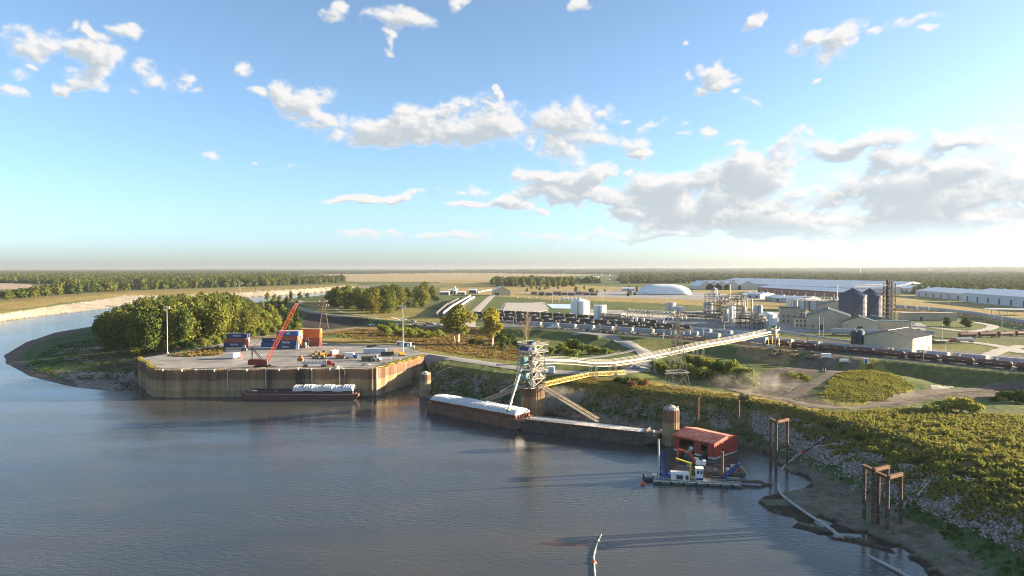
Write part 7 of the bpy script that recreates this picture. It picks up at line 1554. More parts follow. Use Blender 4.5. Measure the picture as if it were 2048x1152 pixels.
# left cluster of white works buildings
for i, (x0, x1, yb, h_, lab) in enumerate(((880, 898, 590, 6, 'low white works building at the left of the concrete plant'), (899, 913, 588, 9, 'grey works building in the middle of the concrete plant'), (914, 930, 589, 5, 'white truck shed right of the white batch tower'), (938, 952, 586, 7, 'low grey building at the right of the concrete plant'))): long_shed(lab, x0, yb, x1, yb, 18, h_, WHITE if i % 2 == 0 else TKG)
p = G(907, 589, 14.3); t = thing('batch_tower', 'white boxy batch tower rising over the concrete plant', 'tower', p + Vector((2, -3, 0))); [obj('leg', MB().bar((x, y, 0), (x, y, 8), .5), GALV, t) for x in (-2.5, 2.5) for y in (-2.5, 2.5)]; obj('silo_box', MB().box((0, 0, 11), (6.5, 6.5, 7)), WHITE, t); obj('head', MB().box((0, 0, 16), (4, 4, 3)), LITW, t)
for i in range(9):
    px = 1062 + i * 15; t = long_shed(f'low brown-roofed building among the lots left of the dome, {ORD[i]} from left', px, 589 + (i % 3), px + 12, 589 + (i % 3), 16, 4.5, mat('brown_wall', (.22, .16, .12), .8, 0, .15, .2), mat('brown_roof', (.19, .14, .11), .8, 0, .15, .2))
for i in range(12): a = G(1034 + i * 12.5, 595.5 + (i % 3) * 1.2, 14.5); car('small parked vehicle in the lot behind the large white tank', a, R(80 + 10 * (i % 3)), 'box' if i % 3 else 'suv', 'white', 'vehicle', group='vehicles parked in the lot behind the white tank')
for i in range(5): tank('lot_tank', f'white tank lying in the lot behind the large white tank, {ORD[i]} from left', 1124 + i * 8, 1130 + i * 8, 600, 596, TKW, .3, ladder=False, rings=1, n=12, h=14.4)
# far scattered town: roofs among the trees
far_w = [WROOF, TKG, LITW, BRICKR]
for i in range(70):
    px = rng.uniform(1180, 2100); py = rng.uniform(547, 563); p = G(px, py, 13.5); w = rng.uniform(12, 34); a = rng.uniform(-.6, .6)
    t = thing('town_house', 'pale roofed building among the far town trees', 'building', p, a, 'buildings of the far town'); h_ = rng.uniform(4, 9); obj('wall', MB().box((0, 0, h_ / 2), (w, 14, h_)), rng.choice(far_w), t); obj('roof', MB().slabx([(-8, h_), (8, h_), (0, h_ + rng.uniform(1.5, 5))], -w / 2 - .5, w / 2 + .5), rng.choice((WROOF, WROOF, GREYR, MATS['brown_roof'])), t)
p = G(1720, 549.5, 14); t = thing('water_tower', 'pale water tower on the horizon above the grain bins', 'water tower', p); hh = zup(1720, 535.5, p.y) - 14; obj('stem', MB().lathe([(5, 0), (2.5, hh * .2), (2.2, hh * .7), (7, hh * .8)], 14), WHITE, t, smooth=True); obj('bowl', MB().lathe([(6.5, hh * .8), (8, hh * .88), (6, hh * .97), (.02, hh)], 14), WHITE, t, smooth=True)
for i, px in enumerate((1768, 1771.5, 1775)): stack_pipe(f'thin dark chimney on the horizon right of the water tower, {ORD[i]} from left', px, 547, 538.5, 2.2, DARKST)

# ------------------------------------------------------------------ vegetation
def leaf_mat(name, c1, c2, trans=.3, objvar=.22):
    m = bpy.data.materials.new(name); m.use_nodes = True; nt = m.node_tree; N, L = nt.nodes.new, nt.links.new; nt.nodes.clear()
    a = N('ShaderNodeAttribute'); a.attribute_name = 'leaf'; oi = N('ShaderNodeObjectInfo')
    mx = N('ShaderNodeMix'); mx.data_type = 'RGBA'; mx.inputs['A'].default_value = (*c1, 1); mx.inputs['B'].default_value = (*c2, 1)
    ad = N('ShaderNodeMath'); ad.operation = 'MULTIPLY_ADD'; L(oi.outputs['Random'], ad.inputs[0]); ad.inputs[1].default_value = .7; sp = N('ShaderNodeSeparateColor'); L(a.outputs['Color'], sp.inputs[0])
    h_ = N('ShaderNodeMath'); h_.operation = 'MULTIPLY_ADD'; L(sp.outputs[0], h_.inputs[0]); h_.inputs[1].default_value = .6; h_.inputs[2].default_value = -.15; L(h_.outputs[0], ad.inputs[2]); L(ad.outputs[0], mx.inputs['Factor'])
    r = N('ShaderNodeMapRange'); L(oi.outputs['Random'], r.inputs[0]); r.inputs[3].default_value, r.inputs[4].default_value = 1 + objvar, 1 - objvar
    k = N('ShaderNodeMath'); k.operation = 'MULTIPLY'; L(sp.outputs[1], k.inputs[0]); L(r.outputs[0], k.inputs[1])
    s = N('ShaderNodeVectorMath'); s.operation = 'SCALE'; L(mx.outputs['Result'], s.inputs[0]); L(k.outputs[0], s.inputs['Scale'])
    d = N('ShaderNodeBsdfDiffuse'); L(s.outputs[0], d.inputs[0]); t = N('ShaderNodeBsdfTranslucent'); L(s.outputs[0], t.inputs[0])
    ms = N('ShaderNodeMixShader'); ms.inputs[0].default_value = trans; L(d.outputs[0], ms.inputs[1]); L(t.outputs[0], ms.inputs[2]); o = N('ShaderNodeOutputMaterial'); L(ms.outputs[0], o.inputs[0]); return m
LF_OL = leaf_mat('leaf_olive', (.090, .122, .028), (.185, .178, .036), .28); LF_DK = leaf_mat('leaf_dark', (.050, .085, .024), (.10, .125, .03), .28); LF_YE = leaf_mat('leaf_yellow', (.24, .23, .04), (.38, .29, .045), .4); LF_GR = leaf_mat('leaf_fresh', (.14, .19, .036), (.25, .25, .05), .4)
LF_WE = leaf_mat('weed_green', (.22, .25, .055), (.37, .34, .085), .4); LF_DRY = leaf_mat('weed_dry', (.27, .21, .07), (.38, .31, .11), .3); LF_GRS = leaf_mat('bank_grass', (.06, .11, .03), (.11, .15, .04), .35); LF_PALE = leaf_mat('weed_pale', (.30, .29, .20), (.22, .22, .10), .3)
LF_RUSTY = leaf_mat('weed_rusty', (.20, .11, .045), (.28, .18, .06), .25); BARK = mat('bark', (.20, .17, .13), .95, 0, .25, .8); BARKP = mat('bark_pale', (.36, .32, .26), .95, 0, .25, .8)

def leaves_mesh(name, centers, radii, n, size, m, seed, flat=.0, up=.0, shell=(.5, 1.18), aspect=1.0, bottom=None, nb=.9):
    """n leaf sprays (small bent quads) spread through the outer volume of overlapping lobes"""
    r = np.random.RandomState(seed); C_, Rr = np.array(centers, float), np.array(radii, float); w = (Rr[:, 0] * Rr[:, 1] + Rr[:, 0] * Rr[:, 2]); k = r.choice(len(C_), n, p=w / w.sum())
    d = r.randn(n, 3); d /= np.linalg.norm(d, axis=1)[:, None]; rad = shell[0] + (shell[1] - shell[0]) * r.rand(n) ** .6
    P = C_[k] + d * Rr[k] * rad[:, None]
    if bottom is not None: P[:, 2] = np.maximum(P[:, 2], bottom + r.rand(n) * size)
    nrm = d * nb + r.randn(n, 3) * .75; nrm[:, 2] += up; nrm /= np.linalg.norm(nrm, axis=1)[:, None]
    a = np.cross(nrm, r.randn(n, 3)); a /= np.linalg.norm(a, axis=1)[:, None]; b = np.cross(nrm, a)
    s = size * (.55 + .9 * r.rand(n))[:, None]; a *= s * .5; b *= s * .5 * aspect; bend = nrm * s * .18
    V = np.stack([P - a - b * .6, P + a * .7 - b + bend, P + a + b * .7, P - a * .6 + b + bend], 1).reshape(-1, 3)
    me = bpy.data.meshes.new(name); me.vertices.add(4 * n); me.vertices.foreach_set('co', V.astype(np.float32).ravel()); me.loops.add(4 * n); me.loops.foreach_set('vertex_index', np.arange(4 * n, dtype=np.int32))
    me.polygons.add(n); me.polygons.foreach_set('loop_start', np.arange(0, 4 * n, 4, dtype=np.int32)); me.polygons.foreach_set('loop_total', np.full(n, 4, np.int32)); me.update(); me.validate()
    lob = r.rand(len(C_))[k]; at = me.attributes.new('leaf', 'FLOAT_COLOR', 'FACE'); col = np.ones((n, 4), np.float32); col[:, 0] = np.clip(.6 * lob + .4 * r.rand(n), 0, 1); col[:, 1] = .72 + .56 * r.rand(n); at.data.foreach_set('color', col.ravel()); me.materials.append(m); return me

def trunk_mesh(H_, r0, lobes, m, seed, split=1):
    r = random.Random(seed); mb = MB(); top = H_ * .6
    for q in range(split):
        ox, oy = (0, 0) if split == 1 else (r.uniform(-2, 2), r.uniform(-1.5, 1.5)); lean = (r.uniform(-.04, .04) * H_ + ox * .8, r.uniform(-.04, .04) * H_ + oy * .6)
        pts = [(ox + lean[0] * f, oy + lean[1] * f, H_ * .62 * f - .5 * (f == 0)) for f in (0, .08, .3, .6, 1)]; mb.path(pts, [r0 * 1.5, r0, r0 * .85, r0 * .6, r0 * .3], 7); base = Vector(pts[3])
        for (c, rr) in lobes[q::split]:
            e = Vector(c); st = Vector(pts[2]).lerp(base, r.random()); mb.path([st, st.lerp(e, .5) + Vector((r.uniform(-.6, .6), r.uniform(-.6, .6), .5)), e], [r0 * .42, r0 * .28, r0 * .1], 5)
    return mb.mesh('trunk', m, True)

def tree_kind(seed, H_=30.0, W_=9.0, nl=11, n=1700, size=1.15, leaf=None, bark=None, clear=.18, split=1, r0=.42):
    r = random.Random(seed); lobes = []
    for i in range(nl):
        f = clear + (1 - clear) * (i + .5) / nl; z = H_ * f * .93; prof = math.sin(math.pi * min(1, max(.08, (f - clear) / (1 - clear) * .82 + .16))) ** .7; rr = W_ * .5 * prof * r.uniform(.36, .72); a = r.uniform(0, 6.28) ; off = W_ * .5 * prof * r.uniform(.12, .72)
        lobes.append(((math.cos(a) * off, math.sin(a) * off, z), (rr, rr, rr * r.uniform(.75, 1.1))))
    return leaves_mesh('crown', [l[0] for l in lobes], [l[1] for l in lobes], n, size, leaf, seed, up=.25), trunk_mesh(H_, r0, lobes, bark or BARK, seed, split)
KINDS = {'olive': [tree_kind(100 + i, 30, 14 + 3 * (i % 3), 22, 2700, 1.0, LF_OL, clear=.06) for i in range(6)], 'dark': [tree_kind(200 + i, 30, 14 + 2 * (i % 2), 20, 2400, 1.0, LF_DK, clear=.06) for i in range(4)], 'bushy': [tree_kind(300 + i, 14, 9, 9, 1000, .85, LF_DK if i % 2 else LF_GR, clear=.02, r0=.22) for i in range(4)]}
def shrub_kind(seed, leaf, W_=6.0, H_=4.0, n=1000, size=.44):
    r = random.Random(seed); L_ = []
    for i in range(9): a = r.uniform(0, 6.28); o = W_ * .34 * r.random() ** .5; rr = W_ * r.uniform(.16, .27); L_.append(((math.cos(a) * o, math.sin(a) * o, H_ * r.uniform(.25, .72)), (rr, rr, H_ * r.uniform(.2, .34))))
    mb = MB(); [mb.path([(0, 0, -.3), (l[0][0] * .5, l[0][1] * .5, l[0][2] * .55), l[0]], [.09, .06, .03], 5) for l in L_]
    return leaves_mesh('foliage', [l[0] for l in L_], [l[1] for l in L_], n, size, leaf, seed, up=.3, shell=(.4, 1.05), bottom=0.0), mb.mesh('stems', BARK)
SHR = {'fresh': [shrub_kind(400 + i, LF_GR) for i in range(3)], 'dark': [shrub_kind(410 + i, LF_DK) for i in range(3)], 'weed': [shrub_kind(420 + i, LF_WE) for i in range(3)], 'pale': [shrub_kind(430, LF_PALE)], 'rusty': [shrub_kind(440 + i, LF_RUSTY) for i in range(2)]}
def tree(name, kind, p, H_, W_, label, group=None, cat='tree', k=None):
    cm, tm = (KINDS[kind] if isinstance(kind, str) else kind)[k if k is not None else rng.randrange(len(KINDS[kind]) if isinstance(kind, str) else len(kind))]
    t = thing(name, label, cat, p, rng.random() * 6.28, group); base = 30.0 if kind in ('olive', 'dark') else 14.0; t.scale = (W_, W_, H_ / base) if isinstance(kind, str) else (W_, W_, H_)
    obj('trunk', tm, None, t); obj('crown', cm, None, t); return t
def shrub(kind, p, W_, H_, label, group=None, name='shrub'):
    fm, sm = SHR[kind][rng.randrange(len(SHR[kind]))]; t = thing(name, label, 'shrub', p, rng.random() * 6.28, group); t.scale = (W_ / 6.0, W_ / 6.0, H_ / 4.0); obj('foliage', fm, None, t); obj('stems', sm, None, t); return t
def lerp_y(tab, x):
    for (a, b), (c, d_) in zip(tab, tab[1:]):
        if a <= x <= c: return b + (d_ - b) * (x - a) / (c - a)
    return tab[0][1] if x < tab[0][0] else tab[-1][1]
def poisson(poly, dmin, n_max, tries=6000, dgrow=0):
    P = [G(*p) for p in poly]; x0, x1 = min(p.x for p in P), max(p.x for p in P); y0, y1 = min(p.y for p in P), max(p.y for p in P); out = []
    for _ in range(tries):
        x, y = rng.uniform(x0, x1), rng.uniform(y0, y1)
        if not inpoly(np.array([x]), np.array([y]), P)[0]: continue
        if all((x - a) ** 2 + (y - b) ** 2 > dmin * dmin for a, b in out):
            out.append((x, y))
            if len(out) >= n_max: break
    return out
def px_of(x, y, z):
    v = Vector((x, y, z - CAM_H)); f = v.y * math.cos(PITCH) - v.z * math.sin(PITCH); return 1024 + FPX * v.x / f

# the wood on the peninsula
TOP1 = [(170, 650), (190, 630), (215, 612), (250, 600), (290, 583), (330, 574), (420, 574), (470, 582), (505, 598), (520, 622), (560, 632), (610, 652)]
for (x, y) in poisson([(182,654,3),(205,688,6),(262,714,9),(322,706,11),(395,694,12.5),(455,678,13),(520,667,13),(598,655,12),(600,636,11),(555,616,10),(470,613,8),(300,637,4)], 9.5, 245):
    z = hgt(x, y); px = px_of(x, y, z); cap = zup(px, lerp_y(TOP1, px), y) - z; Ht = max(6, min(34, cap * rng.uniform(.62, 1.0)))
    kd = 'bushy' if Ht < 14 else ('dark' if rng.random() < (.6 if px < 300 else .35) else 'olive')  # more dark trees at left: the wood's shade side put into leaf colour
    tree('broadleaf_tree', kd, (x, y, z - .2), Ht, rng.uniform(.85, 1.15) * (1.0 if kd != 'bushy' else Ht / 14 * 1.1) * (1 if Ht > 22 or kd == 'bushy' else .8), {'olive': 'olive-green tall tree in the dense wood left of the dock', 'dark': 'dark green tall tree in the dense wood left of the dock', 'bushy': 'low bushy tree on the fringe of the wood left of the dock'}[kd], 'trees of the wood left of the dock')
for px, py, W_, H_ in ((300,702,7,6),(320,700,7,7),(345,701,6,5),(365,697,7,6),(385,697,7,5),(410,693,8,6),(430,690,8,7),(450,684,8,6),(470,679,7,6),(500,674,8,6),(530,672,8,6),(548,668,7,6),(575,662,8,6),(592,659,8,7),(270,712,7,6),(285,707,8,8)):
    shrub('dark' if px % 2 else 'fresh', GT(px, py, 12), W_, H_, 'green shrub along the foot of the wood behind the dock', 'shrubs along the foot of the wood')
# grove beyond the levee
TOP2 = [(650, 580), (670, 566), (700, 564), (730, 574), (760, 566), (790, 562), (812, 570), (830, 582), (842, 558), (868, 562), (880, 590)]
for (x, y) in poisson([(655,606,14.3),(672,620,14.3),(700,626,14.3),(770,630,14.3),(845,618,14.3),(885,603,14.3),(870,594,14.3),(700,592,14.3)], 11, 75):
    z = hgt(x, y); px = px_of(x, y, z); cap = zup(px, lerp_y(TOP2, px), y) - z; low = px > 800 and rng.random() < .7; Ht = max(6, min(34, cap * rng.uniform(.72, 1.0))) * (.42 if low else 1); kd = 'bushy' if Ht < 15 else ('olive' if rng.random() < .8 else 'dark')
    tree('broadleaf_tree', kd, (x, y, z - .2), Ht, 1.15 if kd != 'bushy' else 1.2, 'lower bushy tree in the grove beyond the levee' if kd == 'bushy' else 'tall sunlit tree in the grove beyond the levee', 'trees of the grove beyond the levee')
# trees by the channel and single trees
for i, (px, py, yt) in enumerate(((535,602,582),(548,604,585),(560,606,588),(572,608,590),(545,618,596),(560,622,602),(582,602,580),(600,598,582),(615,596,584),(592,635,612),(575,640,615),(520,640,612),(532,650,618),(545,642,610),(556,652,622),(566,634,606),(580,650,622),(590,648,624),(540,630,604),(525,622,598),(552,660,632),(598,656,634))):
    p = GT(px, py, 12); tree('broadleaf_tree', 'bushy', p, max(7, zup(px, yt, p.y) - p.z), 1.1, f'small dark tree right of the tall wood, {ORD[i]} counted from the channel', 'small trees by the side channel')
YT = [tree_kind(500 + i, 30, 13, 14, 2600, 1.0, LF_YE if i else leaf_mat('leaf_gold_green', (.17, .21, .04), (.30, .28, .05), .4), BARKP, clear=.30, split=3 - i, r0=.36) for i in range(2)]
p = GT(918, 684, 12.4); t = tree('cottonwood_tree', YT, p, (zup(918, 604, p.y) - p.z) / 30, 1.55, 'tall yellow-green cottonwood with three pale trunks behind the dock road', k=0)
p = GT(984, 692, 12.2); t = tree('cottonwood_tree', YT, p, (zup(984, 610, p.y) - p.z) / 30, 1.35, 'golden cottonwood right of the three-trunked one', k=1)
def bare_tree(p, H_, lab):
    r = random.Random(9); t = thing('bare_tree', lab, 'tree', p); mb = MB(); mb.path([(0, 0, -.4), (.2, 0, H_ * .3), (0, .2, H_ * .62), (.2, .1, H_)], [.4, .32, .2, .04], 7); obj('trunk', mb, BARK, t); mb = MB()
    for i in range(46):
        z = H_ * r.uniform(.2, .92); a = r.uniform(0, 6.28); l = (H_ - z) * .28 + 1.6 + r.random() * 1.2; e = Vector((math.cos(a) * l, math.sin(a) * l, z + l * .9)); mb.path([(0, 0, z), e * .5 + Vector((0, 0, z * .5)), e], [.12, .07, .03], 4)
        for k in range(4): q = Vector((0, 0, z)).lerp(e, r.uniform(.35, 1)); a2 = a + r.uniform(-1.2, 1.2); mb.path([q, q + Vector((math.cos(a2) * l * .4, math.sin(a2) * l * .4, l * .45))], [.05, .02], 3)
    obj('branches', mb, mat('twig_brown', (.30, .23, .17), .95, 0, .2, .5), t)
    fm = leaves_mesh('dry_leaves', [(0, 0, H_ * f) for f in (.35, .5, .65, .8)], [(2.6, 2.6, 3), (3.2, 3.2, 3), (2.8, 2.8, 3), (1.8, 1.8, 2.5)], 420, .4, leaf_mat('leaf_withered', (.22, .15, .08), (.30, .22, .13), .2), 77, shell=(.3, 1)); obj('dry_leaves', fm, None, t)
p = GT(1052, 694, 11.5); bare_tree(p, zup(1052, 628, p.y) - p.z, 'nearly bare grey-brown tree behind the loading tower')
for px, py, yt, W_, lab in ((1892, 652, 633, 1.15, 'round pale-green tree on the plant lawn, left one'), (1934, 654, 634, 1.35, 'round pale-green tree on the plant lawn, right one'), (972, 672, 656, .5, 'small yellow sapling left of the golden cottonwood')):
    p = G(px, py, 14.5) if py < 660 else GT(px, py, 12); tree('lawn_tree', 'bushy', p, zup(px, yt, p.y) - p.z, W_, lab, k=1 if px > 1000 else 0)
# shrubs one can pick out
for lab, grp, kind, lst in (
 ('green bush in the row between the two roads behind the dock', 'bushes between the roads behind the dock', 'fresh', [(762,662,8,6),(775,668,9,7),(788,664,9,8),(800,672,9,7),(812,668,9,7),(824,672,9,6),(836,670,8,6),(848,674,9,6),(860,672,8,5),(872,676,9,6),(882,674,7,5),(780,656,8,6),(806,660,9,7)]),
 ('dark green bush near the golden cottonwood', 'bushes near the cottonwoods', 'dark', [(1000,684,8,7),(1012,690,9,8),(1022,682,8,6),(1006,698,7,5),(1032,692,7,6),(1042,700,6,5),(962,690,6,4),(945,688,6,4)]),
 ('bright green bush inside the loop road', 'bushes inside the loop road', 'fresh', [(1100,708,7,5),(1114,706,8,6),(1128,704,8,7),(1142,702,9,9),(1155,702,9,9),(1166,705,8,7),(1180,708,8,6),(1194,708,7,5),(1208,709,6,4),(1135,712,7,5),(1150,713,7,5),(1220,708,5,3)]),
 ('green bush in the long thicket beside the near pylon', 'bushes of the thicket by the pylon', 'fresh', [(1312,742,7,6),(1326,748,8,7),(1340,738,8,6),(1352,752,7,6),(1368,744,8,7),(1380,734,8,8),(1392,738,9,9),(1404,742,9,9),(1414,746,9,9),(1424,744,9,8),(1436,750,10,9),(1448,754,10,9),(1458,756,9,8),(1468,760,10,9),(1480,764,10,9),(1490,768,9,8),(1500,772,8,7),(1508,776,7,6),(1425,762,8,6),(1445,768,8,6),(1465,774,8,6),(1400,756,8,6),(1380,752,8,6)]),
 ('rusty brown bush at the shore end of the yellow footbridge', 'rusty bushes by the footbridge', 'rusty', [(1238,764,5,3),(1250,768,6,3.4),(1262,766,6,3.6),(1274,770,6,3.6),(1286,770,5,3),(1262,774,6,3)]),
 ('low green bush on the grassy basin below the levee work site', 'bushes in the basin below the work site', 'fresh', [(1572,757,6,3.5),(1584,760,7,4),(1598,757,6,3),(1608,762,5,2.6)]),
 ('broad green shrub mound above the weeds at the right', 'shrub mounds above the right weeds', 'weed', [(1880,822,7,4),(1900,820,9,5.5),(1922,824,10,6),(1942,828,8,5),(1862,826,6,3.6)]),
 ('dark shrub in the swale at the far right', 'dark shrubs in the right swale', 'dark', [(2030,800,9,5),(2046,806,9,6),(2010,796,6,3),(1990,802,5,2.4)])):
    for k_, (px, py, W_, H_) in enumerate(sorted(lst)): shrub(kind if rng.random() < .85 else 'dark', GT(px, py, 11), W_ * rng.uniform(.9, 1.15), H_ * rng.uniform(.85, 1.1), f'{lab}, {ORD[k_]} from left', grp)
shrub('pale', GT(1487, 806, 12), 6, 4.5, 'pale dusty bush on the crest above the boathouse')
# leafy bushes on the near right bank
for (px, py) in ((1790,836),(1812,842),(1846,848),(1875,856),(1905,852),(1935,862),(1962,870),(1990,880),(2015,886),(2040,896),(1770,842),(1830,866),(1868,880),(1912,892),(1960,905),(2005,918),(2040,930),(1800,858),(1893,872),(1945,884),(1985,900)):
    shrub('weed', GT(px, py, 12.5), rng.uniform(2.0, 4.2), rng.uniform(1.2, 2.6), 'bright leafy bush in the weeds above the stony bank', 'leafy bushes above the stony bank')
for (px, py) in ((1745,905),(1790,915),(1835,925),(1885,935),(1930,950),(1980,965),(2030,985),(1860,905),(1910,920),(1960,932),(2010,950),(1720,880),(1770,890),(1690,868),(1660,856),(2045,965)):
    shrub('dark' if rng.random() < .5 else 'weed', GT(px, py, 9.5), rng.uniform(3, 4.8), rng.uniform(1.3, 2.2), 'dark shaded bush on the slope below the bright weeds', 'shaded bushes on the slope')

# far trees one can still tell apart
FARK = [tree_kind(600 + i, 30, 17, 9, 420, 2.6, LF_OL if i % 2 else LF_DK, clear=.03, r0=.5) for i in range(4)]
for (x, y) in poisson([(-60,607,12.5),(60,597,12.5),(160,588,12.5),(280,580,12.5),(280,572,12.5),(150,576,12.5),(60,584,12.5),(-60,596,12.5)], 15, 100):
    z = hgt(x, y); px = px_of(x, y, z); Ht = min(36, max(12, (zup(px, lerp_y([(-60, 592), (0, 588), (30, 576), (60, 573), (80, 566), (150, 557), (200, 556), (250, 562), (290, 566)], px), y) - z) * rng.uniform(.75, 1))); tree('far_bank_tree', FARK, (x, y, z), Ht / 30, rng.uniform(.9, 1.3), 'sunlit tree in the wood on the far bank at left', 'trees on the far bank at left')
for (x, y) in poisson([(985,573,13.8),(1150,575,13.8),(1150,566,13.8),(985,567,13.8)], 16, 70):
    z = hgt(x, y); px = px_of(x, y, z); Ht = min(38, max(14, (zup(px, 550, y) - z) * rng.uniform(.75, 1))); tree('grove_tree', FARK, (x, y, z), Ht / 30, rng.uniform(.9, 1.25), 'tree in the long grove above the tan gable shed', 'trees of the long grove above the tan shed')
for (x, y) in poisson([(1830,588,14),(2080,596,14),(2080,585,14),(1830,580,14)], 18, 60):
    z = hgt(x, y); tree('town_tree', FARK, (x, y, z), rng.uniform(16, 26) / 30, rng.uniform(.8, 1.2), 'sunlit tree in the belt behind the right-hand long sheds', 'trees behind the right long sheds')
for i in range(34):
    px = rng.choice((rng.uniform(1050, 1180), rng.uniform(1255, 1275), rng.uniform(1150, 1210))); py = rng.uniform(576, 592); p = G(px, py, 14.3); tree('yard_tree', FARK, p, rng.uniform(6, 11) / 30, .42, 'small dark tree dotted among the lots left of the dome', 'small trees among the lots')

# ------------------------------------------------------------------ what nobody could count
def scatter(name, label, meshes, X, Y, sc, seed=1, zoff=0.0, cat=None, Z=None):
    r = np.random.RandomState(seed); X, Y = np.asarray(X), np.asarray(Y); Z = heights(X, Y) + zoff if Z is None else Z; n = len(X)
    me = bpy.data.meshes.new(name); me.vertices.add(n); me.vertices.foreach_set('co', np.stack([X, Y, Z], 1).astype(np.float32).ravel())
    a = me.attributes.new('sc', 'FLOAT_VECTOR', 'POINT'); sc = np.asarray(sc, np.float32); sc = sc if sc.ndim == 2 else np.stack([sc] * 3, 1); a.data.foreach_set('vector', sc.ravel())
    a = me.attributes.new('rz', 'FLOAT', 'POINT'); a.data.foreach_set('value', (r.rand(n) * 6.28).astype(np.float32)); a = me.attributes.new('vi', 'INT', 'POINT'); a.data.foreach_set('value', r.randint(0, len(meshes), n).astype(np.int32))
    o = obj(name, me, None, label=label, cat=cat, kind='stuff'); ng = bpy.data.node_groups.new(name, 'GeometryNodeTree'); ng.interface.new_socket('Geometry', in_out='INPUT', socket_type='NodeSocketGeometry'); ng.interface.new_socket('Geometry', in_out='OUTPUT', socket_type='NodeSocketGeometry'); N, L = ng.nodes.new, ng.links.new
    gi, go = N('NodeGroupInput'), N('NodeGroupOutput'); ip = N('GeometryNodeInstanceOnPoints'); jn = N('GeometryNodeJoinGeometry')
    for me_ in reversed(meshes):
        to = bpy.data.objects.new(name + '_form', me_); oi = N('GeometryNodeObjectInfo'); oi.inputs['Object'].default_value = to; oi.inputs['As Instance'].default_value = True; L(oi.outputs['Geometry'], jn.inputs[0])
    def att(nm, ty): x = N('GeometryNodeInputNamedAttribute'); x.data_type = ty; x.inputs['Name'].default_value = nm; return x.outputs['Attribute']
    cx = N('ShaderNodeCombineXYZ'); L(att('rz', 'FLOAT'), cx.inputs[2]); ip.inputs['Pick Instance'].default_value = True
    L(gi.outputs[0], ip.inputs['Points']); L(jn.outputs[0], ip.inputs['Instance']); L(att('vi', 'INT'), ip.inputs['Instance Index']); L(cx.outputs[0], ip.inputs['Rotation']); L(att('sc', 'FLOAT_VECTOR'), ip.inputs['Scale']); L(ip.outputs[0], go.inputs[0])
    md = o.modifiers.new('spread', 'NODES'); md.node_group = ng; return o
def spread(poly, n, seed, clump=0.0, scale=12, cond=None):
    P = [G(*p) for p in poly]; r = np.random.RandomState(seed); x0, x1 = min(p.x for p in P), max(p.x for p in P); y0, y1 = min(p.y for p in P), max(p.y for p in P); X, Y = r.uniform(x0, x1, n * 4), r.uniform(y0, y1, n * 4); k_ = min(2.6, (y1 - y0) * .06); m = inpoly(X + smooth_noise(X, Y, 9, seed + 70) * k_, Y + smooth_noise(X, Y, 8, seed + 71) * k_, P)
    if clump: m &= smooth_noise(X, Y, scale, seed + 5) * .9 + r.rand(n * 4) * .5 > clump
    X, Y = X[m][:n], Y[m][:n]; return X, Y
def tuft(seed, leaf, H_=1.0, W_=.9, n=46, size=.34, asp=1.6):
    return leaves_mesh('tuft', [(0, 0, H_ * .35), (W_ * .25, .1, H_ * .5), (-W_ * .2, -.15, H_ * .45)], [(W_ * .5, W_ * .5, H_ * .45), (W_ * .3, W_ * .3, H_ * .5), (W_ * .3, W_ * .3, H_ * .4)], n, size, leaf, seed, up=.35, shell=(.1, 1.15), aspect=asp, bottom=0.0, nb=.15)
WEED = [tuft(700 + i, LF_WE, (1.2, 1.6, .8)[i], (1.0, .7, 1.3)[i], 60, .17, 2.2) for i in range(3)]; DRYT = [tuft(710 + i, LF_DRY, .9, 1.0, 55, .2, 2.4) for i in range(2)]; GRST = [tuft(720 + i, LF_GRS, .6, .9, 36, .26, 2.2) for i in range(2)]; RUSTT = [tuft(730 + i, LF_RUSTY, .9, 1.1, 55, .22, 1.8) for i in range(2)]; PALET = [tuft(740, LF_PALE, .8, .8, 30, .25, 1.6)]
rs = np.random.RandomState(3)
def szs(n, lo, hi): return lo + (hi - lo) * rs.rand(n) ** 1.5
PLAT = [(1590,822,12.5),(1700,848,12.5),(1800,876,12.5),(1900,902,12.5),(2048,942,12.5),(2200,985,12.5),(2200,838,12.5),(2048,832,12.5),(1930,828,12.5),(1830,816,12.5),(1700,824,12.5)]
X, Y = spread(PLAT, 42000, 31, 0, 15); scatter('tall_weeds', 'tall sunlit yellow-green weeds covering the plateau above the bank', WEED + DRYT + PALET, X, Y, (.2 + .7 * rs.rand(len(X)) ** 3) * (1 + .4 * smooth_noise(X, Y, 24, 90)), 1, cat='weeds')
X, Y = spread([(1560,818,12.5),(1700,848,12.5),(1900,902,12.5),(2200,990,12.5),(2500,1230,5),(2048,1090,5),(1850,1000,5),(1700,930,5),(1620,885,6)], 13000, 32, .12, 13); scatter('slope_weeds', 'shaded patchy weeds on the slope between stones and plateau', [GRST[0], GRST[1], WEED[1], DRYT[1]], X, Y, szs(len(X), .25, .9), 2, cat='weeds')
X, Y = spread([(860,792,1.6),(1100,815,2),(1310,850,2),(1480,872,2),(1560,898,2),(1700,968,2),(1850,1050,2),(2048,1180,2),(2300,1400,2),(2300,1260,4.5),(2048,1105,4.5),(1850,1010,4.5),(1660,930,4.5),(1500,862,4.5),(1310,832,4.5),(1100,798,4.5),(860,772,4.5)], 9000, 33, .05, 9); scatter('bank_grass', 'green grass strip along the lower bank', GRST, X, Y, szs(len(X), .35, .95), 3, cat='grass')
X, Y = spread([(860,772,4.5),(1100,800,4.5),(1310,834,4.5),(1500,858,4.5),(1500,806,12),(1300,784,12.4),(1100,762,12.4),(960,745,12.4),(860,728,12)], 9000, 34, .1, 10); scatter('bank_scrub', 'mixed green scrub on the shaded bank below the footbridge', [GRST[0], GRST[1], PALET[0], DRYT[0]], X, Y, szs(len(X), .25, .85), 4, cat='scrub')
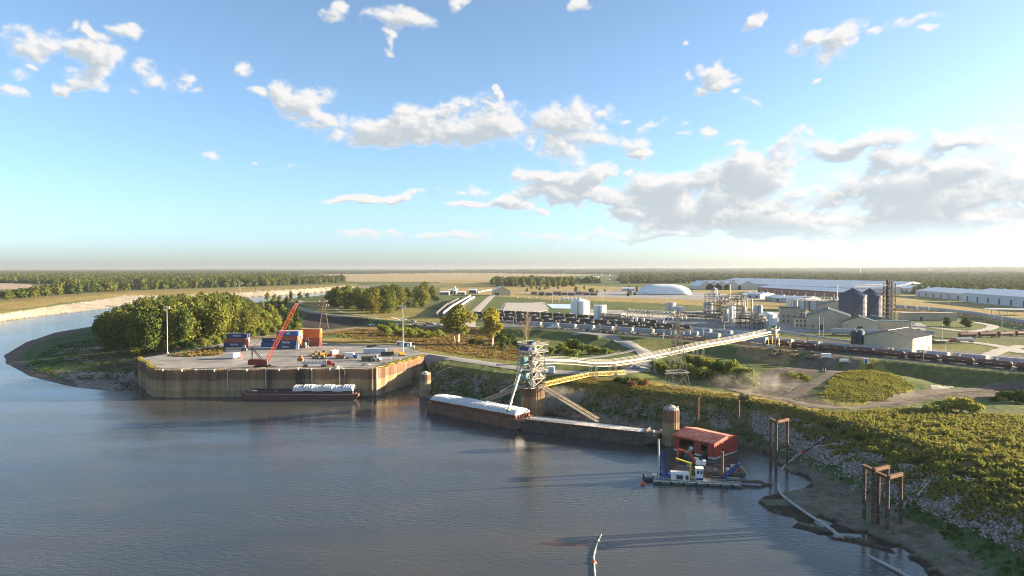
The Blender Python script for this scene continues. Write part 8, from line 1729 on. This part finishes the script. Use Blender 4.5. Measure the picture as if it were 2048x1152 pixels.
X, Y = spread([(1090,752,12.6),(1240,760,12.6),(1400,782,12.6),(1500,794,12.6),(1640,822,12.6),(1640,836,12.4),(1500,806,12.4),(1300,786,12.4),(1100,766,12.4)], 6500, 35, 0, 9); scatter('crest_grass', 'sunlit dry yellow grass along the crest of the bank', DRYT + [WEED[2]], X, Y, szs(len(X), .2, .75), 5, cat='grass')
X, Y = spread([(1640,792,11.5),(1665,760,13),(1700,738,14.3),(1740,724,15),(1790,745,14.2),(1832,776,11.6),(1760,800,11.4),(1690,803,11.2)], 15000, 36, 0, 9); scatter('mound_weeds', 'sunlit weeds on the mound inside the dirt track', [WEED[0], WEED[1], WEED[2], DRYT[0], GRST[0]], X, Y, (.15 + .55 * rs.rand(len(X)) ** 3) * (1 + .4 * smooth_noise(X, Y, 20, 91)), 6, cat='weeds')
X, Y = spread([(640,668,13.4),(720,660,13.2),(800,655,13.6),(900,658,13),(1000,668,12),(1040,690,12),(1045,722,12.6),(960,716,12.8),(880,702,13),(780,684,13),(700,676,13.2)], 8000, 37, .08, 22); scatter('rusty_scrub', 'rusty brown scrub between the dock and the levee', RUSTT + DRYT + [WEED[2]], X, Y, szs(len(X), .25, 1.2), 7, cat='scrub')
X, Y = spread([(50,735,2),(110,690,3),(200,675,5),(280,690,8),(285,735,8),(270,765,3),(180,760,3),(100,745,2)], 6000, 38, .2, 24); scatter('peninsula_scrub', 'low green cover on the point left of the dock', [GRST[0], GRST[1]], X, Y, szs(len(X), .3, .9), 8, cat='scrub')
e_ = [Vector(e) for e in edge]; r_ = np.random.RandomState(5); ii = list(range(0, 18)) + list(range(74, len(edge))); X = np.array([edge[k][0] for k in ii for _ in range(16)]) + r_.uniform(-1, 1, len(ii) * 16); Y = np.array([edge[k][1] for k in ii for _ in range(16)]) + r_.uniform(.9, 3.6, len(ii) * 16)
scatter('dock_weeds', 'yellow weeds growing along the ends of the dock edge', DRYT + [WEED[0]], X, Y, szs(len(X), .5, 1.2), 9, cat='weeds', Z=np.full(len(X), DZ))
X, Y = spread([(330,712,DZ),(400,700,DZ),(440,693,DZ),(450,700,DZ),(440,711,DZ),(380,714,DZ)], 700, 40); scatter('yard_weeds', 'dark rough grass island on the left of the dock', [GRST[0], DRYT[0], RUSTT[0]], X, Y, szs(len(X), .7, 1.4), 10, cat='weeds', Z=np.full(len(X), DZ))
# loose stone of the revetment
def stone(seed):
    r = random.Random(seed); mb = MB(); P = [(0, 0, .5), (0, 0, -.3)] + [(math.cos(a) * r.uniform(.35, .6), math.sin(a) * r.uniform(.35, .6), r.uniform(-.1, .25)) for a in [i * 1.0472 for i in range(6)]]
    mb.add(P, [(0, 2 + i, 2 + (i + 1) % 6) for i in range(6)] + [(1, 2 + (i + 1) % 6, 2 + i) for i in range(6)]); return mb.mesh('stone', mat('riprap_stone', (.26, .235, .215), .95, 0, .3, 1.5, objvar=.45))
X, Y = spread([(1500,860,4.4),(1660,934,4.4),(1850,1015,4.4),(2048,1108,4.4),(2300,1270,4.4),(2300,1120,10),(2048,1020,10),(1900,962,10),(1750,900,10),(1600,842,10),(1500,820,10)], 12000, 41, .0, 18); scatter('riprap_stones', 'loose grey and reddish stones on the right-hand bank', [stone(k) for k in range(4)], X, Y, szs(len(X), .15, .95), 11, cat='stones')
X, Y = spread([(860,745,9),(1040,770,9),(1310,806,9),(1500,826,9),(1500,860,4.4),(1310,838,4.4),(1040,796,4.4),(860,776,4.4)], 3500, 42, .1, 12); scatter('bank_stones', 'scattered pale stones on the bank behind the barges', [stone(k) for k in range(4)], X, Y, szs(len(X), .25, .9), 12, cat='stones')
# far woods that read as one mass
FARM = [k[0] for k in FARK]
r = np.random.RandomState(8); n = 42000; px = r.uniform(-250, 2300, n); t_ = r.rand(n); py = 541.2 + 27 * t_ ** 1.6
P = [G(a, b, 13.6) for a, b in zip(px, py)]; X, Y = np.array([p.x for p in P]), np.array([p.y for p in P])
keep = (smooth_noise(X, Y * .5, 900, 61) + .25 * smooth_noise(X, Y, 260, 62)) > -.55 + np.clip((py - 552) / 16, 0, 1) * .5 - .5 * (px < 700)
fld = (px > 600) & (px < 1240) & (py > 546 + np.abs(px - 920) / 90) & (py < 566); keep &= ~fld | ((px > 985) & (px < 1160) & (py > 563) & (py < 568))
keep &= ~((px > 1380) & (py > 563.5)) & ~((px > 1160) & (py > 567)) & ~((px > 1060) & (px <= 1160) & (py > 572)) & ~((px < 75) & (py > 566)) & ~((px > 690) & (px < 985) & (py > 556))
keep &= ~((px < 700) & (py > 570 - px * .012))
X, Y, py = X[keep], Y[keep], py[keep]; far = np.clip((Y - 2500) / 9000, 0, 1); cl = 1 + .4 * smooth_noise(X, Y, 420, 71); hz = (r.uniform(9, 25, len(X))) / 30 * (1 + .15 * far) * cl; ws = r.uniform(.6, 1.7, len(X)) * (1 + 1.6 * far) * (.6 + .4 * cl)
ridge = smooth_noise(X, Y * .6, 9000, 5); Zf = heights(X, Y) + np.clip((Y - 9000) / 6000, 0, 1) * (26 + 24 * ridge + 34 * np.clip(X / 9000, -.5, 1.2))
scatter('far_woods', 'hazy mass of far woods reaching the horizon', FARM, X, Y, np.stack([ws, ws, hz], 1), 13, cat='woods', Z=Zf)
X, Y = spread([(1820,587,14),(2300,597,14),(2300,560,14),(1740,556,14),(1780,572,14)], 1500, 47, -.1, 260); scatter('town_woods', 'trees of the town filling the plain behind the right sheds', FARM, X, Y, np.stack([r.uniform(.5, 1.0, len(X))] * 2 + [r.uniform(9, 20, len(X)) / 30], 1), 15, cat='woods')
X, Y = spread([(280,580,12.5),(500,573,12.5),(690,566,12.5),(690,560,12.5),(500,562,12.5),(280,566,12.5)], 700, 44); hz = r.uniform(16, 30, len(X)) / 30; scatter('levee_woods', 'continuous wood behind the far revetment', FARM, X, Y, np.stack([r.uniform(.9, 1.3, len(X))] * 2 + [hz], 1), 14, cat='woods')

# dust drifting from the loading and the dirt track
def dust(name, lab, c, size, dens, seed):
    mb = MB(); mb.box((0, 0, 0), size); m = bpy.data.materials.new(name); m.use_nodes = True; nt = m.node_tree; nt.nodes.clear(); N, L = nt.nodes.new, nt.links.new
    tc = N('ShaderNodeTexCoord'); mp = N('ShaderNodeMapping'); L(tc.outputs['Object'], mp.inputs[0]); mp.inputs['Scale'].default_value = [2 / s_ for s_ in size]
    g = N('ShaderNodeTexGradient'); g.gradient_type = 'SPHERICAL'; L(mp.outputs[0], g.inputs[0]); n = N('ShaderNodeTexNoise'); n.inputs['Scale'].default_value = .16; n.inputs['Detail'].default_value = 3; L(tc.outputs['Object'], n.inputs['Vector'])
    r_ = N('ShaderNodeMapRange'); L(n.outputs[0], r_.inputs[0]); r_.inputs[1].default_value, r_.inputs[2].default_value = .42, .68; q = N('ShaderNodeMath'); q.operation = 'MULTIPLY'; L(r_.outputs[0], q.inputs[0]); L(g.outputs[0], q.inputs[1]); k = N('ShaderNodeMath'); k.operation = 'MULTIPLY'; L(q.outputs[0], k.inputs[0]); k.inputs[1].default_value = dens
    v = N('ShaderNodeVolumePrincipled'); v.inputs['Color'].default_value = (.92, .88, .80, 1); v.inputs['Anisotropy'].default_value = .2; L(k.outputs[0], v.inputs['Density']); o = N('ShaderNodeOutputMaterial'); L(v.outputs[0], o.inputs['Volume']); obj(name, mb, m, label=lab, cat='dust', kind='stuff', loc=c)
c_ = GT(1500, 786, 11); dust('dust_cloud', 'pale dust drifting over the dirt track above the boathouse', c_ + Vector((3, 4, 3.5)), (50, 26, 12), .04, 1)
dust('dust_cloud', 'pale dust around the foot of the loading tower', (TX + 12, TY + 1, 6.5), (44, 16, 13), .25, 2)
scene.cycles.volume_step_rate = 4.0
